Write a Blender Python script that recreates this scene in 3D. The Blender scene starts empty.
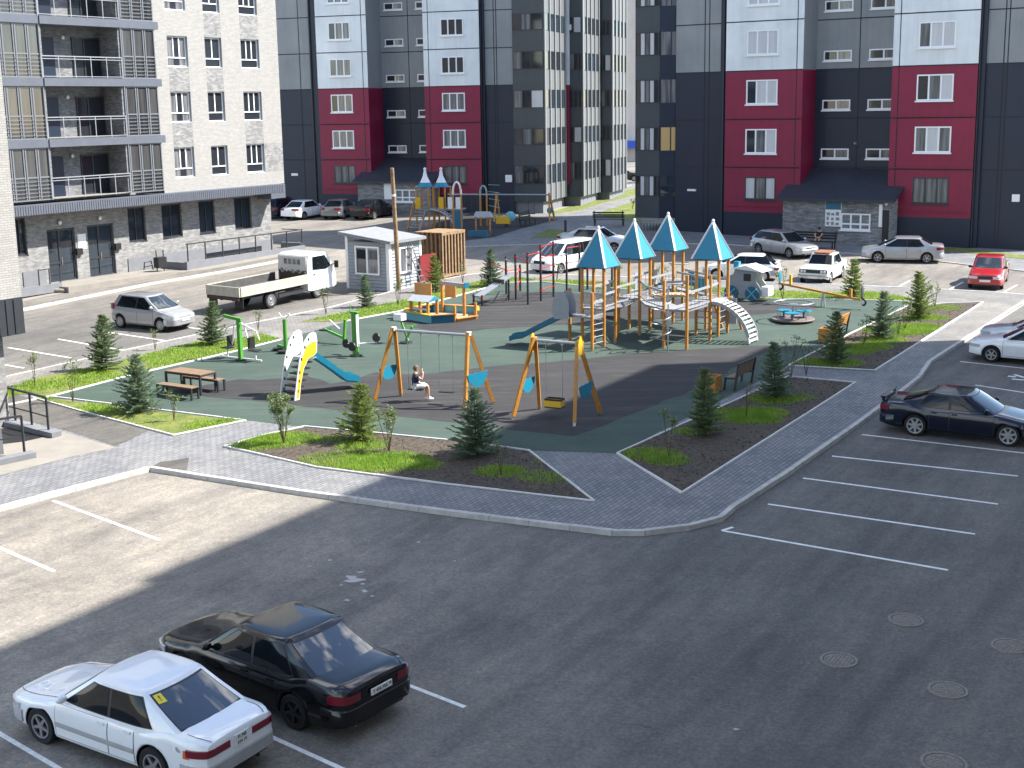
import bpy, bmesh, math, random
import numpy as np
from mathutils import Vector, Matrix
rad = math.radians
random.seed(7)
sc = bpy.context.scene
COL = sc.collection

# ------------------------------------------------------------------ surveyed camera and site geometry
FOC, PITCH, ROLL, CAMH = 1350.0, rad(11.6), rad(.971), 10.4
SL, Y0 = .027, 30.0                                  # the yard climbs 2.7 % away from the camera
_cp, _sp, _cr, _sr = math.cos(PITCH), math.sin(PITCH), math.cos(ROLL), math.sin(ROLL)
_R = np.array([1, 0, 0.]); _F = np.array([0, _cp, -_sp]); _D = np.array([0, -_sp, -_cp])
CAMM = np.array([_cr*_R + _sr*_D, -_sr*_R + _cr*_D, _F])
def ray(px, py): return CAMM.T @ np.array([px-512, py-384, FOC])
def gs(px, py, dz=0.0):
    "survey: point of the sloping ground (raised by dz) seen at photo pixel"
    r = ray(px, py); t = (-SL*Y0 + dz - CAMH)/(r[2] - SL*r[1]); q = r*t
    return Vector((q[0], q[1], CAMH + q[2]))
def terr(y): return SL*(y - Y0)
def at(px, py, Y):
    r = ray(px, py); t = Y/r[1]; return Vector((r[0]*t, Y, CAMH + r[2]*t))
def zat(px, py, base):
    "height above base of the point seen at pixel, at the depth of base"
    return at(px, py, base.y).z - base.z
UA = 57.8                                            # main direction of the yard
def dirv(a): return Vector((math.cos(rad(a)), math.sin(rad(a)), 0))
U = dirv(UA); V = dirv(UA-90)

# ------------------------------------------------------------------ mesh builder
class MB:
    def __init__(s): s.v = []; s.f = []; s.m = []
    def add(s, vs, fs, m=0):
        o = len(s.v); s.v += [tuple(v) for v in vs]
        for f in fs: s.f.append(tuple(i+o for i in f)); s.m.append(m)
        return s
    def box(s, x0, x1, y0, y1, z0, z1, m=0, M=None):
        vs = [Vector((x, y, z)) for z in (z0, z1) for x, y in ((x0, y0), (x1, y0), (x1, y1), (x0, y1))]
        if M: vs = [M @ v for v in vs]
        return s.add(vs, [(0,3,2,1), (4,5,6,7), (0,1,5,4), (1,2,6,5), (2,3,7,6), (3,0,4,7)], m)
    def bar(s, a, b, w, h=None, m=0, up=(0,0,1)):
        "rectangular bar from a to b"
        a, b = Vector(a), Vector(b); h = h or w; d = (b-a)
        L = d.length; d.normalize(); up = Vector(up)
        if abs(d.dot(up)) > .98: up = Vector((1,0,0))
        sd = d.cross(up).normalized(); u2 = sd.cross(d)
        vs = [p + sd*i*w/2 + u2*j*h/2 for p in (a, b) for i, j in ((-1,-1), (1,-1), (1,1), (-1,1))]
        return s.add(vs, [(0,3,2,1), (4,5,6,7), (0,1,5,4), (1,2,6,5), (2,3,7,6), (3,0,4,7)], m)
    def tube(s, pts, r, n=8, m=0, close=False, caps=True):
        P = [Vector(p) for p in pts]; N = len(P); rr = r if isinstance(r, (list, tuple)) else [r]*N
        vs = []; prev = None
        for i in range(N):
            if close: t = P[(i+1) % N] - P[i-1]
            else: t = P[min(i+1, N-1)] - P[max(i-1, 0)]
            t.normalize()
            if prev is None:
                a = Vector((0,0,1)) if abs(t.z) < .9 else Vector((1,0,0)); nn = t.cross(a).normalized()
            else: nn = (prev - t*prev.dot(t)).normalized()
            prev = nn; b = t.cross(nn)
            for k in range(n):
                a = 2*math.pi*k/n; vs.append(P[i] + (nn*math.cos(a) + b*math.sin(a))*rr[i])
        fs = []
        for i in range(N if close else N-1):
            j = (i+1) % N
            for k in range(n): fs.append((i*n+k, i*n+(k+1) % n, j*n+(k+1) % n, j*n+k))
        if caps and not close: fs += [tuple(range(n))[::-1], tuple(range((N-1)*n, N*n))]
        return s.add(vs, fs, m)
    def prism(s, poly, z0, z1, m=0, M=None):
        "polygon (x,y) extruded in z"
        n = len(poly); vs = [Vector((p[0], p[1], z)) for z in (z0, z1) for p in poly]
        if M: vs = [M @ v for v in vs]
        return s.add(vs, [tuple(range(n))[::-1], tuple(range(n, 2*n))] + [(i, (i+1) % n, n+(i+1) % n, n+i) for i in range(n)], m)
    def lathe(s, prof, n=24, m=0, M=None, close=False):
        "profile (r,z) about z"
        k = len(prof); vs = []
        for i in range(n):
            a = 2*math.pi*i/n; vs += [Vector((r*math.cos(a), r*math.sin(a), z)) for r, z in prof]
        if M: vs = [M @ v for v in vs]
        fs = [(i*k+j, ((i+1) % n)*k+j, ((i+1) % n)*k+j+1, i*k+j+1) for i in range(n) for j in range(k-1)]
        if close: fs += [(i*k+k-1, ((i+1) % n)*k+k-1, ((i+1) % n)*k, i*k) for i in range(n)]
        return s.add(vs, fs, m)
    def grid(s, fn, nu, nv, m=0, flip=False):
        vs = [fn(i/nu, j/nv) for i in range(nu+1) for j in range(nv+1)]; w = nv+1
        fs = [(i*w+j, (i+1)*w+j, (i+1)*w+j+1, i*w+j+1) for i in range(nu) for j in range(nv)]
        if flip: fs = [f[::-1] for f in fs]
        return s.add(vs, fs, m)
    def ball(s, c, rx, ry, rz, n=10, m=0):
        c = Vector(c); vs = [c + Vector((0, 0, -rz))]
        for i in range(1, n//2+1):
            ph = -math.pi/2 + math.pi*i/(n//2+1)
            for k in range(n):
                a = 2*math.pi*k/n; vs.append(c + Vector((rx*math.cos(ph)*math.cos(a), ry*math.cos(ph)*math.sin(a), rz*math.sin(ph))))
        vs.append(c + Vector((0, 0, rz))); R = n//2; fs = []
        for k in range(n):
            fs.append((0, 1+(k+1) % n, 1+k)); fs.append((len(vs)-1, 1+(R-1)*n+k, 1+(R-1)*n+(k+1) % n))
            for i in range(R-1): fs.append((1+i*n+k, 1+i*n+(k+1) % n, 1+(i+1)*n+(k+1) % n, 1+(i+1)*n+k))
        return s.add(vs, fs, m)
    def build(s, name, mats, parent=None, smooth=None, fix=True):
        me = bpy.data.meshes.new(name); me.from_pydata(s.v, [], s.f)
        for mm in (mats if isinstance(mats, (list, tuple)) else [mats]): me.materials.append(mm)
        me.polygons.foreach_set('material_index', s.m)
        if fix:
            bm = bmesh.new(); bm.from_mesh(me); bmesh.ops.recalc_face_normals(bm, faces=bm.faces); bm.to_mesh(me); bm.free()
        if smooth is not None:
            me.polygons.foreach_set('use_smooth', [True]*len(me.polygons)); me.set_sharp_from_angle(angle=rad(smooth))
        me.update()
        o = bpy.data.objects.new(name, me); COL.objects.link(o)
        if parent: o.parent = parent
        return o

def tag(o, label=None, cat=None, group=None, kind=None):
    if label: o['label'] = label
    if cat: o['category'] = cat
    if group: o['group'] = group
    if kind: o['kind'] = kind
    return o
def thing(name, label, cat, loc=(0,0,0), rz=0.0, group=None):
    o = bpy.data.objects.new(name, None); o.empty_display_size = .3; COL.objects.link(o)
    o.location = loc; o.rotation_euler = (0, 0, rad(rz)); return tag(o, label, cat, group)
def struct(o): o['kind'] = 'structure'; return o
def copy_tree(o, parent=None):
    c = o.copy(); COL.objects.link(c)
    if parent: c.parent = parent
    for ch in list(o.children): copy_tree(ch, c)
    return c
def lettering(name, body, size, mat, parent, M, label=None, extr=.002, squeeze=1.0):
    cu = bpy.data.curves.new(name, 'FONT'); cu.body = body; cu.size = size; cu.extrude = extr
    cu.align_x = 'CENTER'; cu.align_y = 'CENTER'
    t = bpy.data.objects.new(name, cu); COL.objects.link(t)
    dg = bpy.context.evaluated_depsgraph_get(); me = bpy.data.meshes.new_from_object(t.evaluated_get(dg))
    bpy.data.objects.remove(t); me.name = name
    me.transform(M @ Matrix.Diagonal((squeeze, 1, 1, 1))); me.materials.clear(); me.materials.append(mat)
    o = bpy.data.objects.new(name, me); COL.objects.link(o); o.parent = parent
    return o

# ------------------------------------------------------------------ materials
def mat(name, col, rough=.7, metal=0.0, var=.0, vscale=4.0, bump=0.0, bscale=60.0, spec=.5, coat=0.0, col2=None, ior=None):
    m = bpy.data.materials.new(name); m.use_nodes = True; nt = m.node_tree; b = nt.nodes['Principled BSDF']
    b.inputs['Roughness'].default_value = rough; b.inputs['Metallic'].default_value = metal
    b.inputs['Specular IOR Level'].default_value = spec; b.inputs['Coat Weight'].default_value = coat
    b.inputs['Coat Roughness'].default_value = .03
    c = (*col, 1); b.inputs['Base Color'].default_value = c
    tc = nt.nodes.new('ShaderNodeTexCoord')
    if var or col2:
        n = nt.nodes.new('ShaderNodeTexNoise'); n.inputs['Scale'].default_value = vscale; n.inputs['Detail'].default_value = 6
        n.inputs['Roughness'].default_value = .65
        r = nt.nodes.new('ShaderNodeValToRGB'); lo = tuple(x*(1-var) for x in col); hi = col2 if col2 else tuple(min(1, x*(1+var)) for x in col)
        r.color_ramp.elements[0].color = (*lo, 1); r.color_ramp.elements[1].color = (*hi, 1)
        r.color_ramp.elements[0].position = .3; r.color_ramp.elements[1].position = .7
        nt.links.new(tc.outputs['Object'], n.inputs['Vector']); nt.links.new(n.outputs['Fac'], r.inputs['Fac']); nt.links.new(r.outputs['Color'], b.inputs['Base Color'])
    if bump:
        n2 = nt.nodes.new('ShaderNodeTexNoise'); n2.inputs['Scale'].default_value = bscale; n2.inputs['Detail'].default_value = 4
        bp = nt.nodes.new('ShaderNodeBump'); bp.inputs['Strength'].default_value = bump; bp.inputs['Distance'].default_value = .02
        nt.links.new(tc.outputs['Object'], n2.inputs['Vector']); nt.links.new(n2.outputs['Fac'], bp.inputs['Height']); nt.links.new(bp.outputs['Normal'], b.inputs['Normal'])
    return m
class NT:
    "tiny node helper"
    def __init__(s, m): s.nt = m.node_tree; s.b = s.nt.nodes['Principled BSDF']
    def n(s, t, **k):
        x = s.nt.nodes.new('ShaderNode'+t)
        for a, v in k.items():
            if a in x.inputs: x.inputs[a].default_value = v
            else: setattr(x, a, v)
        return x
    def l(s, a, b): s.nt.links.new(a, b)
    def ramp(s, fac, stops):
        r = s.n('ValToRGB'); e = r.color_ramp.elements
        while len(e) < len(stops): e.new(.5)
        for i, (p, c) in enumerate(stops): e[i].position = p; e[i].color = (*c, 1) if len(c) == 3 else c
        s.l(fac, r.inputs['Fac']); return r.outputs['Color']
    def mix(s, fac, a, b, mode='MIX'):
        x = s.n('Mix'); x.data_type = 'RGBA'; x.blend_type = mode
        for i, v in ((0, fac), (6, a), (7, b)):
            if isinstance(v, (int, float)): x.inputs[i].default_value = v
            elif isinstance(v, tuple): x.inputs[i].default_value = (*v, 1)
            else: s.l(v, x.inputs[i])
        return x.outputs[2]
    def math(s, op, a, b=0.0):
        x = s.n('Math'); x.operation = op
        for i, v in ((0, a), (1, b)):
            if isinstance(v, (int, float)): x.inputs[i].default_value = v
            else: s.l(v, x.inputs[i])
        return x.outputs[0]
    def noise(s, vec, scale, detail=5, rough=.6):
        x = s.n('TexNoise', Scale=scale, Detail=detail, Roughness=rough); s.l(vec, x.inputs['Vector']); return x.outputs['Fac']
    def bump(s, h, st=.3, dist=.02):
        x = s.n('Bump', Strength=st, Distance=dist); s.l(h, x.inputs['Height']); s.l(x.outputs['Normal'], s.b.inputs['Normal'])
def rotvec(h, ang=UA, scale=(1,1,1)):
    tc = h.n('TexCoord'); mp = h.n('Mapping'); mp.inputs['Rotation'].default_value = (0, 0, rad(-ang)); mp.inputs['Scale'].default_value = scale
    h.l(tc.outputs['Object'], mp.inputs['Vector']); return mp.outputs['Vector'], tc.outputs['Object']

def asphalt(name, base=.085, beige_amt=1.0):
    m = mat(name, (.08,.08,.08), .88); h = NT(m); mv, o = rotvec(h)
    fine = h.noise(o, 55, 6, .75); big = h.noise(o, .16, 6, .62); mid = h.noise(o, .9, 7, .7)
    st = h.n('Mapping'); st.inputs['Scale'].default_value = (.12, 1.1, 1); h.l(mv, st.inputs['Vector']); streak = h.noise(st.outputs['Vector'], 1.4, 6, .65)
    c = h.ramp(fine, [(.25, (base*.72, base*.72, base*.72)), (.55, (base*1.02, base*1.0, base*.965)), (.8, (base*1.5, base*1.47, base*1.40))])
    # paler beige mixed into the asphalt, strongest at the left and far back
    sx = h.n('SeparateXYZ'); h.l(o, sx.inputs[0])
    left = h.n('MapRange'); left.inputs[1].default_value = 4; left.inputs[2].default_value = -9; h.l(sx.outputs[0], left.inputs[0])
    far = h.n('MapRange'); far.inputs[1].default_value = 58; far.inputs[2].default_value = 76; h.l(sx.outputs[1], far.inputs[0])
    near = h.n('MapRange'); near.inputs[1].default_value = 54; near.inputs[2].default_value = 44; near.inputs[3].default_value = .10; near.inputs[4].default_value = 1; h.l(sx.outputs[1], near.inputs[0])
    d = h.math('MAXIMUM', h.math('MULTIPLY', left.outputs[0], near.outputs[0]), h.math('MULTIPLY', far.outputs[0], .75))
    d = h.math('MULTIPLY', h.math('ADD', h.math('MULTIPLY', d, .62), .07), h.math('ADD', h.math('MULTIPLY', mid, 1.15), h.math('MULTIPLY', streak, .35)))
    d = h.math('MULTIPLY', d, beige_amt)
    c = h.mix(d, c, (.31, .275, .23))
    dk = h.ramp(h.math('ADD', h.math('MULTIPLY', big, .75), h.math('MULTIPLY', streak, .25)), [(.36, (.72,.72,.73)), (.52, (1,1,1)), (.68, (1.2,1.19,1.17))])
    c = h.mix(1.0, c, dk, 'MULTIPLY')
    # aggregate speckle, soft blotches, hairline cracks and old tyre arcs
    c = h.mix(1.0, c, h.ramp(h.noise(o, 14, 5, .8), [(.32, (.66,.66,.66)), (.5, (1,.99,.975)), (.70, (1.52,1.49,1.43))]), 'MULTIPLY')
    sp2 = h.n('Mapping'); sp2.inputs['Scale'].default_value = (.18, 1.6, 1); h.l(mv, sp2.inputs['Vector'])
    c = h.mix(1.0, c, h.ramp(h.noise(sp2.outputs['Vector'], 1.1, 7, .7), [(.34, (.84,.84,.85)), (.5, (1,1,1)), (.68, (1.20,1.18,1.14))]), 'MULTIPLY')
    c = h.mix(1.0, c, h.ramp(h.noise(o, 2.6, 6, .75), [(.32, (.84,.84,.85)), (.5, (1,1,1)), (.7, (1.16,1.15,1.12))]), 'MULTIPLY')
    wv = h.n('TexWave', Scale=.10, Distortion=7.0, Detail=3.0); wv.bands_direction = 'Y'; wv.inputs['Detail Scale'].default_value = .5; h.l(mv, wv.inputs['Vector'])
    c = h.mix(1.0, c, h.ramp(wv.outputs['Fac'], [(.0, (.86,.86,.87)), (.10, (1,1,1)), (.9, (1,1,1)), (1, (1.10,1.09,1.07))]), 'MULTIPLY')
    vo = h.n('TexVoronoi'); vo.feature = 'DISTANCE_TO_EDGE'; vo.inputs['Scale'].default_value = .16
    wp = h.n('Mix'); wp.data_type = 'VECTOR'; wp.inputs[0].default_value = .06; nc = h.n('TexNoise', Scale=.8, Detail=6.0); h.l(o, nc.inputs['Vector']); h.l(o, wp.inputs[4]); h.l(nc.outputs['Color'], wp.inputs[5])
    va = h.n('VectorMath'); va.operation = 'MULTIPLY_ADD'; h.l(nc.outputs['Color'], va.inputs[0]); va.inputs[1].default_value = (2.2, 2.2, 0); h.l(o, va.inputs[2]); h.l(va.outputs[0], vo.inputs['Vector'])
    crack = h.ramp(vo.outputs['Distance'], [(.0, (1,1,1)), (.0035, (0,0,0))]); cm = h.math('MULTIPLY', crack, h.ramp(h.noise(o, .13, 3, .5), [(.57, (0,0,0)), (.66, (.6,.6,.6))]))
    c = h.mix(cm, c, (.022,.022,.023))
    h.l(c, h.b.inputs['Base Color']); h.bump(fine, .35, .012)
    return m
def pavers(name, c1, c2, mortar, size=(.2,.1), ang=UA, bump=.4, off=.5, beige_amt=.2):
    m = mat(name, c1, .85); h = NT(m); mv, o = rotvec(h, ang)
    b = h.n('TexBrick'); b.offset = off; b.inputs['Scale'].default_value = 1
    b.inputs['Brick Width'].default_value = size[0]; b.inputs['Row Height'].default_value = size[1]
    b.inputs['Mortar Size'].default_value = .011; b.inputs['Mortar Smooth'].default_value = .2; b.inputs['Bias'].default_value = 0
    b.inputs['Color1'].default_value = (*c1, 1); b.inputs['Color2'].default_value = (*c2, 1); b.inputs['Mortar'].default_value = (*mortar, 1)
    h.l(mv, b.inputs['Vector'])
    c = h.mix(1.0, b.outputs['Color'], h.ramp(h.noise(o, .7, 6, .7), [(.3, (.82,.82,.84)), (.65, (1.1,1.09,1.06))]), 'MULTIPLY')
    c = h.mix(h.ramp(h.noise(o, .35, 5, .6), [(.45, (0,0,0)), (.75, (beige_amt,beige_amt,beige_amt))]), c, (.34,.31,.265))  # beige dust in random patches
    h.l(c, h.b.inputs['Base Color']); h.bump(b.outputs['Fac'], -bump, .02)
    return m
def bricks(name, c1, c2, mortar, size=(.25,.075), rough=.85, bump=.5, stain=.2, wall_axis='x'):
    "brickwork on walls whose length runs along object x (or y), height along z"
    m = mat(name, c1, rough); h = NT(m); tc = h.n('TexCoord'); sx = h.n('SeparateXYZ'); h.l(tc.outputs['Object'], sx.inputs[0])
    cb = h.n('CombineXYZ'); h.l(h.math('ADD', sx.outputs[0], sx.outputs[1]), cb.inputs[0]); h.l(sx.outputs[2], cb.inputs[1])
    b = h.n('TexBrick'); b.inputs['Scale'].default_value = 1; b.inputs['Brick Width'].default_value = size[0]; b.inputs['Row Height'].default_value = size[1]
    b.inputs['Mortar Size'].default_value = .007; b.inputs['Bias'].default_value = -.1
    b.inputs['Color1'].default_value = (*c1, 1); b.inputs['Color2'].default_value = (*c2, 1); b.inputs['Mortar'].default_value = (*mortar, 1)
    h.l(cb.outputs[0], b.inputs['Vector'])
    c = h.mix(1.0, b.outputs['Color'], h.ramp(h.noise(tc.outputs['Object'], 2.2, 6, .7), [(.3, (1-stain,)*3), (.7, (1+stain*.6,)*3)]), 'MULTIPLY')
    h.l(c, h.b.inputs['Base Color']); h.bump(b.outputs['Fac'], -bump, .02)
    return m

M = {}
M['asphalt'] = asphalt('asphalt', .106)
M['asphalt_new'] = asphalt('asphalt_new', .06, .3)
M['paver'] = pavers('paver_grey', (.155,.158,.165), (.215,.217,.225), (.05,.05,.052), size=(.26,.13))
M['paver_light'] = pavers('paver_light', (.155,.15,.142), (.21,.20,.185), (.075,.072,.068), size=(.26,.13), beige_amt=.3)
M['kerb'] = mat('kerb_concrete', (.43,.41,.38), .9, var=.22, vscale=3, bump=.2, bscale=40)
M['kerbwhite'] = mat('edging_concrete', (.55,.54,.52), .9, var=.15, vscale=5, bump=.15)
M['concrete'] = mat('concrete_light', (.235,.215,.185), .9, var=.12, vscale=1.5, bump=.15)
def rubber(name, a, b):
    m = mat(name, a, .93); h = NT(m); tc = h.n('TexCoord'); o = tc.outputs['Object']
    c = h.ramp(h.noise(o, 120, 3, .8), [(.3, tuple(x*.7 for x in a)), (.5, a), (.75, b)])
    c = h.mix(1.0, c, h.ramp(h.noise(o, .5, 6, .65), [(.3, (.82,.82,.82)), (.7, (1.2,1.17,1.12))]), 'MULTIPLY')
    mp = h.n('Mapping'); mp.inputs['Rotation'].default_value = (0,0,rad(-20)); mp.inputs['Scale'].default_value = (.25,2.2,1); h.l(o, mp.inputs['Vector'])
    c = h.mix(h.ramp(h.noise(mp.outputs['Vector'], 1.3, 5, .7), [(.5, (0,0,0)), (.8, (.32,.32,.32))]), c, (.15,.14,.125))
    h.l(c, h.b.inputs['Base Color']); h.bump(h.noise(o, 90, 3, .7), .4, .01); return m
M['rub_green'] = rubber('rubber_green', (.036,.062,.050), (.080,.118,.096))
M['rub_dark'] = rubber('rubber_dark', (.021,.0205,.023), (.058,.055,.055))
M['paint_line'] = mat('road_paint', (.72,.72,.69), .8, var=.2, vscale=9, bump=.15)
M['soil'] = mat('soil', (.030,.024,.019), .97, var=.6, vscale=9, bump=1.0, bscale=22, col2=(.115,.088,.062))
M['turf'] = mat('turf', (.10,.16,.02), .95, var=.4, vscale=2.5, bump=.8, bscale=35, col2=(.19,.20,.045))
M['metal_grey'] = mat('grey_metal', (.33,.34,.36), .45, .3, var=.1, vscale=6)
M['galv'] = mat('galvanised', (.36,.37,.38), .38, .7, var=.12, vscale=8)
M['dark_metal'] = mat('dark_metal', (.035,.038,.045), .5, .2, var=.15, vscale=5)
M['white'] = mat('white_paint', (.80,.80,.79), .5, var=.04, vscale=5)
M['pvc'] = mat('white_window_frame', (.82,.83,.84), .35)
M['grey_frame'] = mat('grey_window_frame', (.16,.17,.19), .4)
M['dark_frame'] = mat('dark_window_frame', (.03,.034,.04), .4)
def pane(name, col, rough=.04, var=.4, vs=.6, col2=None):
    m = mat(name, col, rough, spec=.6); h = NT(m)
    if var:
        tc = h.n('TexCoord'); mp = h.n('Mapping'); mp.inputs['Scale'].default_value = (5, 5, .35); h.l(tc.outputs['Object'], mp.inputs['Vector'])
        hi = col2 or tuple(x*(1+var) for x in col); h.l(h.ramp(h.noise(mp.outputs['Vector'], vs, 3, .5), [(.35, col), (.65, hi)]), m.node_tree.nodes['Principled BSDF'].inputs['Base Color'])
    return m
M['glass'] = pane('window_glass', (.022,.026,.032), var=0)
M['glass_mid'] = pane('window_glass_curtain', (.075,.08,.088), .05, .7, 1.0, (.20,.20,.205))
M['glass_film'] = pane('window_film', (.50,.51,.53), .12, .15, .8)
M['glass_log'] = pane('loggia_glass', (.035,.037,.04), .05, .6, .5, (.075,.075,.074))
M['glass_blue'] = pane('shopfront_glass', (.02,.028,.038), .03)
M['wood'] = mat('orange_stained_wood', (.46,.20,.035), .5, var=.18, vscale=7, bump=.1)
M['wood_raw'] = mat('raw_timber', (.26,.165,.09), .8, var=.35, vscale=5, bump=.3)
M['ply'] = mat('orange_panel', (.52,.25,.08), .55, var=.1, vscale=4)
M['teal'] = mat('blue_panel', (.012,.20,.315), .4, var=.06, vscale=4)
M['teal_dark'] = mat('deep_teal_panel', (.015,.13,.21), .45, var=.08)
M['teal_pale'] = mat('pale_teal_panel', (.16,.42,.47), .5, var=.08)
M['yellow'] = mat('yellow_panel', (.72,.42,.02), .45, var=.05)
M['red'] = mat('red_paint', (.36,.022,.022), .45)
M['green'] = mat('green_paint', (.08,.29,.04), .42, var=.06)
M['black'] = mat('black_plastic', (.014,.014,.016), .5)
M['grey_deck'] = mat('grey_deck', (.24,.24,.25), .7, var=.15, vscale=6)
M['grey_panel'] = mat('grey_panel', (.30,.32,.34), .5, var=.06)
M['rubber'] = mat('tyre_rubber', (.009,.009,.010), .85, bump=.1)
M['chrome'] = mat('bright_alloy', (.55,.56,.58), .28, .9)
M['steel'] = mat('dull_steel', (.38,.38,.40), .4, .8)
M['lamp_clear'] = mat('clear_lamp', (.55,.58,.62), .12, .3, coat=.6)
M['lamp_red'] = mat('red_lamp', (.17,.006,.018), .15, coat=.7)
M['lamp_orange'] = mat('orange_lamp', (.60,.13,.01), .2, coat=.6)
M['glass_tint'] = mat('tinted_rear_glass', (.006,.012,.022), .02, spec=.9, coat=.5)
M['car_glass'] = mat('car_glass', (.006,.009,.012), .02, spec=.3)
M['car_glass_clear'] = mat('car_glass_clear', (.022,.03,.036), .02, spec=.6)
M['plate'] = mat('plate_white', (.75,.75,.73), .5)
M['ink'] = mat('ink_black', (.012,.012,.014), .6)
M['manhole'] = mat('cast_iron', (.21,.19,.165), .75, .2, var=.4, vscale=30, bump=.5, bscale=60)
M['bark'] = mat('bark', (.10,.07,.045), .95, var=.3, vscale=12, bump=.5)
def leafmat(name, a, b, sc_=6.0):
    m = mat(name, a, .6, var=.25, vscale=sc_, col2=b); h = NT(m); bs = h.b; out = m.node_tree.nodes['Material Output']
    tl = h.n('BsdfTranslucent'); mx = h.n('MixShader'); mx.inputs[0].default_value = .38; src = bs.inputs['Base Color'].links[0].from_socket
    h.l(src, tl.inputs['Color']); h.l(bs.outputs['BSDF'], mx.inputs[1]); h.l(tl.outputs['BSDF'], mx.inputs[2]); h.l(mx.outputs[0], out.inputs['Surface'])
    return m
M['grass'] = leafmat('grass_blades', (.19,.37,.03), (.33,.47,.06), 1.6)
M['spruce'] = leafmat('spruce_needles', (.12,.20,.09), (.27,.35,.17), 5)
M['spruce2'] = leafmat('spruce_needles_young', (.16,.25,.055), (.32,.38,.11), 5)
M['spruce3'] = leafmat('spruce_needles_blue', (.115,.19,.115), (.26,.34,.21), 5)
M['leaf'] = leafmat('sapling_leaves', (.11,.18,.045), (.22,.27,.10), 9)
M['skin'] = mat('skin', (.50,.30,.22), .55)

# ------------------------------------------------------------------ light, sky, camera
SUN_EL, SUN_AZ = 47.0, 5.0          # azimuth counted from +X towards +Y
w = bpy.data.worlds.new("World"); sc.world = w; w.use_nodes = True; nt = w.node_tree
sky = nt.nodes.new('ShaderNodeTexSky'); sky.sky_type = 'NISHITA'; sky.sun_disc = False
sky.sun_elevation = rad(SUN_EL); sky.sun_rotation = rad(90 - SUN_AZ); sky.air_density = 1.0; sky.dust_density = .25; sky.ozone_density = 1.4
bg = nt.nodes['Background']; bg.inputs['Strength'].default_value = .14
# broken white cloud over the blue
tcw = nt.nodes.new('ShaderNodeTexCoord'); mpw = nt.nodes.new('ShaderNodeMapping'); mpw.inputs['Scale'].default_value = (1, 1, 2.2); nzw = nt.nodes.new('ShaderNodeTexNoise'); nzw.inputs['Scale'].default_value = 2.6; nzw.inputs['Detail'].default_value = 8; nzw.inputs['Roughness'].default_value = .6
rpw = nt.nodes.new('ShaderNodeValToRGB'); rpw.color_ramp.elements[0].position = .55; rpw.color_ramp.elements[1].position = .63
mxw = nt.nodes.new('ShaderNodeMix'); mxw.data_type = 'RGBA'; mxw.inputs[7].default_value = (9.5, 9.6, 9.8, 1)
nt.links.new(tcw.outputs['Generated'], mpw.inputs['Vector']); nt.links.new(mpw.outputs['Vector'], nzw.inputs['Vector']); nt.links.new(nzw.outputs['Fac'], rpw.inputs['Fac'])
nt.links.new(rpw.outputs['Color'], mxw.inputs[0]); nt.links.new(sky.outputs['Color'], mxw.inputs[6]); nt.links.new(mxw.outputs[2], bg.inputs['Color'])
sd = Vector((math.cos(rad(SUN_EL))*math.cos(rad(SUN_AZ)), math.cos(rad(SUN_EL))*math.sin(rad(SUN_AZ)), math.sin(rad(SUN_EL))))
sl = bpy.data.lights.new('sun', 'SUN'); sl.energy = 5.0; sl.angle = rad(.53); sl.color = (1, .955, .88)
so = bpy.data.objects.new('sun', sl); COL.objects.link(so); so.rotation_euler = (-sd).to_track_quat('-Z', 'Y').to_euler(); so.location = (60, 10, 80)
cd = bpy.data.cameras.new('camera'); cam = bpy.data.objects.new('camera', cd); COL.objects.link(cam); sc.camera = cam
cd.sensor_fit = 'HORIZONTAL'; cd.sensor_width = 36; cd.lens = 36*FOC/1024; cd.clip_start = .1; cd.clip_end = 3000
Rm = Matrix(((CAMM[0][0], -CAMM[1][0], -CAMM[2][0]), (CAMM[0][1], -CAMM[1][1], -CAMM[2][1]), (CAMM[0][2], -CAMM[1][2], -CAMM[2][2])))
cam.matrix_world = Matrix.Translation((0, 0, CAMH)) @ Rm.to_4x4()
sc.view_settings.view_transform = 'Standard'; sc.view_settings.look = 'None'; sc.view_settings.gamma = 1; sc.view_settings.exposure = 1.36
sc.render.engine = 'CYCLES'; sc.render.resolution_x = 1024; sc.render.resolution_y = 768
# ================================================================== GROUND, KERBS, BEDS
TOP = .12
def wob(P, amp=.06, step=.5, seed=1, closed=True):
    rnd = random.Random(seed); out = []
    n = len(P)
    for i in range(n if closed else n-1):
        a, b = P[i], P[(i+1) % n]; k = max(1, int((b-a).length/step)); out.append(a)
        for j in range(1, k):
            p = a.lerp(b, j/k); out.append(p + Vector((rnd.uniform(-amp, amp), rnd.uniform(-amp, amp), 0)))
    if not closed: out.append(P[-1])
    return out
def onslope(P, dz): return [Vector((p.x, p.y, terr(p.y)+dz)) for p in P]
def sheet(name, px, dz, m, wobble=0, seed=1):
    P = [gs(x, y, dz) for x, y in px]
    if wobble: P = onslope(wob(P, wobble, .45, seed), dz)
    mb = MB().add(P, [tuple(range(len(P)))]); o = mb.build(name, m, fix=False)
    if o.data.polygons[0].normal.z < 0: o.data.flip_normals()
    return struct(o)
def slab(name, px, z0, z1, m):
    P = [gs(x, y, z1) for x, y in px]; Q = onslope(P, z0); n = len(P)
    mb = MB().add(Q+P, [tuple(range(n, 2*n))] + [(i, (i+1) % n, n+(i+1) % n, n+i) for i in range(n)])
    return struct(mb.build(name, m))
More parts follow.
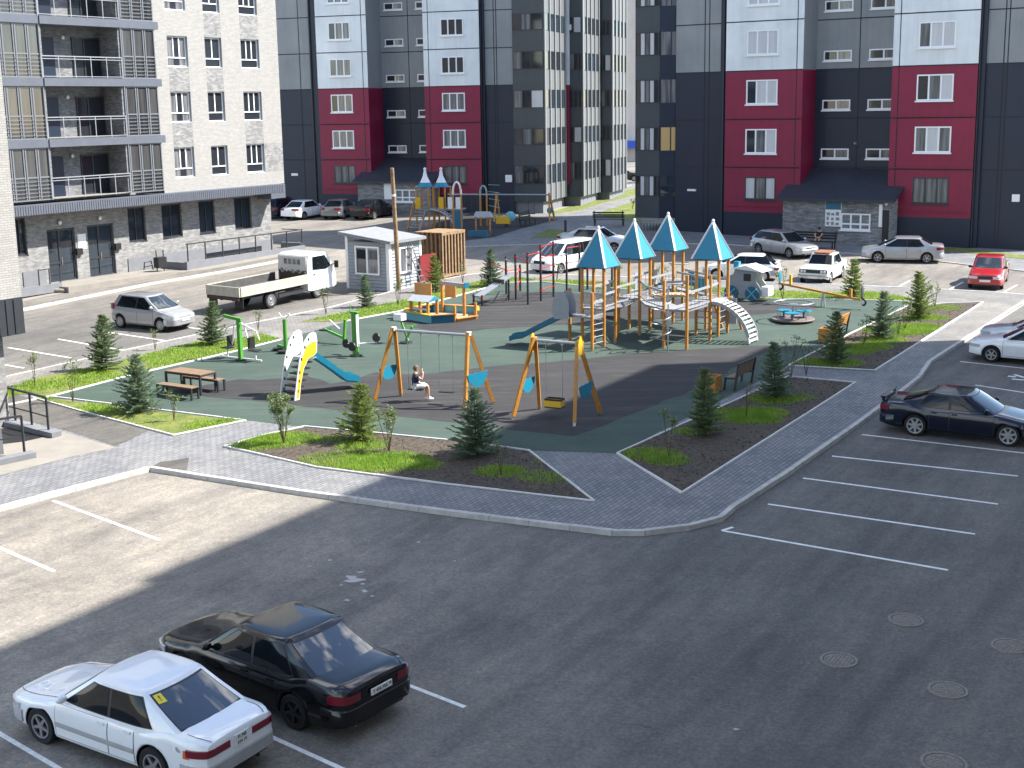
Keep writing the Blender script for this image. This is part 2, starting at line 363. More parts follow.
# base: the asphalt yard, one sheet that climbs away from the camera and levels out far behind the blocks
xs = [-500, -60, -30, 0, 30, 60, 500]; ys = [-120, 0, 40, 80, 130, 800]
g = MB(); gv = [Vector((x, y, terr(min(y, 130)))) for y in ys for x in xs]; nx = len(xs)
g.add(gv, [(j*nx+i, j*nx+i+1, (j+1)*nx+i+1, (j+1)*nx+i) for j in range(len(ys)-1) for i in range(nx-1)])
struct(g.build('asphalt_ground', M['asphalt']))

FRONT = [(-90,540), (0,507), (75,487), (150,467.5), (300,491), (450,511.5), (612,531), (645,531), (690,525.5), (722,517), (735,506), (790,471), (860,422), (905,389), (921,376), (931,361), (945,352), (985,327), (1024,302), (1090,262)]
BACK = [(1090,300), (1024,294), (985,291), (912,287.5), (850,284.5), (753,281.5), (640,277.5), (560,274), (500,271), (468,274.5), (443,279), (396,290), (330,307), (260,321), (202,333), (100,355), (7,376), (-90,398)]
slab('paved_island', FRONT[:-1] + [(1085,285)] + BACK[1:], -.1, TOP, M['paver'])
def kerb(name, px, w=.16, z1=TOP+.012, z0=-.1, m='kerb', stone=1.0, out=.03, side=1, gap=.012, dz=None):
    P = [gs(x, y, TOP if dz is None else dz) for x, y in px]; mb = MB(); carry = 0
    for a, b in zip(P[:-1], P[1:]):
        L = (b-a).length; k = max(1, round(L/stone)); d = (b-a).normalized(); nrm = Vector((d.y, -d.x, 0))*side
        for i in range(k):
            p, q = a + d*(L*i/k + gap/2), a + d*(L*(i+1)/k - gap/2)
            j = random.uniform(-.006, .006)
            vs = []
            for z in (z0, z1+j):
                for c, s_ in ((p, out), (q, out), (q, out-w), (p, out-w)):
                    ins = .012 if (z > z0 and s_ == out) else 0
                    e = c + nrm*(s_ - ins); vs.append(Vector((e.x, e.y, terr(e.y) + z)))
            mb.add(vs, [(4,5,6,7), (0,1,5,4), (1,2,6,5), (2,3,7,6), (3,0,4,7)])
    return struct(mb.build(name, M[m]))
kerb('front_kerb', FRONT)
kerb('far_kerb', BACK, w=.14, side=1)
# left and far footways, lighter worn slabs
sheet('left_footway', [(-90,399), (7,377), (100,356), (202,334), (260,322), (330,308), (396,291), (443,280), (468,275.5), (500,272.5), (560,275.5), (640,279), (753,283), (850,286), (912,289), (985,292.5), (1024,295.5),
  (1024,303), (945,352), (925,345), (985,302), (942,303.5), (912,302), (912,298), (876,291.5), (753,289.5), (640,283), (560,279.5), (505,277), (470,283), (440,291), (396,302), (330,315), (300,322), (348,321.5), (260,342), (234,347), (240,338), (205,339), (117,361), (38,377), (-90,410)], TOP+.004, M['paver_light'])
# asphalt path and light concrete landing by the near-left block
sheet('entrance_path', [(-20,388), (9,392), (32,398.5), (100,417.5), (150,430), (116,446), (73,432), (20,419), (-20,408)], TOP+.006, M['asphalt_new'])
sheet('entrance_landing', [(-40,408), (20,420.5), (73,434.5), (116,447.5), (70,457), (20,470), (-60,490)], TOP+.006, M['concrete'])
sheet('dark_patch', [(152,466.3), (160,462), (189,457.6), (187,469.5), (170,468.5)], TOP+.006, M['asphalt_new'])
# rubber play surface
RUB = [(50,397), (129,376), (234,352), (281,340), (348,321), (400,311.5), (440,301), (477,291), (500,283.5), (540,282), (580,286), (640,291), (753,299), (840,300), (908,302), (888,316), (840,339), (788,366), (772,374), (700,411), (617,453), (529,450.5), (454,441), (304,427), (246,420), (150,408)]
sheet('green_rubber', RUB, TOP+.006, M['rub_green'])
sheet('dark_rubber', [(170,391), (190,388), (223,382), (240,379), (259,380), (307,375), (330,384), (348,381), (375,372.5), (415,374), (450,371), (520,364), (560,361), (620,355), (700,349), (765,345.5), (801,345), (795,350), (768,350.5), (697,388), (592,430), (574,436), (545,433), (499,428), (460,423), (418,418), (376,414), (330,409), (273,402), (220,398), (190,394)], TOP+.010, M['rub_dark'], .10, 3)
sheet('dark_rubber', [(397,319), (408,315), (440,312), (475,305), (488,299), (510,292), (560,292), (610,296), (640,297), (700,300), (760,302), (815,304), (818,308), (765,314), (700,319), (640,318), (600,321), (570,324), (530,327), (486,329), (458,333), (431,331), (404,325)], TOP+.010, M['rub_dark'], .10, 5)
# planting beds: soil, turf and concrete edging
BED1 = [(224,447), (262,436), (304,427), (454,441), (529,451), (595,502), (439,484), (317,468)]
BED2 = [(617,454), (788,377), (856,383), (682,494)]
BED3 = [(788,366), (840,339), (906,307), (942,304), (983,302.5), (875,371)]
BED0 = [(42,397), (90,403), (150,410), (246,421), (173,436), (100,417), (32,398)]
STRIP_L = [(-60,412), (38,377.5), (117,361.5), (205,340), (240,339), (262,334), (281,339.5), (234,351.5), (129,375.5), (52,396), (20,394), (-60,420)]
STRIP_M = [(300,322), (330,315.5), (396,302), (440,291), (470,283.5), (500,277.5), (540,279), (500,283), (477,290.5), (440,300.5), (400,311), (346,321)]
STRIP_R = [(505,277.5), (560,280), (640,283.5), (753,290), (876,292), (912,298), (908,301.5), (840,299.5), (753,298.5), (640,290.5), (580,285.5), (540,281.5)]
for nm, P, m in (('soil_bed', BED1, 'soil'), ('soil_bed', BED2, 'soil'), ('soil_bed', BED3, 'soil'), ('turf_bed', BED0, 'turf'), ('turf_strip', STRIP_L, 'turf'), ('turf_strip', STRIP_M, 'turf'), ('turf_strip', STRIP_R, 'turf')):
    sheet(nm, P, TOP+.014, M[m])
def edging(px): kerb('bed_edging', px, w=.07, z1=TOP+.05, z0=TOP-.05, m='kerbwhite', stone=1.0, gap=.006)
edging(BED1[::-1]+[BED1[-1]]); edging(BED2[::-1]+[BED2[-1]]); edging(BED3[::-1]+[BED3[-1]])
edging([(32,398), (100,417), (173,436), (246,421), (150,409), (50,397)])
edging([(-60,419), (52,396.5), (129,376), (234,352), (281,340)]); edging([(346,321.5), (400,311.5), (440,301), (477,291), (500,283.5), (540,281.8), (580,286), (640,291), (753,299), (840,300), (908,302)])
# soil crumbs (uncountable)
def inside(x, y, P):
    c = False; n = len(P)
    for i in range(n):
        a, b = P[i], P[i-1]
        if (a.y > y) != (b.y > y) and x < (b.x-a.x)*(y-a.y)/(b.y-a.y)+a.x: c = not c
    return c
def scatter(px, dens, rnd, mask=None):
    P = [gs(x, y, TOP) for x, y in px]; x0, x1 = min(p.x for p in P), max(p.x for p in P); y0, y1 = min(p.y for p in P), max(p.y for p in P); out = []
    for i in range(int((x1-x0)*(y1-y0)*dens)):
        x, y = rnd.uniform(x0, x1), rnd.uniform(y0, y1)
        if inside(x, y, P) and (mask is None or rnd.random() < mask(x, y)): out.append((x, y))
    return out
from mathutils import noise as mnoise
rnd = random.Random(5)
cl = MB()
for B in (BED1, BED2, BED3):
    for x, y in scatter(B, 26, rnd):
        r = rnd.choice((.012, .018, .025, .04)); a = rnd.uniform(0, 6.3)
        z = terr(y)+TOP+.012
        cl.add([(x+r*math.cos(a), y+r*math.sin(a), z), (x+r*math.cos(a+2.1), y+r*math.sin(a+2.1), z), (x+r*math.cos(a+4.2), y+r*math.sin(a+4.2), z), (x, y, z+r*1.1)], [(0,1,3), (1,2,3), (2,0,3)])
o = cl.build('soil_crumbs', M['soil'], fix=False); tag(o, 'dark crumbs of soil strewn over the planting beds', 'soil', kind='stuff')
# grass blades (uncountable)
gr = MB()
def blade(x, y, h, wd):
    a = rnd.uniform(0, 6.3); lx, ly = rnd.uniform(-.5, .5)*h, rnd.uniform(-.5, .5)*h; z = terr(y)+TOP+.012
    c, s = math.cos(a)*wd, math.sin(a)*wd
    gr.add([(x-c, y-s, z), (x+c, y+s, z), (x+lx, y+ly, z+h)], [(0,1,2)])
def mk(sc_, th, lo=.03):
    return lambda x, y: max(lo, min(1, (mnoise.noise(Vector((x*sc_, y*sc_, 3.3)))-th)*4+.5))
for px, dens, m_, h in ((STRIP_L, 330, mk(.45, -.28), .085), (STRIP_M, 290, mk(.5, -.15), .09), (STRIP_R, 250, mk(.3, -.2), .09), (BED0, 480, mk(.5, -.1), .085)):
    for x, y in scatter(px, dens, rnd, m_): blade(x, y, h*rnd.uniform(.5, 1.25), rnd.uniform(.012, .024))
BEDW = [[gs(x, y, TOP) for x, y in B_] for B_ in (BED1, BED2, BED3, BED0)]
GP = [(250,443,1.1,.5), (282,440,1.0,.6), (345,463,1.3,.4), (388,462,1.1,.75), (362,446,.7,.55), (425,466,.5,.4), (330,440,.5,.3), (500,472,.65,.55), (545,478,.7,.2), (555,462,.6,.12),
      (650,455,.8,.4), (668,461,.6,.45), (690,432,.5,.3), (738,416,1.0,.6), (760,413,.8,.6), (775,400,.8,.5), (757,420,.7,.5), (800,398,.5,.2), (836,363,.9,.4), (812,362,.8,.25), (866,347,.9,.55), (897,331,1.2,.75), (918,328,1.0,.7), (884,340,.8,.6), (925,318,.9,.4), (850,352,.8,.5), (945,308,.7,.3)]
for px, py, r, d in GP:
    c = gs(px, py, TOP)
    for i in range(int(r*r*3.14*2200*d)):
        a, q = rnd.uniform(0, 6.3), r*math.sqrt(rnd.random())
        if not any(inside(c.x+q*1.25*math.cos(a), c.y+q*math.sin(a), B_) for B_ in BEDW): continue
        f = (1-q/r)**.4
        if rnd.random() < f+.15: blade(c.x+q*1.25*math.cos(a), c.y+q*math.sin(a), rnd.uniform(.04, .13)*(.5+.5*f), rnd.uniform(.008, .016))
o = gr.build('grass', M['grass'], fix=False); tag(o, 'bright green tufts of grass in the beds around the playground', 'grass', kind='stuff')

# parking lines
def line(px, wd=.1):
    P = [gs(x, y, .004) for x, y in px]; mb = MB()
    for a, b in zip(P[:-1], P[1:]):
        d = (b-a).normalized(); n = Vector((d.y, -d.x, 0))*wd/2
        q = onslope([a+n, b+n, b-n, a-n], .004); mb.add(q, [(0,1,2,3)])
    return struct(mb.build('parking_line', M['paint_line'], fix=False))
for L in ([(733,527), (722,530.5), (948,570)], [(768,504), (975,534)], [(803,478), (998,504)], [(832,456), (1018,476)], [(862,434.5), (1050,456)], [(960,361.5), (1060,372)], [(975,385), (1060,398)],
          [(53,500.5), (160,540)], [(-30,535), (54,571)], [(380,674), (465,707)], [(250,727), (345,770)], [(-30,716), (60,769)],
          [(58,339), (122,350)], [(8,347.5), (72,358)], [(100,331), (168,341)], [(145,321), (200,329)], [(0,364), (24,368)],
          [(579,300), (579.1,299)], [(894,289), (911,280)], [(947,291), (963,282)], [(1000,294), (1017,285)]):
    if L[0][0] == 579: continue
    line(L)
# disabled-bay mark, a broken white symbol beside the blue car's bay
for L in ([(1008,376), (1016,377)], [(1014,374.5), (1030,379)], [(1012,379), (1024,380)]): line(L, .16)
# tar seams and pale scuffs on the forecourt
for px, py, r in ((350,577,.12), (355,580,.18), (364,591,.09), (347,600,.06), (419,542,.05), (360,572,.07), (341,585,.04), (330,560,.05), (372,596,.04), (362,584,.05), (455,561,.04), (310,566,.05), (736,729,.05)):
    c = gs(px, py, .005); k = rnd.randint(5, 8); n = 9
    P = [Vector((c.x+r*1.4*math.cos(6.283*i/n)*rnd.uniform(.25,1.2), c.y+r*math.sin(6.283*i/n)*rnd.uniform(.25,1.2), 0)) for i in range(n)]
    struct(MB().add(onslope(P, .005), [tuple(range(n))]).build('paint_scuff', M['kerb'], fix=False))
# manhole covers
def manhole(px, py, r, label):
    c = gs(px, py, .006); t = thing('manhole_cover', label, 'manhole cover', c, rnd.uniform(0, 90), 'manhole covers in the asphalt')
    t.rotation_euler[0] = math.atan(SL)
    MB().lathe([(r*.84, .004), (r*.86, .016), (r, .016), (r*1.02, -.01)], 40).build('rim', M['manhole'], t)
    MB().lathe([(r*.78, .0075), (r*.845, .0075)], 40).build('groove', M['ink'], t, fix=False)
    lid = MB().lathe([(0, .008), (r*.8, .008), (r*.805, -.01)], 40)
    for k in range(-5, 6):
        for j in range(-5, 6):
            if k*k+j*j < 26 and (k+j) % 2: lid.box(k*r*.135-.03, k*r*.135+.03, j*r*.135-.03, j*r*.135+.03, .007, .016)
    lid.build('lid', M['manhole'], t)
for a in ((906,620,.36,'round iron manhole cover nearest the white parking lines'), (839,660,.36,'round iron manhole cover farthest left in the asphalt'), (1010,646,.36,'round iron manhole cover cut by the right edge of the picture'),
          (948,690,.36,'pale round iron manhole cover, second nearest the viewer'), (944,763,.38,'rusty brown manhole cover at the bottom edge of the picture')): manhole(*a)
# far side of the yard
sheet('far_footway', [(430,247), (530,243.5), (640,242.5), (720,243), (790,248), (900,256), (960,263), (1060,274), (1060,246), (960,238), (880,232), (780,226), (700,222), (640,222), (636,184), (618,186), (560,216), (525,225), (494,237), (455,241)], .008, M['paver'])
kerb('far_road_kerb', [(430,247.5), (530,244), (640,243), (720,243.5), (790,248.5), (900,256.5), (960,263.5), (1060,274.5)][::1], w=.15, z1=.06, z0=-.1, dz=.06)
sheet('far_play_surface', [(432,224), (470,214), (522,216), (560,219), (520,229), (494,237), (462,241), (438,240)], .014, M['rub_dark'])
sheet('far_path', [(496,213.5), (548,212.5), (600,203), (630,191), (640,191), (640,196), (606,206), (560,217), (520,216)], .018, M['paver_light'])
for P in ([(548,214.5), (566,205), (610,194), (640,187), (640,194), (602,203), (580,210)], [(598,213), (640,199), (642,222), (612,219)], [(531,237.5), (548,229), (566,230), (562,237.5)], [(880,252), (960,252), (1050,262), (1050,258), (960,248), (900,247)]):
    sheet('turf_patch', P, .022, M['turf'])
# ================================================================== BUILDINGS
M['brick_white'] = bricks('white_brick', (.30,.29,.272), (.36,.348,.328), (.19,.184,.173), rough=.85, bump=.35, stain=.06)
M['brick_grey'] = bricks('grey_clinker', (.13,.135,.145), (.26,.265,.275), (.15,.153,.16), size=(.26,.07), stain=.25)
M['brick_pale'] = bricks('pale_clinker', (.19,.188,.185), (.33,.325,.315), (.19,.187,.183), size=(.28,.08), stain=.3)
M['stone_grey'] = bricks('grey_stone_cladding', (.17,.175,.18), (.33,.335,.34), (.10,.10,.10), size=(.4,.09), stain=.3)
def panel(name, col, rough=.55, var=.07):
    m = mat(name, col, rough); h = NT(m); tc = h.n('TexCoord'); o = tc.outputs['Object']; mp = h.n('Mapping'); mp.inputs['Scale'].default_value = (2.2, 2.2, .10); h.l(o, mp.inputs['Vector'])
    c = h.mix(1.0, col, h.ramp(h.noise(mp.outputs['Vector'], 1.2, 6, .7), [(.3, (.91,.91,.91)), (.5, (1,1,1)), (.75, (1.07,1.065,1.06))]), 'MULTIPLY')
    c = h.mix(1.0, c, h.ramp(h.noise(o, .35, 5, .6), [(.3, (.86,.86,.87)), (.7, (1.12,1.11,1.09))]), 'MULTIPLY')
    h.l(c, h.b.inputs['Base Color']); h.bump(h.noise(o, .9, 4, .5), .12, .05); return m
M['navy'] = panel('navy_panel', (.0065,.015,.036), .45); M['p_grey'] = panel('grey_wall_panel', (.25,.27,.28)); M['p_white'] = panel('pale_wall_panel', (.70,.745,.76))
M['p_red'] = panel('crimson_panel', (.215,.008,.043)); M['joint'] = mat('panel_joint', (.02,.022,.026), .8); M['slate'] = mat('canopy_cladding', (.10,.11,.135), .5, var=.1, vscale=2)
M['plinth'] = mat('grey_plinth', (.17,.175,.19), .8, var=.1, vscale=2, bump=.1); M['rooftile'] = mat('dark_roof_tiles', (.030,.035,.048), .55, var=.35, vscale=6, bump=.4, bscale=14)
M['bay'] = panel('bay_panel', (.045,.058,.072), .3); M['bay_pale'] = mat('bay_spandrel', (.14,.145,.15), .5); M['rib'] = mat('pale_rib', (.30,.31,.31), .45, .2); M['beige'] = panel('beige_render', (.52,.47,.42), .8)
M['glow_wood'] = mat('blind_amber', (.55,.36,.14), .6)

class Face:
    "a vertical survey plane: local x along the wall, -y outwards, z up from the ground at the origin"
    def __init__(s, o, ang): s.o = o.copy(); s.a = ang; s.d = dirv(ang); s.n = Vector((s.d.y, -s.d.x, 0))
    def f(s, px, py, off=0.0):
        r = Vector(ray(px, py)); c = Vector((0, 0, CAMH)); p0 = s.o + s.n*off
        t = (p0 - c).dot(s.n)/r.dot(s.n); q = c + r*t - s.o
        return q.dot(s.d), q.z
    def x(s, px, py, off=0.0): return s.f(px, py, off)[0]
    def z(s, px, py, off=0.0): return s.f(px, py, off)[1]
def wall(mb, x0, x1, z0, z1, off, ops=(), depth=.18, pick=lambda x, z: 0, bx=(), bz=(), rev=None):
    X = sorted(set([x0, x1] + [v for o in ops for v in o[:2] if x0 < v < x1] + [v for v in bx if x0 < v < x1]))
    Z = sorted(set([z0, z1] + [v for o in ops for v in o[2:4] if z0 < v < z1] + [v for v in bz if z0 < v < z1]))
    for i in range(len(X)-1):
        for j in range(len(Z)-1):
            cx, cz = (X[i]+X[i+1])/2, (Z[j]+Z[j+1])/2
            if any(o[0] < cx < o[1] and o[2] < cz < o[3] for o in ops): continue
            mb.add([(X[i], -off, Z[j]), (X[i+1], -off, Z[j]), (X[i+1], -off, Z[j+1]), (X[i], -off, Z[j+1])], [(0,1,2,3)], pick(cx, cz))
    for a, b, c, d in [o[:4] for o in ops]:
        k = rev if rev is not None else pick(a-.05, d-.1); y0, y1 = -off, -off+depth
        mb.add([(a,y0,c), (b,y0,c), (b,y0,d), (a,y0,d), (a,y1,c), (b,y1,c), (b,y1,d), (a,y1,d)], [(0,4,5,1), (1,5,6,2), (2,6,7,3), (3,7,4,0)], k)
def window(parent, x0, x1, z0, z1, y, frame='pvc', glass='glass', mull=(1/3, 2/3), trans=None, fw=.07, sill=.0, sillm=None, low=True, fd=.07, name='window', mixed=None):
    "frame with its pane as a sub-part; y is the local y of the frame's outer face (negative = outwards)"
    fb = MB(); Y0_, Y1_ = y, y+fd
    fb.box(x0, x0+fw, Y0_, Y1_, z0, z1); fb.box(x1-fw, x1, Y0_, Y1_, z0, z1); fb.box(x0+fw, x1-fw, Y0_, Y1_, z0, z0+fw); fb.box(x0+fw, x1-fw, Y0_, Y1_, z1-fw, z1)
    zt = z0 + (z1-z0)*trans if trans else None; e = .004
    for k in mull:
        xm = x0 + (x1-x0)*k; fb.box(xm-fw*.6, xm+fw*.6, Y0_+e, Y1_, (zt if zt and low else z0+fw), z1-fw)
    if zt: fb.box(x0+fw, x1-fw, Y0_+2*e, Y1_, zt-fw*.6, zt+fw*.6)
    f = fb.build(name, M[frame], parent)
    edges = [x0+fw] + [x0 + (x1-x0)*k for k in mull] + [x1-fw]
    gl = mixed or [glass]; pb = MB(); yp = Y1_-.02
    for i in range(len(edges)-1):
        pb.add([(edges[i], yp, z0+fw), (edges[i+1], yp, z0+fw), (edges[i+1], yp, z1-fw), (edges[i], yp, z1-fw)], [(0,1,2,3)], i % len(gl))
    pb.build('pane', [M[q] for q in gl], f, fix=False)
    if sill:
        MB().box(x0-.06, x1+.06, y-sill, y+fd*.5, z0-.09, z0-.004).build('sill', M[sillm or frame], f)
    return f
def part(mb, name, m, parent, **k): return mb.build(name, [M[q] for q in m] if isinstance(m, (list, tuple)) else (M[m] if isinstance(m, str) else m), parent, **k)
def downpipe(parent, x, y, z0, z1, r=.06, m='dark_metal', name='downpipe'): return part(MB().tube([(x, y, z0), (x, y, z1)], r, 8), name, m, parent, smooth=40)

# ---------------------------------------------------------------- A: white brick block with grey loggias on the left
FA = Face(gs(115, 274, .16), UA); FA.o.z -= .16
A = thing('apartment_block', 'white brick apartment block with stacked grey loggias and a grey canopy over its shopfronts', 'apartment block', FA.o, UA)
OU, OL = .95, 1.25                                   # upper wall and loggia front stand out over the ground floor
xr = FA.x(284.5, 185, OU); xl = -34.0
cz0, cz1 = FA.z(215, 199.5, OL), FA.z(215, 189.3, OL)  # canopy band
ops = []
cols = [(FA.x(171.3, 110, OU), FA.x(191.5, 110, OU)), (FA.x(208.6, 110, OU), FA.x(225.2, 110, OU)), (FA.x(244.2, 110, OU), FA.x(262.2, 110, OU))]
rowz = [(FA.z(183, 179.6, OU), FA.z(183, 147.2, OU)), (FA.z(181, 124.2, OU), FA.z(181, 91.6, OU)), (FA.z(177, 68.8, OU), FA.z(177, 36, OU))]
fh = (rowz[2][0]-rowz[0][0])/2
rowz.append((rowz[2][0]+fh, rowz[2][1]+fh)); rowz.append((rowz[2][0]+2*fh, rowz[2][1]+2*fh))
wz = [(a+.1, b) for a, b in rowz]
for c0, c1 in cols:
    for a, b in wz: ops.append((c0, c1, a, b))
xw = FA.x(159, 110, OU)                              # where the loggia column ends
stones = {(0,0):1, (0,1):1, (1,1):1, (1,2):1, (2,0):1, (2,2):1, (0,3):0, (1,3):1}
def pickA(x, z):
    for ci, (c0, c1) in enumerate(cols):
        for ri in range(4):
            if c0 < x < c1 and wz[ri][1] < z < wz[ri+1][0] and stones.get((ci, ri)): return 1
    if x > cols[2][1] and wz[0][0] < z < wz[0][1]: return 1
    return 0
ztop = cz1 + 8.4*fh
mb = MB(); wall(mb, xw, xr, cz1, ztop, OU, ops, .24, pickA, bx=(xr-.12,), bz=[v for p in wz for v in p], rev=2)
mb.add([(xr, -OU, cz1), (xr, 12, cz1), (xr, 12, ztop), (xr, -OU, ztop)], [(0,1,2,3)], 0)
part(mb, 'brick_wall', ['brick_white', 'brick_pale', 'p_grey'], A, fix=False)
part(MB().box(xw-.1, xr-.01, -OU+.30, 12, cz0+.1, ztop), 'inner_core', 'p_grey', A); part(MB().box(xl, xw-.11, .36, 12, cz0+.1, ztop), 'inner_core', 'p_grey', A)
for ci, (c0, c1) in enumerate(cols):
    for a, b in wz:
        window(A, c0+.03, c1-.03, a+.02, b-.02, -OU+.13, 'pvc', 'glass', (.36, .66) if ci != 1 else (.5,), .30, .055, .12, 'white', mixed=['glass_mid', 'glass', 'glass_mid'] if ci == 0 else None)
# loggias: slabs, glazed units left and right, open balcony in the middle
xs_ = [xl, FA.x(43, 80, OL), FA.x(123.2, 80, OL), FA.x(157.5, 80, OL)]
zs0 = FA.z(100, 82.5, OL); zs1 = FA.z(100, 141.5, OL); fl = zs0 - zs1
levels = [zs1 + fl*k for k in range(-1, 6)]
for k, zz in enumerate(levels):
    top = zz + .22
    for (a, b, dy) in ((xs_[0], xs_[1], 0), (xs_[1]+.01, xs_[2]-.01, -.06), (xs_[2], xs_[3]+.28, 0)):
        if k > 0: part(MB().box(a, b, -OL-.04+dy, -OU+1.4, zz-.20, top), 'balcony_slab', 'slate', A)
    if k > 4: continue
    z1_ = levels[k+1] - .20
    # side glazed units
    for (a, b) in ((xs_[1]-3.2, xs_[1]-.02), (xs_[2]+.04, xs_[3]-.02)):
        n = 4 if b-a > 2.5 else 3
        f = window(A, a, b, top+.005, z1_-.005, -OL+.02, 'grey_frame', 'glass_log', [i/n for i in range(1, n)], .44, .06, 0, low=False, mixed=['glass_log'], name='loggia_glazing')
        rb = MB()
        for q in range(1, 6): rb.box(a, b, -OL-.01, -OL+.015, top+(z1_-top)*.43*q/6, top+(z1_-top)*.43*q/6+.025)
        for q in range(n): rb.box(a+(b-a)*q/n+.08, a+(b-a)*q/n+.15, -OL-.005, -OL+.012, top+.1, z1_-.1)
        part(rb, 'guard_rail', 'grey_frame', A)
    # open middle: back wall, doors, lamp, railing
    a, b = xs_[1]+.02, xs_[2]-.02; w_ = b-a; yb = -OL+1.55
    mbk = MB(); mbk.box(a, b, yb-.04, yb, top, z1_); mbk.box(a, a+.12, -OL+.05, yb-.04, top, z1_, 1); mbk.box(b-.12, b, -OL+.05, yb-.04, top, z1_, 1)
    part(mbk, 'loggia_back_wall', ['brick_grey', 'brick_grey'], A)
    part(MB().box(a+.12, b-.12, -OL+.06, yb-.05, top, top+.03), 'loggia_floor', 'concrete', A)
    q0, q1, q2, q3, q4 = [FA.x(v, 70, -yb) for v in (40.5, 54.5, 72.5, 100, 64)]
    part(MB().box(max(q0, a+.15), q1, yb-.10, yb-.045, top+.03, top+2.15), 'balcony_door', 'navy', A)
    window(A, q2, q3, top+.03, top+2.2, yb-.12, 'dark_frame', 'glass', (.42,), None, .06, name='balcony_window')
    part(MB().ball((q4, yb-.12, z1_-.55), .11, .08, .11, 10), 'wall_lamp', 'white', A, smooth=60)
    r_ = MB()
    for zz2, t in ((top+1.12, .05), (top+.98, .035), (top+.08, .035)): r_.box(a, b, -OL-.02, -OL+.03, zz2-t/2, zz2+t/2)
    for q in range(6): r_.box(a+w_*q/5-.02, a+w_*q/5+.02, -OL-.015, -OL+.02, top, top+1.12)
    part(r_, 'balcony_railing', 'metal_grey', A)
    part(MB().box(xs_[1]-.06, xs_[1]+.0, -OL-.02, -OL+.1, top, z1_), 'loggia_post', 'grey_frame', A); part(MB().box(xs_[2]+.0, xs_[2]+.05, -OL-.02, -OL+.1, top, z1_), 'loggia_post', 'grey_frame', A)
# canopy band with ribbed cladding
xc = FA.x(285.3, 190, OL+.12)
cb = MB().box(xl, xc, -OL-.12, -.2, cz0+.06, cz1); x = xl
cb.box(xc-1.35, xc, -OL-.12, -.2, cz0-.28, cz0+.055)
while x < xc-.1: cb.box(x, x+.07, -OL-.145, -OL-.121, cz0+.09, cz1-.05); x += .16
part(cb, 'canopy', 'slate', A)
# ground floor
gx1 = FA.x(271, 215, 0); zb = FA.z(205, 248.5, 0)
gd = [(FA.x(48.5, 255), FA.x(76.5, 255), .18, FA.z(62, 228.5)), (FA.x(88.5, 250), FA.x(115, 250), .18, FA.z(100, 224.2))]
gw = [(FA.x(16, 240), FA.x(27, 240)), (FA.x(128.3, 225), FA.x(146, 225)), (FA.x(162, 220), FA.x(182, 220)), (FA.x(199, 216), FA.x(215, 216)), (FA.x(234.5, 212), FA.x(251.5, 212))]
gz0, gz1 = FA.z(172, 237.5), FA.z(172, 204)
lit = FA.z(100, 243)
def pickG(x, z): return 0
mb = MB(); wall(mb, xl, gx1, -.3, cz0+.06, 0, gd + [(a, b, gz0, gz1) for a, b in gw], .22, pickG)
mb.add([(gx1, 0, -.3), (gx1, 10, -.3), (gx1, 10, cz0), (gx1, 0, cz0)], [(0,1,2,3)])
part(mb, 'ground_floor_wall', ['brick_pale'], A, fix=False)
part(MB().box(xl, gx1-.02, .23, 10, -.3, cz0), 'ground_floor_core', 'navy', A)
for a, b, c, d in gd:
    f = window(A, a+.02, b-.02, c, d-.02, .10, 'dark_frame', 'glass_blue', (.45,), .36, .09, name='entrance_door', low=False); part(MB().box(a+(b-a)*.49, a+(b-a)*.51, .06, .10, c+.9, c+1.3), 'handle', 'steel', f)
for i, (a, b) in enumerate(gw): window(A, a+.02, b-.02, gz0+.02, gz1-.02, .12, 'dark_frame', 'glass_blue', (.5,), None, .06, .12, 'dark_metal', name='shop_window')
for px, py in ((60, 222.5), (100, 218)): 
    x, z = FA.f(px, py, .1); part(MB().ball((x, -.1, z), .12, .08, .12), 'wall_lamp', 'white', A, smooth=60)
x, z = FA.f(82, 241.5, .02); part(MB().box(x-.28, x+.28, -.03, .0, z-.42, z+.42), 'notice_board', 'white', A)
for px, py in ((79.5, 251.5), (118, 246.5)):
    x, z = FA.f(px, py, .1); part(MB().box(x-.2, x+.2, -.16, 0, z-.18, z+.18), 'meter_box', 'black', A)
px0 = FA.x(128.5, 262, .05)
mb = MB().box(px0, gx1-.01, -.05, -.004, -.3, FA.z(200, 249, .05)); part(mb, 'plinth', 'plinth', A)
for i in range(8):
    a = FA.x(206+7*i, 255-.8*i, .06); part(MB().box(a, a+.62, -.07, -.052, .28, .62), 'basement_window', 'glass', A)
part(MB().box(FA.x(24, 290), FA.x(47, 290), -.05, -.004, -.3, .95), 'plinth', 'plinth', A)
x0_, x1_ = FA.x(76, 285, 1.0)-.4, FA.x(160, 268, 1.0)
part(MB().box(x0_-1.2, x1_, -2.3, -.06, -.2, .16), 'doorstep_platform', 'concrete', A)
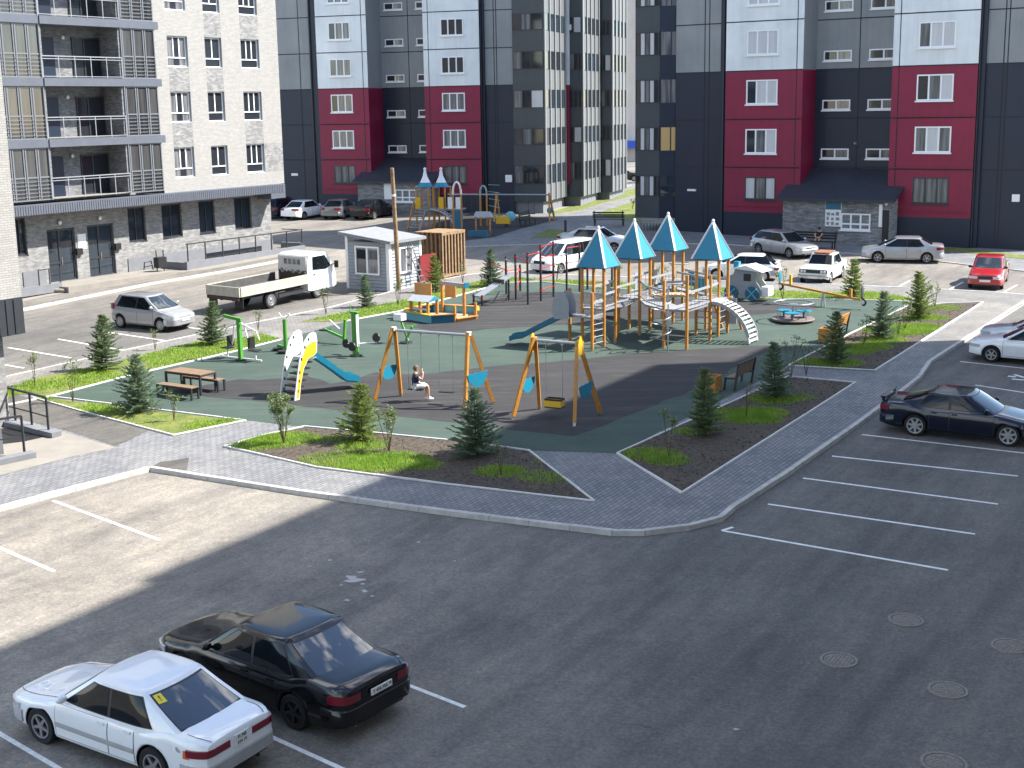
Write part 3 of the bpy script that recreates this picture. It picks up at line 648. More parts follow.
# basement ramp well with railing in front of block A
rx0, rx1 = FA.x(186, 268, 1.9), gx1+.9
R_ = thing('ramp_railing', 'long dark railing on the grey basement ramp wall under the white block', 'railing', FA.o, UA)
mb = MB().box(rx0, rx1, -2.0, -1.82, -.1, .55); mb.box(rx0, rx0+.2, -1.815, -.08, -.1, .5); mb.box(rx1-.2, rx1, -1.815, -.08, -.1, .7); part(mb, 'ramp_wall', 'plinth', R_)
n = 8
for i in range(n): part(MB().bar((rx0+.2+(rx1-rx0-.4)*i/(n-1), -1.91, .552), (rx0+.2+(rx1-rx0-.4)*i/(n-1), -1.91, 1.55), .06), 'post', 'dark_metal', R_)
part(MB().bar((rx0+.1, -1.91, 1.57), (rx1-.1, -1.91, 1.57), .06), 'top_rail', 'dark_metal', R_); part(MB().bar((rx1-.1, -1.9, 1.55), (rx1-.1, -.15, 1.55), .05), 'end_rail', 'dark_metal', R_)
# stair railing by the left door and the bare pipes
sr = thing('stair_railing', 'short dark railing beside the left glass door of the white block', 'railing', FA.o, UA)
a, b = FA.x(33, 283, 1.0), FA.x(62, 284, 1.6)
for x in (a, (a+b)/2, b): part(MB().bar((x, -1.5, 0), (x, -1.5, 1.15), .05), 'post', 'dark_metal', sr)
pass; part(MB().bar((a, -1.5, 1.15), (b, -1.5, 1.15), .05), 'rail', 'dark_metal', sr)
part(MB().box(a-2, b, -1.62, -1.4, -.1, .35), 'stair_wall', 'plinth', sr)
p = gs(58, 293); t = thing('drain_pipe', 'beige drain pipe lying at the foot of the left door steps', 'pipe', p, UA)
part(MB().tube([(-2.2, .9, .18), (-.6, .6, .2), (.0, .1, .14), (.25, -.3, .1)], .11, 10), 'pipe', 'concrete', t, smooth=60)
part(MB().box(.5, 2.1, .1, .3, 0, .22), 'block', 'concrete', t)
p = gs(161, 273.5); t = thing('utility_box', 'small black utility box on legs in front of the white block', 'utility box', p, UA)
part(MB().box(-.32, .32, -.2, .2, .35, .95), 'box', 'black', t)
for x in (-.27, .27): part(MB().bar((x, 0, 0), (x, 0, 1.35), .05), 'leg', 'dark_metal', t)
p = gs(149, 271); t = thing('bike_stand', 'low grey frame beside the black utility box', 'stand', p, UA)
part(MB().tube([(-.4,0,0), (-.3,0,.55), (.2,0,.6), (.35,0,0)], .04, 6).tube([(-.3,0,.3), (.3,0,.35)], .04, 6), 'frame', 'dark_metal', t)
# pale apron in front of block A
sheet('block_apron', [(20,302), (60,294), (140,276), (205,270), (290,255), (290,251), (205,265), (150,267), (20,293)], .012, M['concrete'])
kerb('left_road_kerb', [(-60,326), (25,309), (150,283.5), (225,271), (285,259.5)], w=.35, z1=.09, z0=-.05, dz=.09)

# ---------------------------------------------------------------- panel blocks B (right) and C (middle)
def tower(name, label, FB, dat):
    B = thing(name, label, 'apartment block', FB.o, FB.a)
    fz = dat['fz']; zt = fz[-1]
    def seg(x0, x1, off, cols_, ops=(), tag_='wall', joints=True, z0=-.5, depth=.05, rev=None):
        mb = MB(); zsplit = dat['zsplit']; zpl = dat['zplinth']
        pick = lambda x, z: 2 if z < zpl and cols_[1] != cols_[2] else (1 if z < zsplit else 0)
        wall(mb, x0, x1, z0, zt, off, ops, .12, pick, bz=(zpl, zsplit))
        part(mb, tag_, [cols_[0], cols_[1], cols_[2]], B, fix=False)
        if joints:
            for z in fz[1:6]: part(MB().box(x0+.01, x1-.01, -off-.012, -off-.002, z-.035, z+.035), 'panel_joint', 'joint', B)
    # blocks
    for (x0, x1, wins, dark) in dat['blocks']:
        cols_ = ('p_white', 'p_red', 'navy')
        ops = [(a, b, c, d) for a, b, c, d, st in wins]
        seg(x0, x1, 0, cols_, ops)
        for i, (a, b, c, d, st) in enumerate(wins):
            if st[0] == 'dark': window(B, a, b, c, d, -.02, 'dark_frame', st[1], (.34, .67), None, .075, .06, 'dark_metal', mixed=st[2] if len(st) > 2 else None)
            else: window(B, a, b, c, d, -.035, 'pvc', st[1], (.33, .66), None, .085, .08, 'pvc', mixed=st[2] if len(st) > 2 else None)
        if dat.get('ledge'):
            for z in fz[1:3]+[dat['zplinth']+.32]: part(MB().box(x0+.30, x1-.2, -.07, -.013, z+.05, z+.13), 'panel_ledge', 'p_red', B)
        part(MB().box(x0+.4, x0+.45, -.012, -.002, dat['zplinth'], zt), 'panel_joint', 'joint', B) if dark == 'L' else part(MB().box(x1-.45, x1-.40, -.012, -.002, dat['zplinth'], zt), 'panel_joint', 'joint', B)
    (l0, l1), (r0, r1) = dat['blocks'][0][:2], dat['blocks'][1][:2]; D = dat['recess']
    # returns of the recess
    for x, nm in ((l1, 1), (r0, -1)):
        mb = MB()
        for za, zb_, k in ((-.5, dat['zsplit'], 1), (dat['zsplit'], zt, 0)): mb.add([(x, 0, za), (x, D, za), (x, D, zb_), (x, 0, zb_)], [(0,1,2,3)], k)
        part(mb, 'recess_return', ['p_grey', 'p_red'], B, fix=False)
    seg(l1, r0, -D, ('p_grey', 'navy', 'navy'), [w_[:4] for w_ in dat['smalls']])
    part(MB().box((l1+r0)/2-.03, (l1+r0)/2+.03, D-.012, D-.002, 0, zt), 'panel_joint', 'joint', B)
    for a, b, c, d, st in dat['smalls']: window(B, a, b, c, d, D-.03, 'pvc', st, (.5,), None, .08, .06, 'pvc', mixed=['glass', 'glass_mid'])
    for (x0, x1, off, jx) in dat['wings']:
        seg(x0, x1, off, ('p_grey', 'navy', 'navy'))
        for x in jx: part(MB().box(x-.03, x+.03, -off-.014, -off-.003, 0, zt), 'panel_joint', 'joint', B)
    part(MB().box(dat['x0'], dat['x1'], D+.13, 15, -1, zt), 'core', 'p_grey', B)
    for x, y in dat['pipes']: downpipe(B, x, y, 0, zt)
    mb = MB()
    for a, b in dat['gaps']: mb.box(a, b, .30, D+.12, -.5, zt)
    part(mb, 'gap_wall', 'navy', B)
    part(MB().box(dat['x0']-.2, dat['x1']+.2, -.2, 15.2, zt, zt+.4), 'parapet', 'p_grey', B)
    return B
FBp = Face(gs(899, 244.5), -33.4)
yy = 118
fzB = [FBp.z(895, 216.7), FBp.z(895, 169.1), FBp.z(895, 117.3), FBp.z(895, 66), FBp.z(895, 14)]
fhB = (fzB[1]-fzB[4])/-3
fzB = [fzB[1]-fhB+.1] + [fzB[1]+fhB*k for k in range(0, 9)]
BL = (FBp.x(725, 130), FBp.x(801.5, 130)); BR = (FBp.x(890, 130), FBp.x(975, 130))
# depth of the recess: inner corner of the left return seen at x=816
def depth_for(F_, xc, px, py):
    for k in range(1, 120):
        d = k*.05
        if F_.x(px, py, -d) <= xc: return d
    return 3
# inner corner lies at local x = BL[1]; find the setback whose ray meets it
def setback(F_, xc, px, py):
    best = min(((abs(F_.x(px, py, -k*.05)-xc), k*.05) for k in range(1, 140)))
    return best[1]
DB = min(4.0, max(1.2, setback(FBp, BL[1], 815, 110)))
def rowsB(x0p, x1p, ypairs):
    return [(FBp.x(x0p, 140), FBp.x(x1p, 140), FBp.z((x0p+x1p)/2, b), FBp.z((x0p+x1p)/2, t)) for t, b in ypairs]
wl = [r + (s,) for r, s in zip(rowsB(745.5, 776.5, [(177, 199.5), (129, 153.5), (79.8, 104.2), (30, 54.8)]), [('dark', 'glass_film', ['glass_film', 'glass_mid', 'glass_film']), ('w', 'g', ['glass', 'glass_mid', 'glass_film']), ('w', 'g', ['glass_blue', 'glass_film', 'glass_film']), ('w', 'glass_film')])]
wl.append((wl[3][0], wl[3][1], wl[3][2]+fhB, wl[3][3]+fhB, ('w', 'glass_film')))
wr = [r + (s,) for r, s in zip(rowsB(914.5, 951, [(177.5, 203.5), (126.5, 152.5), (74.3, 100.5), (21.5, 47.5)]), [('dark', 'glass_mid'), ('w', 'g', ['glass_mid', 'glass_film', 'glass_mid']), ('w', 'g', ['glass', 'glass_mid', 'glass_film']), ('w', 'g', ['glass_mid', 'glass_film', 'glass_film'])])]
wr.append((wr[3][0], wr[3][1], wr[3][2]+fhB, wr[3][3]+fhB, ('w', 'glass_film')))
sm = []
zsm = [(FBp.z(836, 158.5, -DB), FBp.z(836, 148.5, -DB))]
for k in range(5):
    z0_, z1_ = zsm[0][0]+fhB*k, zsm[0][1]+fhB*k
    a, b = FBp.x(821.5, 135, -DB), FBp.x(849.3, 135, -DB); c = FBp.x(866.5, 135, -DB)
    sm.append((a, b, z0_, z1_, 'glass')); sm.append((c, min(c+b-a, BR[0]-.1), z0_, z1_, 'glass'))
x0B = FBp.x(675.5, 130, -.5); xw1 = FBp.x(721, 130, -.5); x2 = FBp.x(983, 130, -.5); x3 = FBp.x(1046, 130, -.5)
datB = dict(fz=fzB, zsplit=fzB[3], zplinth=FBp.z(895, 216.5), blocks=[(BL[0], BL[1], wl, 'R'), (BR[0], BR[1], wr, 'L')], recess=DB, smalls=sm, ledge=True,
  wings=[(x0B, xw1, -.5, (FBp.x(704, 130, -.5), FBp.x(708.5, 130, -.5))), (x2, x3, -.5, (FBp.x(1000, 130, -.5), FBp.x(1004, 130, -.5)))],
  x0=x0B, x1=x3, pipes=[(FBp.x(722.6, 150, -.2), .2), (FBp.x(975.5, 150, -.2), .15)], gaps=[(xw1, BL[0]+.02), (BR[1]-.02, x2)])
B = tower('apartment_block', 'dark panel block with crimson lower bays on the right, behind the silver cars', FBp, datB)
# white box and small plates on the walls
for (px, py, off, w_, h_) in ((1016, 198, -.5, .22, .22), (692, 190, -.5, .32, .07)):
    x, z = FBp.f(px, py, off); part(MB().box(x-w_, x+w_, -off-.09, -off-.004, z-h_, z+h_), 'wall_box', 'white', B)
x, z = FBp.f(856, 143.5, -DB); part(MB().ball((x, DB-.15, z), .1, .12, .1).bar((x, DB, z+.15), (x+.12, DB-.15, z-.1), .05), 'camera_bracket', 'galv', B)
# glazed corner bay of block B
def bay(parent, x0, x1, yf, yb_, z0, z1, rows, F_, sidecut=.0, mixes=None, npan=4, slot='side'):
    mb = MB(); mb.prism([(x0, yf), (x1, yf), (x1+sidecut, yb_), (x0, yb_)], z0, z1); part(mb, 'corner_bay', 'bay', parent)
    for i, (a, b) in enumerate(rows):
        mx = (mixes or [['glass', 'glass_film', 'glass', 'glass_mid', 'glass']])[i % len(mixes or [0])]
        window(parent, x0+.05, x1-.03, a, b, yf-.06, 'dark_frame', 'glass', [q/npan for q in range(1, npan)], None, .05, mixed=mx, name='bay_window', fd=.05)
bx0, bx1, ob = FBp.x(635.3, 120, .0), FBp.x(659.5, 120, .0), 0.0
zr = [(FBp.z(648, b), FBp.z(648, t)) for t, b in ((175.5, 196), (127.5, 150.5), (80, 103), (32.5, 55.5), (-15, 6.5))]
bay(B, bx0, bx1, 0, 6, FBp.z(648, 218), fzB[-1], zr, FBp, mixes=[['glass', 'glass_film', 'glass_mid', 'glass_film', 'glass']], npan=5)
mb = MB().prism([(bx1+.004, .02), (x0B-.004, .62), (x0B-.004, 2.0), (bx1+.004, 2.0)], FBp.z(648, 218), fzB[-1]); part(mb, 'corner_bay', 'navy', B)
for i, (a, b) in enumerate(zr):
    d = Vector((x0B-bx1, .6, 0)); nn = Vector((d.y, -d.x, 0)).normalized()*.02
    for q, (f0, f1) in enumerate(((.08, .62), (.70, .95))):
        p, r = Vector((bx1, .02, 0))+d*f0+nn, Vector((bx1, .02, 0))+d*f1+nn
        part(MB().add([(p.x,p.y,a), (r.x,r.y,a), (r.x,r.y,b), (p.x,p.y,b)], [(0,1,2,3)]), 'bay_window', ['glass_blue','glow_wood','glass_mid','glass_mid','glass_mid'][i], B, fix=False)
mb = MB()
for k in range(9): mb.bar((bx0+.15+k*.24, -.3, -.3), (bx0+.15+k*.24, -.3, .8), .035)
part(mb, 'base_grille', 'dark_metal', B)
# entrance porch of block B
def porch(F_, label, x0, x1, dep, ze, zr_, wallm, parent_group=None, wx=None, wz_=None, door=None, signs=(), over=.35):
    P = thing('entrance_porch', label, 'porch', F_.o, F_.a, 'entrance porches of the panel blocks')
    part(MB().box(x0, x1, -dep, .6, -.5, ze-.06), 'wall', wallm, P)
    e = over; roof = MB(); yb_ = datY
    vs = [(x0-e, -dep-e, ze-.1), (x1+e, -dep-e, ze-.1), (x1+e, yb_, zr_), (x0-e, yb_, zr_)]
    roof.add(vs + [(v[0], v[1], v[2]+.16) for v in vs], [(3,2,1,0), (4,5,6,7), (0,1,5,4), (1,2,6,5), (2,3,7,6), (3,0,4,7)]); part(roof, 'roof', 'rooftile', P)
    tri = MB().add([(x0, -dep+.01, ze-.1), (x0, yb_, ze-.1), (x0, yb_, zr_-.04), (x1, -dep+.01, ze-.1), (x1, yb_, ze-.1), (x1, yb_, zr_-.04)], [(0,1,2), (3,5,4)]); part(tri, 'roof_gable', wallm, P)
    if wx: window(P, wx[0], wx[1], wz_[0], wz_[1], -dep-.04, 'pvc', 'glass', (.34, .67), .36, .09, .10, 'pvc', mixed=['glass', 'glass_mid'], low=False)
    if door: part(MB().box(door[0], door[1], -dep-.03, -dep+.02, 0, door[2]), 'door', 'black', P)
    return P
DP = 1.5
datY = DB-.05
pe0, pe1 = FBp.x(782.5, 225, DP), FBp.x(889.5, 225, DP)
ze = FBp.z(835, 200, DP)
PB = porch(FBp, 'grey stone entrance porch with a dark pitched roof on the right-hand block', pe0, pe1, DP, ze, FBp.z(855, 171, -DB), 'stone_grey', wx=(FBp.x(841, 220, DP), FBp.x(870.5, 220, DP)), wz_=(FBp.z(855, 230, DP), FBp.z(855, 213.5, DP)), door=(FBp.x(882.3, 225, DP), FBp.x(888.8, 225, DP), FBp.z(885, 210, DP)))
x, z = FBp.f(833.5, 213, DP); bd = part(MB().box(x-.52, x+.52, -DP-.06, -DP-.004, z-.85, z+.8), 'notice_board', 'white', PB)
part(MB().box(x-.50, x+.50, -DP-.075, -DP-.062, z+.22, z+.78), 'blue_header', 'teal_dark', bd)
mb = MB(); rnd = random.Random(3)
for i in range(9):
    a, b = x-.42+.3*(i % 3), z-.75+.3*(i//3); mb.box(a, a+rnd.uniform(.14,.24), -DP-.075, -DP-.062, b, b+rnd.uniform(.14,.24))
part(mb, 'notices', 'p_grey', bd)
x, z = FBp.f(881, 214, DP); part(MB().box(x-.1, x+.1, -DP-.12, -DP-.004, z-.8, z+.6), 'intercom_sign', 'white', PB)
x, z = FBp.f(886.5, 203.5, DP); part(MB().ball((x, -DP-.06, z), .1, .08, .14), 'porch_lamp', 'white', PB)

# block C
FC = Face(gs(470, 213), -18.7)
fzC = [FC.z(455, v) for v in (194, 159.4, 123.2, 86.6, 48.8, 11)]
fhC = (fzC[4]-fzC[1])/3
fzC = [fzC[0]] + [fzC[1]+fhC*k for k in range(9)]
CL = (FC.x(319, 110), FC.x(369, 110)); CR = (FC.x(425, 110), FC.x(480.5, 110)); DC = min(4, max(1.2, setback(FC, CL[1], 383, 110)))
def rowsC(x0p, x1p, yp): return [(FC.x(x0p, 110), FC.x(x1p, 110), FC.z((x0p+x1p)/2, b), FC.z((x0p+x1p)/2, t)) for t, b in yp]
cl_ = [r+(s,) for r, s in zip(rowsC(331.5, 353, [(165.5, 183), (130.5, 148), (94.5, 112.3), (58.8, 76.3), (22, 39.8)]), [('dark', 'glass_mid'), ('w', 'glass_mid'), ('w', 'g', ['glass', 'glass_mid', 'glass_mid']), ('w', 'glass_mid'), ('w', 'g', ['glass_blue', 'glass_mid', 'glass_mid'])])]
cl_.append((cl_[4][0], cl_[4][1], cl_[4][2]+fhC, cl_[4][3]+fhC, ('w', 'glass_mid')))
cr_ = [r+(s,) for r, s in zip(rowsC(442.5, 465.2, [(165.5, 183.5), (129.8, 147), (92.8, 110.5), (56.4, 73.5), (18.3, 35.5)]), [('dark', 'glass_mid'), ('w', 'glass_mid'), ('w', 'glass_mid'), ('w', 'glass'), ('w', 'glass')])]
smC = []; z0_, z1_ = FC.z(398, 152.2, -DC), FC.z(398, 145.3, -DC); a, b, c = FC.x(387.3, 110, -DC), FC.x(405.5, 110, -DC), FC.x(418.5, 110, -DC)
for k in range(5):
    smC.append((a, b, z0_+fhC*k, z1_+fhC*k, 'glass')); smC.append((c, min(c+b-a, CR[0]-.05), z0_+fhC*k, z1_+fhC*k, 'glass'))
x0C = FC.x(280, 110, -.5); xw1 = FC.x(313, 110, -.5); x2 = FC.x(486, 110, -.5); x3 = FC.x(514, 110, -.5)
datC = dict(fz=fzC, zsplit=fzC[3], zplinth=FC.z(455, 194.5), blocks=[(CL[0], CL[1], cl_, 'R'), (CR[0], CR[1], cr_, 'L')], recess=DC, smalls=smC, ledge=True,
  wings=[(x0C-6, xw1, -.5, (FC.x(302, 110, -.5),)), (x2, x3, -.5, (FC.x(495, 110, -.5), FC.x(497.5, 110, -.5)))], x0=x0C-6, x1=x3, pipes=[(FC.x(314.6, 150, -.2), .2), (FC.x(483, 150, -.2), .15)], gaps=[(xw1, CL[0]+.02), (CR[1]-.02, x2)])
Cb = tower('apartment_block', 'dark panel block with crimson lower bays, left of the lawn gap', FC, datC)
for (px, py, off, w_, h_) in ((509, 178.5, -.5, .28, .28), (295, 174.5, -.5, .3, .1)):
    x, z = FC.f(px, py, off); part(MB().box(x-w_, x+w_, -off-.09, -off-.004, z-h_, z+h_), 'wall_box', 'white', Cb)
datY = DC-.05; DP = 1.6; pe0, pe1 = FC.x(358, 195, DP), FC.x(431, 195, DP)
PC = porch(FC, 'grey stone entrance porch with a dark pitched roof behind the parked black car', pe0, pe1, DP, FC.z(395, 182, DP), FC.z(403, 160.5, -DC), 'stone_grey', wx=(FC.x(395.5, 195, DP), FC.x(416.5, 195, DP)), wz_=(FC.z(406, 202, DP), FC.z(406, 189.5, DP)))
x, z = FC.f(390, 190.5, DP); part(MB().box(x-.5, x+.5, -DP-.06, -DP-.004, z-.7, z+.7), 'notice_board', 'white', PC)
# stepped glazed bays down the sunlit flank of block C
c1 = gs(545.5, 211); zbay = zat(544.7, 199.8, c1)+c1.z; zb0 = zbay - FC.o.z; ztC = fzC[-1]
ROT = Matrix.Rotation(rad(-FC.a), 4, 'Z')
def locray(px, py=150):
    r = ROT @ Vector(ray(px, py)); c = ROT @ (Vector((0, 0, CAMH)) - FC.o); return c, r
def on_y(px, y): c, r = locray(px); t = (y-c.y)/r.y; return c.x+r.x*t
def on_x(px, x): c, r = locray(px); t = (x-c.x)/r.x; return c.y+r.y*t
X1 = on_y(544.5, .3); bays = []; y_ = .3; xin = x3+.004
for f_, e_ in ((544.5, 565.5), (582.3, 599), (611.5, 625.8)):
    xf = on_y(f_, y_); ye = min(on_x(e_, xf), y_+14); bays.append((xin, xf, y_, ye)); xin = xf-.3; y_ = ye+.35
pts = [Vector((bays[0][1], bays[0][2], 0)), Vector((bays[0][1], bays[0][3], 0))]
rr = [(FC.z(530, b, -.3), FC.z(530, t, -.3)) for t, b in ((165.5, 184), (128.5, 145), (90, 108), (51, 69), (13, 30))]
for k, (xin, xf, y0_, y1_) in enumerate(bays):
    part(MB().box(xin, xf, y0_, y1_, zb0, ztC), 'flank_bay', 'bay', Cb)
    part(MB().box(xin, xf-.25, y0_+.3, y1_+.3, -1, zb0-.01), 'bay_base', 'plinth', Cb)
    part(MB().box(x3+.1, xf-.4, y1_+.01, y1_+.34, -1, ztC), 'flank_recess', 'navy', Cb)
    for i, (a, b) in enumerate(rr):
        window(Cb, xin+.03, xf-.03, a, b, y0_-.05, 'dark_frame', 'glass', (.3, .6), None, .05, mixed=[['glass_mid', 'glass', 'glass'], ['glass', 'glass_mid', 'glass'], ['glass_mid', 'glass', 'glass_film']][(i+k) % 3], name='bay_window', fd=.045)
        part(MB().box(xf+.004, xf+.02, y0_+.06, y1_-.06, a, b), 'side_window', ['glass_blue', 'glass'][(i+k) % 2], Cb)
    n = max(4, int((y1_-y0_)/1.3))
    for i in range(n+1):
        y = y0_+.12+(y1_-y0_-.24)*i/n; part(MB().box(xf+.03, xf+.12, y-.07, y+.07, zb0+.02, ztC), 'sun_fin', 'rib', Cb)
    zz = zb0
    for i, (a, b) in enumerate(rr+[(ztC, ztC)]): part(MB().box(xf+.004, xf+.026, y0_+.03, y1_-.03, zz+.02, a-.05), 'spandrel', 'bay_pale', Cb); zz = b
p = pts[1]; xk = pts[0].x
part(MB().box(xk-.05, xk+.34, p.y+.05, p.y+.33, zb0+1, fzC[3]), 'flank_column', 'p_red', Cb); part(MB().box(xk-.05, xk+.34, p.y+.05, p.y+.33, fzC[3]+.004, ztC), 'flank_column', 'p_white', Cb)
part(MB().box(xk+.05, xk+.5, p.y+.2, p.y+.9, FC.z(568, 30, -p.y), FC.z(568, 24.5, -p.y)), 'air_conditioner', 'white', Cb)
sheet('bay_apron', [(545,213.5), (575,205), (632,186), (632,184.5), (600,190), (575,200), (545,210)], .026, M['concrete'])

# ---------------------------------------------------------------- far beige block with a blue awning in the gap
pf = at(628, 181, 190); pf.z = terr(130)
fb = thing('far_building', 'beige building with a small blue awning seen far away between the two dark blocks', 'building', pf, -20)
part(MB().box(-9, 3.2, 0, 14, -4, 42), 'wall', 'beige', fb)
M['awning'] = mat('awning_blue', (.02,.08,.42), .6)
part(MB().box(-2.6, 3.0, -1.6, -.01, zat(628, 148, pf), zat(628, 140.5, pf)), 'awning', 'awning', fb)
for z in range(6): window(fb, -1.5, -.2, 3+z*3.1, 4.6+z*3.1, -.05, 'pvc', 'glass', (.5,), None, .08)

# ---------------------------------------------------------------- near-left brick block (only its corner shows)
p = gs(10.5, 425, TOP); q = at(24.6, 333, p.y+.35); uo = (q-p)
FN = Face(p, UA); nx_, nz_ = FN.x(25, 333, .55), FN.z(25, 333, .55)
Nb = thing('brick_building', 'white brick building corner with dark cladding at the left edge', 'building', p, UA)
zc = FN.z(20, 297, .55)
part(MB().box(-14, nx_, -.55, 12, zc, 30), 'brick_wall', 'brick_white', Nb)
cb = MB().box(-14, nx_+.01, -.56, 12, nz_, zc-.004); x = -14
while x < nx_-.1: cb.box(x, x+.16, -.59, -.561, nz_+.02, zc-.03); x += .3
part(cb, 'cladding_band', 'dark_metal', Nb)
for k in range(8):
    for xw_ in (-2.6, -5.4, -8.2, -11): window(Nb, xw_-.8, xw_+.8, zc+1.0+3.0*k, zc+2.5+3.0*k, -.60, 'pvc', 'glass', (.5,), None, .08, .08)
part(MB().box(-14, .0, 0, 12, -.3, nz_-.004), 'ground_floor_wall', 'brick_pale', Nb)

# ---------------------------------------------------------------- the block that shades the forecourt (behind and right of the viewer)
m = mat('window_grid_brick', (.7,.66,.6), .85); h = NT(m); tc = h.n('TexCoord'); sx = h.n('SeparateXYZ'); h.l(tc.outputs['Object'], sx.inputs[0])
cbn = h.n('CombineXYZ'); h.l(sx.outputs[0], cbn.inputs[0]); h.l(sx.outputs[2], cbn.inputs[1])
b = h.n('TexBrick'); b.offset = 0; b.inputs['Scale'].default_value = 1; b.inputs['Brick Width'].default_value = 3.2; b.inputs['Row Height'].default_value = 3.0; b.inputs['Mortar Size'].default_value = .85; b.inputs['Mortar Smooth'].default_value = 0
b.inputs['Color1'].default_value = (.03,.035,.045,1); b.inputs['Color2'].default_value = (.08,.08,.085,1); b.inputs['Mortar'].default_value = (.66,.62,.56,1)
h.l(cbn.outputs[0], b.inputs['Vector']); h.l(b.outputs['Color'], h.b.inputs['Base Color']); M['k_wall'] = m
mdir = Vector((-.846, .533, 0))
ok = -mdir*.75; K = thing('apartment_block', 'tall pale apartment block whose shadow covers the car park', 'apartment block', (ok.x, ok.y, 0), UA)
SP = [(-45, 38, 31.2), (38, 63.2, 31.7), (63.2, 66.4, 28.5)]
for a, b_, hh in SP: part(MB().box(a, b_-.004, -15, 0, -3, hh), 'wall', 'k_wall', K)
# ================================================================== VEHICLES
PAINT = {}
def paint(name, col, metal=0.0, rough=.28, coat=1.0, var=.03):
    if name not in PAINT:
        m = mat('paint_'+name, col, rough, metal, var=var, vscale=3, coat=coat if max(col) > .1 else .25, spec=.5 if max(col) > .1 else .4); PAINT[name] = m
    return PAINT[name]
def interp(pts, x):
    if x <= pts[0][0]: return pts[0][1]
    for (a, va), (b, vb) in zip(pts[:-1], pts[1:]):
        if x <= b:
            t = (x-a)/(b-a); t = t*t*(3-2*t)*.5 + t*.5; return va + (vb-va)*t
    return pts[-1][1]
def add_bool(o, cutters):
    for c in cutters:
        md = o.modifiers.new('cut', 'BOOLEAN'); md.operation = 'DIFFERENCE'; md.object = c; md.solver = 'EXACT'
    dg = bpy.context.evaluated_depsgraph_get(); me = bpy.data.meshes.new_from_object(o.evaluated_get(dg)); old = o.data
    o.modifiers.clear(); o.data = me; bpy.data.meshes.remove(old)
    for c in cutters: bpy.data.objects.remove(c)
def wheel(parent, x, y, r, wd, spokes=5, rim='chrome', style='spoke', hub=.66, lip=None):
    sgn = 1 if y > 0 else -1
    wr = bpy.data.objects.new('wheel', None); COL.objects.link(wr); wr.parent = parent; wr.location = (x, y, r); wr.empty_display_size = .2
    Mx = Matrix.Rotation(rad(-90*sgn), 4, 'X')               # lathe z -> outward
    h = wd/2
    MB().lathe([(r*hub, -h*.9), (r*.93, -h), (r, -h*.7), (r, h*.7), (r*.93, h), (r*hub, h*.92), (r*hub, -h*.9)], 32, M=Mx).build('tyre', M['rubber'], wr, smooth=40)
    rb = MB(); R = r*hub
    rb.lathe([(R*1.0, h*.95), (R*.90, h*.95), (R*.86, h*.35), (0, h*.30)], 32, 1, M=Mx)
    rb.lathe([(R*1.02, h*.90), (R*1.0, h*1.0), (R*.88, h*.98), (R*.86, h*.6)], 32, 0, M=Mx)
    if style == 'spoke':
        for k in range(spokes):
            a = 2*math.pi*k/spokes + .3; ca, sa = math.cos(a), math.sin(a); w0, w1 = R*.16, R*.11
            vs = []
            for zz in (h*.45, h*.88):
                for rr, ww in ((R*.12, w0), (R*.92, w1)):
                    for s_ in (-1, 1): vs.append(Mx @ Vector((rr*ca - s_*ww*sa, rr*sa + s_*ww*ca, zz - (.0 if rr < R*.5 else 0))))
            rb.add(vs, [(0,1,3,2), (4,6,7,5), (0,2,6,4), (1,5,7,3), (2,3,7,6), (0,4,5,1)])
        rb.lathe([(R*.24, h*.5), (R*.22, h*.92), (0, h*.95)], 16, 0, M=Mx)
    else:                                                    # pressed disc
        rb.lathe([(R*.88, h*.80), (R*.6, h*.93), (R*.35, h*.75), (R*.25, h*.95), (0, h*.97)], 24, 0, M=Mx)
        for k in range(10):
            a = 2*math.pi*k/10; c = Mx @ Vector((R*.72*math.cos(a), R*.72*math.sin(a), h*.885)); rb.ball(c, R*.075, R*.05, R*.075, 6, 1)
    rb.build('rim', [M[rim], M['black']] if not lip else [M[rim], M['black']], wr, smooth=40)
    return wr
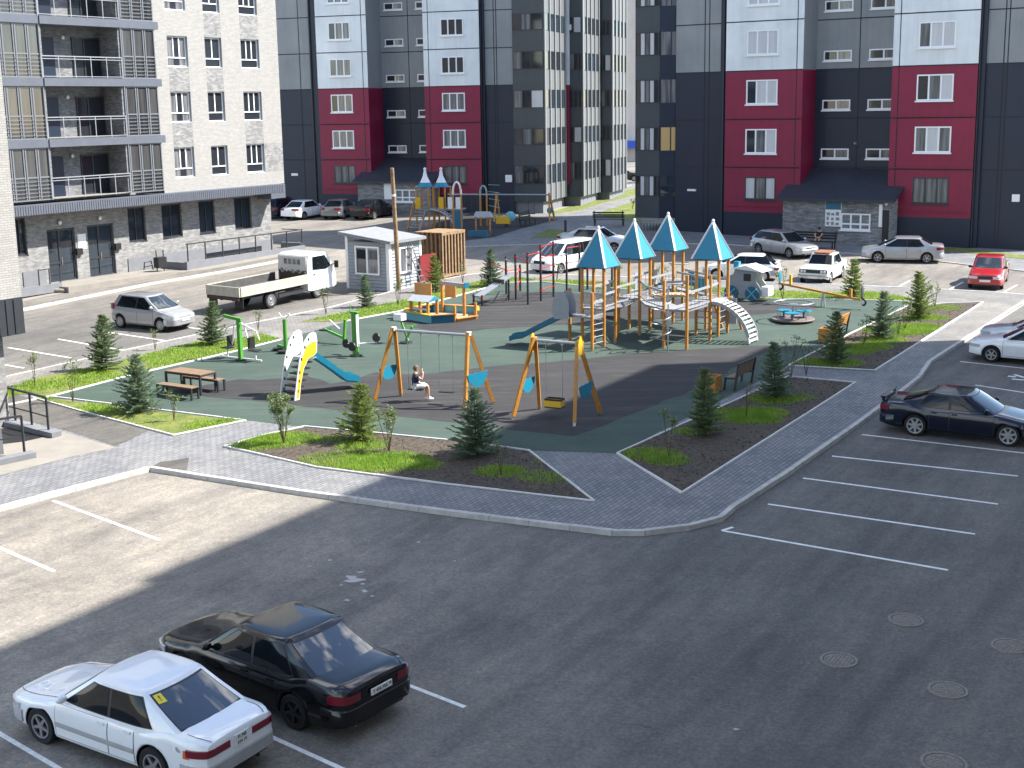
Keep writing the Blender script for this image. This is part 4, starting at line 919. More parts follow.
def car(name, label, loc, heading, P, group=None):
    """lofted car body: x forward, y left, origin on the ground under the middle"""
    L, W = P['L'], P['W']; hl = L/2; wh = W/2
    top = P['top']; belt = P['belt']                           # lower-body crown line, glass line
    rw = P.get('rw', .31); fx, rx = hl-P['fo'], hl-P['fo']-P['wb']
    body_m = P['paint']
    root = thing(name, label, P.get('cat', 'car'), loc, heading, group); root.rotation_euler[0] = P.get('roll', 0); root.rotation_euler[1] = P.get('pitch', 0)
    fe, re_ = P.get('fround', .55), P.get('rround', .45)
    def plan(x):
        d, e, k = (hl-x, fe, P.get('ftap', .24)) if x > 0 else (hl+x, re_, P.get('rtap', .17))
        v = 1.0
        if d < e: v -= k*((1-max(d, 0)/e)**2.4)
        return v - .02*abs(x/hl)
    zb = lambda x: .20 + .10*max(0, (abs(x)-hl+.6)/.6)**1.5
    crown = P.get('crown', .05); RA = rw+.05
    def ring(x, kw=1.0, kz=0.0):
        w_ = wh*plan(x)*kw; t = interp(top, x)-kz; b = zb(x)+kz; sh = t-crown; H = sh-b
        za = b+.03
        for xw in (fx, rx):
            q = RA*RA-(x-xw)**2
            if q > 1e-9: za = max(za, rw+.005+math.sqrt(q))
        za = min(za, sh-.16); h2 = sh-za; yi = min(.80*w_, wh-.25)
        return [(0, b), (yi, b), (yi, za-.002), (.955*w_ if za < b+.05 else .985*w_, za), (.988*w_, max(za+.02*h2, b+.14*H)), (1.0*w_, max(za+.10*h2, b+.40*H)), (.997*w_, max(za+.25*h2, b+.62*H)), (.982*w_, max(za+.55*h2, b+.80*H)), (.955*w_, max(za+.80*h2, b+.93*H)), (.925*w_, sh-.004), (.87*w_, sh+.25*crown), (.62*w_, t-.25*crown), (0, t)]
    N = 40; xs_ = [-hl+.03+(L-.06)*i/N for i in range(N+1)]; xs_ = [x for x in xs_ if all(abs(abs(x-xw)-RA) > .02 for xw in (fx, rx))]
    for xw in (fx, rx): xs_ += [xw+RA*math.cos(math.pi*k/14)*(1 if 0 < k < 14 else 1.004) for k in range(15)] + [xw-RA*.9985, xw+RA*.9985]
    xs_ = sorted(xs_)
    secs = [(-hl, ring(-hl+.001, .90, .035)), ] + [(x, ring(x)) for x in xs_] + [(hl, ring(hl-.001, .88, .04))]
    mb = MB(); K_ = len(secs[0][1]); full = 2*K_-2; vs = []
    for x, rg in secs:
        vs += [(x, y, z) for y, z in rg] + [(x, -y, z) for y, z in rg[-2:0:-1]]
    fs = []
    for i in range(len(secs)-1):
        for k in range(full): fs.append((i*full+k, i*full+(k+1) % full, (i+1)*full+(k+1) % full, (i+1)*full+k))
    fs += [tuple(range(full))[::-1], tuple(range((len(secs)-1)*full, len(secs)*full))]
    mb.add(vs, fs)
    nb_ = (len(secs)-1)*full
    for q in range(nb_):
        k = q % full
        if k in (0, 1, 2, full-1, full-2, full-3): mb.m[q] = 1
    body = mb.build('body', [body_m, M['black']], root)
    body.data.polygons.foreach_set('use_smooth', [True]*len(body.data.polygons)); body.data.set_sharp_from_angle(angle=rad(32))
    def side_y(x, z):
        rg = ring(x); 
        for (y0, z0), (y1, z1) in zip(rg[3:-1], rg[4:]):
            if z0 <= z <= z1: return y0 + (y1-y0)*(z-z0)/(z1-z0+1e-9)
        return rg[3][0]
    def top_z(x, y):
        rg = ring(x)
        for (y0, z0), (y1, z1) in zip(rg[8:-1], rg[9:]):
            if y1 <= y <= y0: return z0 + (z1-z0)*(y0-y)/(y0-y1+1e-9)
        return rg[9][1]
    # ---- greenhouse
    G = P['gh']; xf0, xf1, xr1, xr0 = G['xf0'], G['xf1'], G['xr1'], G['xr0']; zr = P['H']; wb_, wt = G.get('wb', .90)*wh, G.get('wt', .66)*wh
    bf0, bf1 = G.get('bf', (.16, .10)); br0, br1 = G.get('br', (.12, .07))
    z0f = lambda x: interp(belt, x)
    rc = G.get('crown', .045)
    def wid(h): return wb_ + (wt-wb_)*(h**1.15 if h > 0 else h)
    def xfr(h): return xf0 + (xf1-xf0)*h
    def xre(h): return xr0 + (xr1-xr0)*h
    def zz(x, h): b_ = z0f(x); return b_ + (zr-rc-b_)*h
    bul = G.get('bulge', .03)
    def side(x, h, s, off=0.0):
        u = (x - xre(h))/(xfr(h)-xre(h)); w_ = wid(h) + bul*(4*u*(1-u)) - .03*(1-min(1, u*5 if u < .2 else 1)) - .05*max(0, (u-.75)/.25)**2
        return Vector((x, s*(w_+off), zz(x, h)+off*.3))
    def front(v, h, off=0.0):                                   # v -1..1
        e = side(xfr(h), h, 1).y; x = xfr(h) + (bf0+(bf1-bf0)*h)*(1-v*v)
        return Vector((x+off, v*e, zz(xfr(h), h)+off*.6 + .0*(1-v*v)))
    def back(v, h, off=0.0):
        e = side(xre(h), h, 1).y; x = xre(h) - (br0+(br1-br0)*h)*(1-v*v)
        return Vector((x-off, v*e, zz(xre(h), h)+off*.6))
    hs = [-.25, 0, .2, .4, .6, .8, .93, 1.0]; ns, nf = 14, 8; gv = []; 
    def outline(h):
        out = [side(xre(h)+(xfr(h)-xre(h))*i/ns, h, 1) for i in range(ns)]
        out += [front(1-2*i/nf, h) for i in range(nf)]
        out += [side(xfr(h)+(xre(h)-xfr(h))*i/ns, h, -1) for i in range(ns)]
        out += [back(-1+2*i/nf, h) for i in range(nf)]
        return out
    rings = [outline(h) for h in hs]
    top_r = rings[-1]; cx = (xf1+xr1)/2
    for sc_, dz in ((.955, .018), (.85, .03), (.6, .040), (.3, .045)):
        rings.append([Vector((cx+(p.x-cx)*sc_, p.y*sc_, p.z + dz*rc/.045)) for p in top_r])
    n = len(rings[0]); mb = MB(); vs = [p for r_ in rings for p in r_]; fs = []
    for i in range(len(rings)-1):
        for k in range(n): fs.append((i*n+k, i*n+(k+1) % n, (i+1)*n+(k+1) % n, (i+1)*n+k))
    fs.append(tuple(range((len(rings)-1)*n, len(rings)*n))); mb.add(vs, fs)
    mb.build('roof', P.get('roofpaint', body_m), root, smooth=38)
    gm = P.get('glass', 'car_glass'); e = .006
    def patch(fn, nu, nv, name, m, parent=root, smooth=60): return MB().grid(fn, nu, nv).build(name, M[m] if isinstance(m, str) else m, parent, smooth=smooth)
    vw = G.get('vf', .90); h0, h1 = G.get('hw', (.05, .93))
    patch(lambda u, v: front(-vw*1.02+2*vw*1.02*u, h0-.05+(h1+.03-h0+.05)*v, e*.5), 10, 4, 'windscreen_seal', 'black')
    patch(lambda u, v: front(-vw+2*vw*u, h0+(h1-h0)*v, e), 10, 4, 'windscreen', P.get('fglass', gm))
    vb = G.get('vb', .86); hb0, hb1 = G.get('hb', (.06, .90))
    patch(lambda u, v: back(-vb*1.03+2*vb*1.03*u, hb0-.04+(hb1-hb0+.08)*v, e*.5), 10, 4, 'rear_window_seal', 'black')
    patch(lambda u, v: back(-vb+2*vb*u, hb0+(hb1-hb0)*v, e), 10, 4, 'rear_window', P.get('rglass', gm))
    sw = G['sides']                                             # (x bottom rear, x bottom front, x top front, x top rear)
    ha, hb_ = G.get('hs', (.06, .90))
    for s in (-1, 1):
        # dark rubber surround behind the side glass
        a0, a1, a2, a3 = sw[0][0]-.03, sw[-1][1]+.035, sw[-1][2]+.02, sw[0][3]-.03
        def sur(u, v, s=s): 
            xa = a0+(a3-a0)*v; xb = a1+(a2-a1)*v; return side(xa+(xb-xa)*u, ha-.035+(hb_+.03-ha+.035)*v, s, e*.6)
        patch(sur, 12, 4, 'side_window_seal', P.get('trim', 'black'))
        for q in sw:
            def sg(u, v, s=s, q=q):
                xa = q[0]+(q[3]-q[0])*v; xb = q[1]+(q[2]-q[1])*v; return side(xa+(xb-xa)*u, ha+(hb_-ha)*v, s, e*1.6)
            patch(sg, 6, 4, 'side_window', gm)
    # ---- doors with shut lines and handles
    for s in (-1, 1):
        for (xa, xb) in P['doors']:
            db = MB(); za, zt_ = .30, min(interp(top, xa), interp(top, xb))-crown-.012
            def dp(u, v, xa=xa, xb=xb, s=s, off=.006, zt_=zt_):
                x = xa+(xb-xa)*u; z = za+(zt_-za)*v; return (x, s*(side_y(x, z)+off), z)
            def dl(u, v, xa=xa, xb=xb, s=s, zt_=zt_):
                x = xa-.012+(xb-xa+.024)*u; z = za-.012+(zt_-za+.016)*v; return (x, s*(side_y(x, z)+.003), z)
            db.grid(dl, 6, 8, 1); db.grid(dp, 6, 8, 0)
            d = db.build('door', [body_m, M['black']], root, smooth=60)
            hx = xa+.14; hz = P.get('hz', .80); y = side_y(hx, hz)
            MB().box(hx-.08, hx+.08, s*(y+.004) if s > 0 else -(y+.03), s*(y+.03) if s > 0 else -(y+.004), hz-.016, hz+.016).build('handle', P.get('handle', body_m), d)
        if P.get('strip'):
            zc = P['strip'][0]; hh = P['strip'][1]; xa, xb = rx+rw+.09, fx-rw-.09
            MB().grid(lambda u, v, s=s: (xa+(xb-xa)*u, s*(side_y(xa+(xb-xa)*u, zc)+.018 - .008*abs(2*v-1)), zc-hh+2*hh*v), 10, 2).build('side_strip', M[P['strip'][2]], root, smooth=60)
    # ---- bonnet and boot shut lines
    xf_ = P['gh']['xf0']+.10; xe = hl-.10; xb_ = P['gh']['xr0']-.14; xt_ = -hl+.05
    def strip(pts, wd=.007):
        gaps = MB()
        for (xa, ya), (xb2, yb2) in zip(pts[:-1], pts[1:]):
            n_ = Vector((-(yb2-ya), xb2-xa, 0)).normalized()*wd
            gaps.add([(xa+n_.x, ya+n_.y, top_z(xa, abs(ya))+.004), (xb2+n_.x, yb2+n_.y, top_z(xb2, abs(yb2))+.004), (xb2-n_.x, yb2-n_.y, top_z(xb2, abs(yb2))+.004), (xa-n_.x, ya-n_.y, top_z(xa, abs(ya))+.004)], [(0,1,2,3)])
        gaps.build('panel_gap', M['black'], root, fix=False)
    for s in (-1, 1):
        if xe-xf_ > .3: strip([(xf_+(xe-xf_)*i/10, s*wh*(.80-.10*(i/10)**2)*min(1, plan(xf_+(xe-xf_)*i/10)/.97)) for i in range(11)])
        if xb_-xt_ > .25: strip([(xb_+(xt_-xb_)*i/8, s*wh*.76*min(1, plan(xb_+(xt_-xb_)*i/8)/.97)) for i in range(9)])
    # ---- mirrors
    for s in (-1, 1):
        mx = sw[-1][1]-.05; p = side(mx, .06, s)
        mb = MB().ball((mx+.02, p.y+s*.11, p.z+.07), .07, .11, .075, 10); mb.bar((mx+.05, p.y, p.z+.02), (mx+.03, p.y+s*.08, p.z+.05), .05)
        mb.build('mirror', P.get('mirror', body_m), root, smooth=60)
    # ---- wrapped bands round nose and tail
    def bandpath(front_, y0, y1, n=14, off=.0):
        """points along the body outline; y0,y1 <= 1: lateral fraction of the half width, > 1: metres (minus one) back along the flank from the corner"""
        sg = 1 if front_ else -1; kc = .88 if front_ else .90; P0 = [(hl, 0.0), (hl, kc*wh*plan(sg*(hl-.001)))]
        x = hl-.03
        while x > hl-1.4: P0.append((x, wh*plan(sg*x))); x -= .03
        cum = [0]
        for a, b_ in zip(P0[:-1], P0[1:]): cum.append(cum[-1]+math.hypot(b_[0]-a[0], b_[1]-a[1]))
        def s_of(v):
            if v <= 1:
                for (a, b_, ca, cb_) in zip(P0[:-1], P0[1:], cum[:-1], cum[1:]):
                    if a[1] <= v*wh*.955 <= b_[1]: return ca+(cb_-ca)*(v*wh*.955-a[1])/(b_[1]-a[1]+1e-9)
            xc = next(x_ for x_, y_ in P0[2:] if y_ >= .95*wh*.99 or x_ < hl-.5)
            xt = xc-max(0, v-1); return next(c_ for (x_, y_), c_ in zip(P0[2:], cum[2:]) if x_ <= xt)
        def p_at(s_):
            for (a, b_, ca, cb_) in zip(P0[:-1], P0[1:], cum[:-1], cum[1:]):
                if s_ <= cb_: t = (s_-ca)/(cb_-ca+1e-9); return (a[0]+(b_[0]-a[0])*t, a[1]+(b_[1]-a[1])*t)
            return P0[-1]
        sa, sb_ = s_of(y0), s_of(y1); out = [p_at(sa+(sb_-sa)*i/n) for i in range(n+1)]
        res = []
        for i, (x, y) in enumerate(out):
            a, b_ = out[max(0, i-1)], out[min(len(out)-1, i+1)]; tx, ty = b_[0]-a[0], b_[1]-a[1]; l = math.hypot(tx, ty) or 1
            if y0 == 0 and i == 0: tx, ty, l = 0, 1, 1
            res.append(((x+ty/l*off)*sg, y-tx/l*off))
        return res
    def band(front_, y0, y1, z0, z1, off, s, name, m, n=14, zslope=0.0, prof=0.0, parent=None):
        base = bandpath(front_, y0, y1, n, off); inn = bandpath(front_, y0, y1, n, -.05); vs = []; k = len(base)
        for (x, y), (xi, yi) in zip(base, inn):
            dz = zslope*(abs(y)/wh); q = prof*(1 if front_ else -1)
            vs += [(x, s*y, z0+dz), (x+(-q), s*y, z1+dz), (xi, s*yi, z1+dz), (xi, s*yi, z0+dz)]
        fs = []
        for i in range(k-1):
            for j in range(4): fs.append((i*4+j, i*4+(j+1) % 4, (i+1)*4+(j+1) % 4, (i+1)*4+j))
        fs += [(0,1,2,3), ((k-1)*4+3, (k-1)*4+2, (k-1)*4+1, (k-1)*4)]
        return MB().add(vs, fs).build(name, M[m] if isinstance(m, str) else m, parent or root, smooth=50)
    zmax_ = dict(f=interp(top, hl-.06)-crown-.035, r=9)
    for front_, key in ((True, 'fband'), (False, 'rband')):
        for (nm, y0, y1, z0, z1, off, m, both, zs) in P.get(key, []):
            if nm == 'headlight' and z1 > zmax_['f']: z0, z1 = z0-(z1-zmax_['f']), zmax_['f']
            if both == 2:
                for s in (-1, 1): band(front_, y0, y1, z0, z1, off, s, nm, m, zslope=zs)
            else:
                base = bandpath(front_, 0, y1, 14, off); full_ = [(x, -y) for x, y in base[:0:-1]] + base; inn = bandpath(front_, 0, y1, 14, -.06); fi = [(x, -y) for x, y in inn[:0:-1]] + inn
                vs = []; k = len(full_)
                for (x, y), (xi, yi) in zip(full_, fi): vs += [(x, y, z0+.02), (x, y, z1-.02), (x-(.02 if front_ else -.02), y*.99, z1), (xi, yi, z1), (xi, yi, z0)]
                fs = [(i*5+j, i*5+(j+1) % 5, (i+1)*5+(j+1) % 5, (i+1)*5+j) for i in range(k-1) for j in range(5)] + [(0,1,2,3,4), tuple((k-1)*5+4-j for j in range(5))]
                MB().add(vs, fs).build(nm, body_m if m == 'paint' else M[m], root, smooth=40)
    # ---- number plates
    for front_, key in ((True, 'fplate'), (False, 'rplate')):
        if key in P:
            z, w2, h2, txt, lines = P[key]; x = (hl+.052)*(1 if front_ else -1) + P.get(key+'_dx', 0)
            pl = MB().box(min(x, x-.02*(1 if front_ else -1)), max(x, x-.02*(1 if front_ else -1)), -w2/2, w2/2, z-h2/2, z+h2/2).build('number_plate', M['plate'], root)
            sg = 1 if front_ else -1
            RT = Matrix(((0,0,sg,0), (sg,0,0,0), (0,1,0,0), (0,0,0,1)))
            for (t, sz, dy, dz) in lines:
                lettering('plate_lettering', t, sz, M['ink'], pl, Matrix.Translation((x+.003*sg, sg*dy, z+dz)) @ RT, squeeze=.9)
    # ---- wheels
    for x in (fx, rx):
        for s in (-1, 1): wheel(root, x, s*(wh-.105), rw, P.get('ww', .19), P.get('spokes', 5), P.get('rim', 'chrome'), P.get('wstyle', 'spoke'), P.get('hub', .66))
    root['_fx'] = fx
    return root, dict(side=side, front=front, back=back, side_y=side_y, hl=hl, wh=wh, top=top, zz=zz)
def place(front_px, rear_px, P, left=True):
    """car origin and heading from the two visible wheel contact points; left: they are the car's left wheels"""
    a, b = gs(*front_px), gs(*rear_px); d = (a-b); hd = math.degrees(math.atan2(d.y, d.x)); return place_mid((a+b)/2, hd, P, left)
def place_mid(m_, hd, P, left):
    f = dirv(hd); lft = Vector((-f.y, f.x, 0)); fx = P['L']/2-P['fo']; mid = fx-P['wb']/2
    o = m_ - f*mid + lft*(-(P['W']/2-.1) if left else (P['W']/2-.1)); o.z = terr(o.y)
    P['roll'] = math.atan(SL*lft.y)*1.0; P['pitch'] = -math.atan(SL*f.y)
    return o, hd
def place_wheel(px, hd, P, frontw=True, left=True):
    c = gs(*px); f = dirv(hd); fx = P['L']/2-P['fo']; x = fx if frontw else fx-P['wb']
    return place_mid(c - f*(x-(fx-P['wb']/2)), hd, P, left)
def mk(kind, pt, L, W, H, wb, fo, **k):
    hl = L/2; s = L/4.52; P = dict(L=L, W=W, H=H, wb=wb, fo=fo, paint=pt); fxx = hl-fo; rxx = fxx-wb; rw = k.get('rw', .31)
    if kind == 'sedan':
        d = k.get('deck', 1.0); hz = k.get('hood', .95)
        P['top'] = [(-hl, d-.07), (-hl+.10, d-.02), (-hl+.25, d), (-1.5*s, d+.02), (-.9*s, .95), (.7*s, .95), (1.0*s, hz), (1.85*s, hz-.13), (hl-.12, hz-.18), (hl, hz-.22)]
        P['belt'] = [(-1.65*s, d-.02), (-.8*s, .915), (.8*s, .905), (1.0*s, hz-.03)]
        P['gh'] = dict(xf0=.98*s, xf1=.24*s, xr1=k.get('xr1', -.92)*s, xr0=k.get('xr0', -1.60)*s, sides=[(-1.16*s, -.27*s, -.27*s, -.86*s), (-.20*s, .80*s, .17*s, -.20*s)], wt=k.get('wt', .76))
    elif kind == 'hatch':
        d = k.get('deck', .98); hz = k.get('hood', .98)
        P['top'] = [(-hl, d-.12), (-hl+.12, d-.02), (-hl+.5, d), (-.3, .96), (hl-1.35, .96), (hl-1.12, hz), (hl-.55, hz-.11), (hl-.15, hz-.20), (hl, hz-.26)]
        P['belt'] = [(-hl+.1, d-.02), (-.6, .95), (hl-1.4, .91), (hl-1.1, hz-.03)]
        xf0 = hl-k.get('cowl', 1.12); P['gh'] = dict(xf0=xf0, xf1=xf0-.78, xr1=-hl+k.get('rtop', .50), xr0=-hl+k.get('rbase', .14), wt=.68,
            sides=[(-hl+.42, -.30, -.30, -hl+.66), (-.23, xf0-.20, xf0-.86, -.23)], bf=(.18, .12))
        P['rround'] = .35; P['rtap'] = .14
    elif kind == 'van':
        d, hz = 1.0, 1.08
        P['top'] = [(-hl, d-.15), (-hl+.1, d), (-hl+.6, d+.02), (hl-1.2, 1.0), (hl-.85, hz), (hl-.35, hz-.16), (hl-.08, hz-.30), (hl, hz-.42)]
        P['belt'] = [(-hl, 1.02), (0, .98), (hl-.9, 1.0)]
        P['gh'] = dict(xf0=hl-.80, xf1=hl-1.75, xr1=-hl+.30, xr0=-hl+.10, wt=.74, sides=[(-hl+.35, -.75, -.75, -hl+.45), (-.68, .30, .30, -.68), (.37, hl-1.05, hl-1.75, .37)], bf=(.22, .14))
    elif kind == 'box':
        d, hz = .92, .93
        P['top'] = [(-hl, d-.03), (-hl+.1, d), (-1.3*s, d+.01), (-.9*s, .90), (.6*s, .90), (.85*s, hz), (hl-.15, hz-.06), (hl, hz-.09)]
        P['belt'] = [(-1.5*s, d-.02), (0, .88), (.9*s, hz-.03)]
        P['gh'] = dict(xf0=.80*s, xf1=.36*s, xr1=-.86*s, xr0=-1.28*s, wt=.76, wb=.90, bf=(.08, .05), br=(.07, .04), bulge=.01, crown=.05, sides=[(-1.02*s, -.30*s, -.30*s, -.80*s), (-.24*s, .66*s, .30*s, -.24*s)])
        P.update(fround=.25, rround=.25, ftap=.10, rtap=.10, crown=.025)
    P['doors'] = [(max(rxx+rw+.08, -hl+.5), -.24*s), (-.22*s, fxx-rw-.10)]
    P.update({a: b for a, b in k.items() if a not in ('deck', 'hood', 'xr1', 'xr0', 'wt', 'cowl', 'rtop', 'rbase')})
    return P
def lamps(P, fz, rz, fb=(.34,.58), rb=(.34,.60), fy=(.46,1.10), ry=(.46,1.08), bump='paint', grille=(.38, .58, .68), off=.022, rl='lamp_red'):
    P['fband'] = [('headlight', fy[0], fy[1], fz[0], fz[1], .012, 'lamp_clear', 2, 0), ('bumper', 0, 1.16, fb[0], fb[1], off, bump, 1, 0), ('lower_intake', 0, .55, .24, .33, .012, 'black', 1, 0)]
    if grille: P['fband'].append(('grille', 0, grille[0], grille[1], grille[2], .016, 'black', 1, 0))
    P['rband'] = [('tail_light', ry[0], ry[1], rz[0], rz[1], .012, rl, 2, 0), ('bumper', 0, 1.24, rb[0], rb[1], off, bump, 1, 0)]
    return P
white = paint('white', (.78,.79,.80)); offwhite = paint('cream_white', (.72,.72,.69), rough=.4); black = paint('black', (.006,.006,.007), rough=.12)
blueblack = paint('midnight_blue', (.006,.010,.024), .2, .14); silver = paint('silver', (.38,.385,.395), .5, .33); grey = paint('grey', (.17,.175,.185), .5, .33); redp = paint('red', (.36,.008,.013), .1)
pearl = paint('pearl', (.46,.48,.51), .3, .3); M['bump_grey'] = mat('grey_bumper', (.34,.34,.34), .6, var=.08)

# --- white saloon in the foreground
P = mk('sedan', white, 4.80, 1.78, 1.48, 2.74, .92, rw=.33, xr1=-.86, xr0=-1.66, deck=1.01, hood=.93, rim='steel', strip=(.50, .045, 'bump_grey'), rglass='glass_tint')
lamps(P, (.58,.70), (.72,.84), fb=(.30,.54), rb=(.33,.57), ry=(.30, 1.12), bump='bump_grey', grille=(.40, .58, .68))
P['rplate'] = (.77, .32, .20, '', [('M 340', .085, 0, .045), ('KM 19', .085, 0, -.05)]); P['rplate_dx'] = .03
o, hd = place((46, 742), (158, 783.5), P, True)
root, F = car('parked_car', 'white saloon with grey bumpers and a yellow sticker in its rear window', o, hd, P, 'cars parked in the yard')
# yellow beginner sticker and fuel flap, rust patch
e = .012
st_ = MB().grid(lambda u, v: F['back'](.62+.22*u, .70+.20*v, e), 2, 2).build('sticker', mat('sticker_yellow', (.75,.62,.03), .6), root)
a, b, c = F['back'](.84, .74, .016), F['back'](.66, .74, .016), F['back'](.75, .90, .016); ax = (b-a).normalized(); up = (c-(a+b)/2).normalized(); nz = ax.cross(up)
Mx = Matrix((ax, up, nz)).transposed().to_4x4(); Mx.translation = F['back'](.73, .80, .016)
lettering('exclamation_mark', '!', .17, M['ink'], st_, Mx)
for s in (1,):
    fy = lambda x, z, off: (x, s*(F['side_y'](x, z)+off), z)
    MB().grid(lambda u, v: fy(-1.72+.17*u, .66+.17*v, .004), 2, 2).build('fuel_flap', [white], root)
    pm = MB(); q = [(-1.88,.80), (-1.82,.84), (-1.78,.82), (-1.80,.77), (-1.86,.75), (-1.91,.77)]; pm.add([fy(x-.02, z, .004) for x, z in q], [tuple(range(6))]); pm.build('scraped_patch', [M['bump_grey']], root)
MB().tube([(-2.15, -.45, .24), (-2.33, -.45, .22)], .03, 8).build('exhaust', M['dark_metal'], root)
# orange outer corners of the tail lamps
for s in (-1, 1):
    MB().grid(lambda u, v: (-2.10+.12*u, s*(F['side_y'](-2.10+.12*u, .69+.13*v)+.018), .69+.13*v), 3, 2).build('indicator', M['lamp_orange'], root)

# --- black saloon in the foreground
P = mk('sedan', black, 5.06, 1.90, 1.53, 2.97, .88, xr1=-.86, xr0=-1.58, deck=1.05, hood=.97, rw=.325, rim='black', hub=.72, mirror=black, fglass='car_glass_clear', rglass='glass_tint')
lamps(P, (.62,.75), (.74,.88), fb=(.32,.58), rb=(.36,.64), ry=(.52, 1.10), grille=(.24, .60, .74), off=.028)
P['rplate'] = (.80, .52, .115, '', [('Y 456 MA', .10, -.045, 0), ('19', .075, .20, .012)]); P['rplate_dx'] = -.02
o, hd = place_wheel((297, 728), 142.5, P, False, True)
root, F = car('parked_car', 'black saloon beside the white one, with blue sky reflected in its rear window', o, hd, P, 'cars parked in the yard')
RTm = Matrix(((0,0,-1,0), (-1,0,0,0), (0,1,0,0), (0,0,0,1)))
em = MB().lathe([(0, .006), (.042, .005), (.045, 0)], 20, M=Matrix.Translation((-2.392, 0, .92)) @ Matrix.Rotation(rad(-90), 4, 'Y')).build('emblem', M['chrome'], root)
q4 = MB()
for k, a in enumerate((0, 90, 180, 270)):
    pts = [(0, 0)] + [(.032*math.cos(rad(a+t)), .032*math.sin(rad(a+t))) for t in range(0, 91, 15)]
    q4.add([(-2.3995, x, .92+z) for x, z in pts], [tuple(range(len(pts)))], k % 2)
q4.build('emblem_quarters', [M['white'], M['teal']], em, fix=False)
MB().tube([(-2.2, .5, .25), (-2.42, .5, .24)], .035, 8).build('exhaust', M['steel'], root)
for s in (-1, 1):
    for x in (P['L']/2-P['fo'], P['L']/2-P['fo']-P['wb']):
        MB().lathe([(.222, .0), (.232, .008), (.242, .0)], 32, M=Matrix.Translation((x, s*(.9-.105+.098), .325)) @ Matrix.Rotation(rad(-90*s), 4, 'X')).build('rim_ring', mat('rust_red', (.20,.05,.035), .5), root)

# --- midnight blue saloon with a boot spoiler, parked on the right
P = mk('sedan', blueblack, 4.76, 1.76, 1.40, 2.73, .90, xr1=-.80, xr0=-1.62, deck=1.03, hood=.93, rw=.335, spokes=7, hub=.74)
lamps(P, (.60,.72), (.74,.88), fb=(.26,.54), rb=(.30,.60)); P['fglass'] = 'car_glass_clear'
o, hd = place((1016, 447), (907, 434.5), P, False)
root, F = car('parked_car', 'midnight blue saloon with a boot spoiler and pale seven-spoke wheels, parked on the right', o, hd, P, 'cars parked in the yard')
mb = MB().prism([(-2.36, -.76), (-2.22, -.72), (-2.22, .72), (-2.36, .76)], 1.09, 1.13)
for s in (-1, 1): mb.box(-2.33, -2.24, s*.66-.025, s*.66+.025, .98, 1.088)
mb.build('spoiler', blueblack, root)

# --- two white cars nosing in at the right edge
P = mk('sedan', white, 4.45, 1.71, 1.40, 2.6, .86, hood=.95, rim='steel', fglass='car_glass'); lamps(P, (.60,.74), (.7,.84), fb=(.28,.56))
o, hd = place_wheel((991, 362), 150, P, True, True); car('parked_car', 'white saloon at the right edge, nearer of two white cars side by side', o, hd, P, 'cars parked in the yard')
P = mk('sedan', pearl, 4.5, 1.74, 1.43, 2.65, .88, hood=.98, rim='steel'); lamps(P, (.64,.78), (.7,.84))
car('parked_car', 'pearl white car mostly hidden behind the white saloon at the right edge', Vector((o.x, o.y, o.z)) + Vector((U.x*2.55-.15, U.y*2.55+.1, 2.55*U.y*SL)), 150, P, 'cars parked in the yard')
P = mk('sedan', black, 4.5, 1.74, 1.43, 2.65, .88, hood=.98, rim='steel'); lamps(P, (.64,.78), (.7,.84))
car('parked_car', 'dark car nose just showing at the right edge, above the white cars', Vector((o.x, o.y, o.z)) + Vector((U.x*7.6+1.2, U.y*7.6-.4, 7.6*U.y*SL)), 150, P, 'cars parked in the yard')

# --- red saloon
P = mk('sedan', redp, 4.40, 1.70, 1.50, 2.6, .84, hood=1.0, deck=1.05, rim='steel', fglass='car_glass_clear', mirror=M['black'])
lamps(P, (.68,.82), (.72,.86), fb=(.30,.60), grille=(.42, .52, .74)); P['fplate'] = (.50, .52, .115, '', [])
a, b = gs(982, 289.5), gs(998, 263.5); hd = math.degrees(math.atan2((a-b).y, (a-b).x))
o, hd = place_mid(gs(1001.5, 289)+dirv(hd)*-1.3, hd, P, True)
car('parked_car', 'red saloon facing the viewer near the right edge', o, hd, P, 'cars parked in the yard')
# --- silver saloon parked across the right-hand block
P = mk('sedan', silver, 4.54, 1.76, 1.44, 2.70, .92, hood=.98, deck=1.06, rim='steel'); lamps(P, (.62,.76), (.78,.94), ry=(.55,1.2)); P['gh'].update(xf0=1.25, xf1=.35)
P['gh']['sides'][1] = (-.20, 1.02, .28, -.20)
o, hd = place((879, 262.5), (925, 263.5), P, True); car('parked_car', 'silver saloon standing side-on before the stone porch, facing left', o, hd, P, 'cars parked in the yard')
# --- silver hatchback
P = mk('hatch', silver, 4.42, 1.74, 1.47, 2.62, .90, rim='steel', rtop=.75, rbase=.18); lamps(P, (.66,.80), (.78,.96))
o, hd = place((796, 259.5), (753, 253), P, False); car('parked_car', 'silver hatchback side-on against the far footway, facing right', o, hd, P, 'cars parked in the yard')
# --- white hatchback
P = mk('hatch', white, 4.03, 1.65, 1.40, 2.46, .78, rim='steel', wstyle='disc', rtop=.90, rbase=.30, deck=.94); lamps(P, (.60,.74), (.64,.78), bump='bump_grey')
o, hd = place_wheel((763, 282), 162, P, False, True); root, F = car('parked_car', 'white three-box hatchback with a rear spoiler, behind the toy car panel', o, hd, P, 'cars parked in the yard')
MB().prism([(-1.98, -.62), (-1.80, -.58), (-1.80, .58), (-1.98, .62)], .99, 1.02).build('spoiler', white, root)
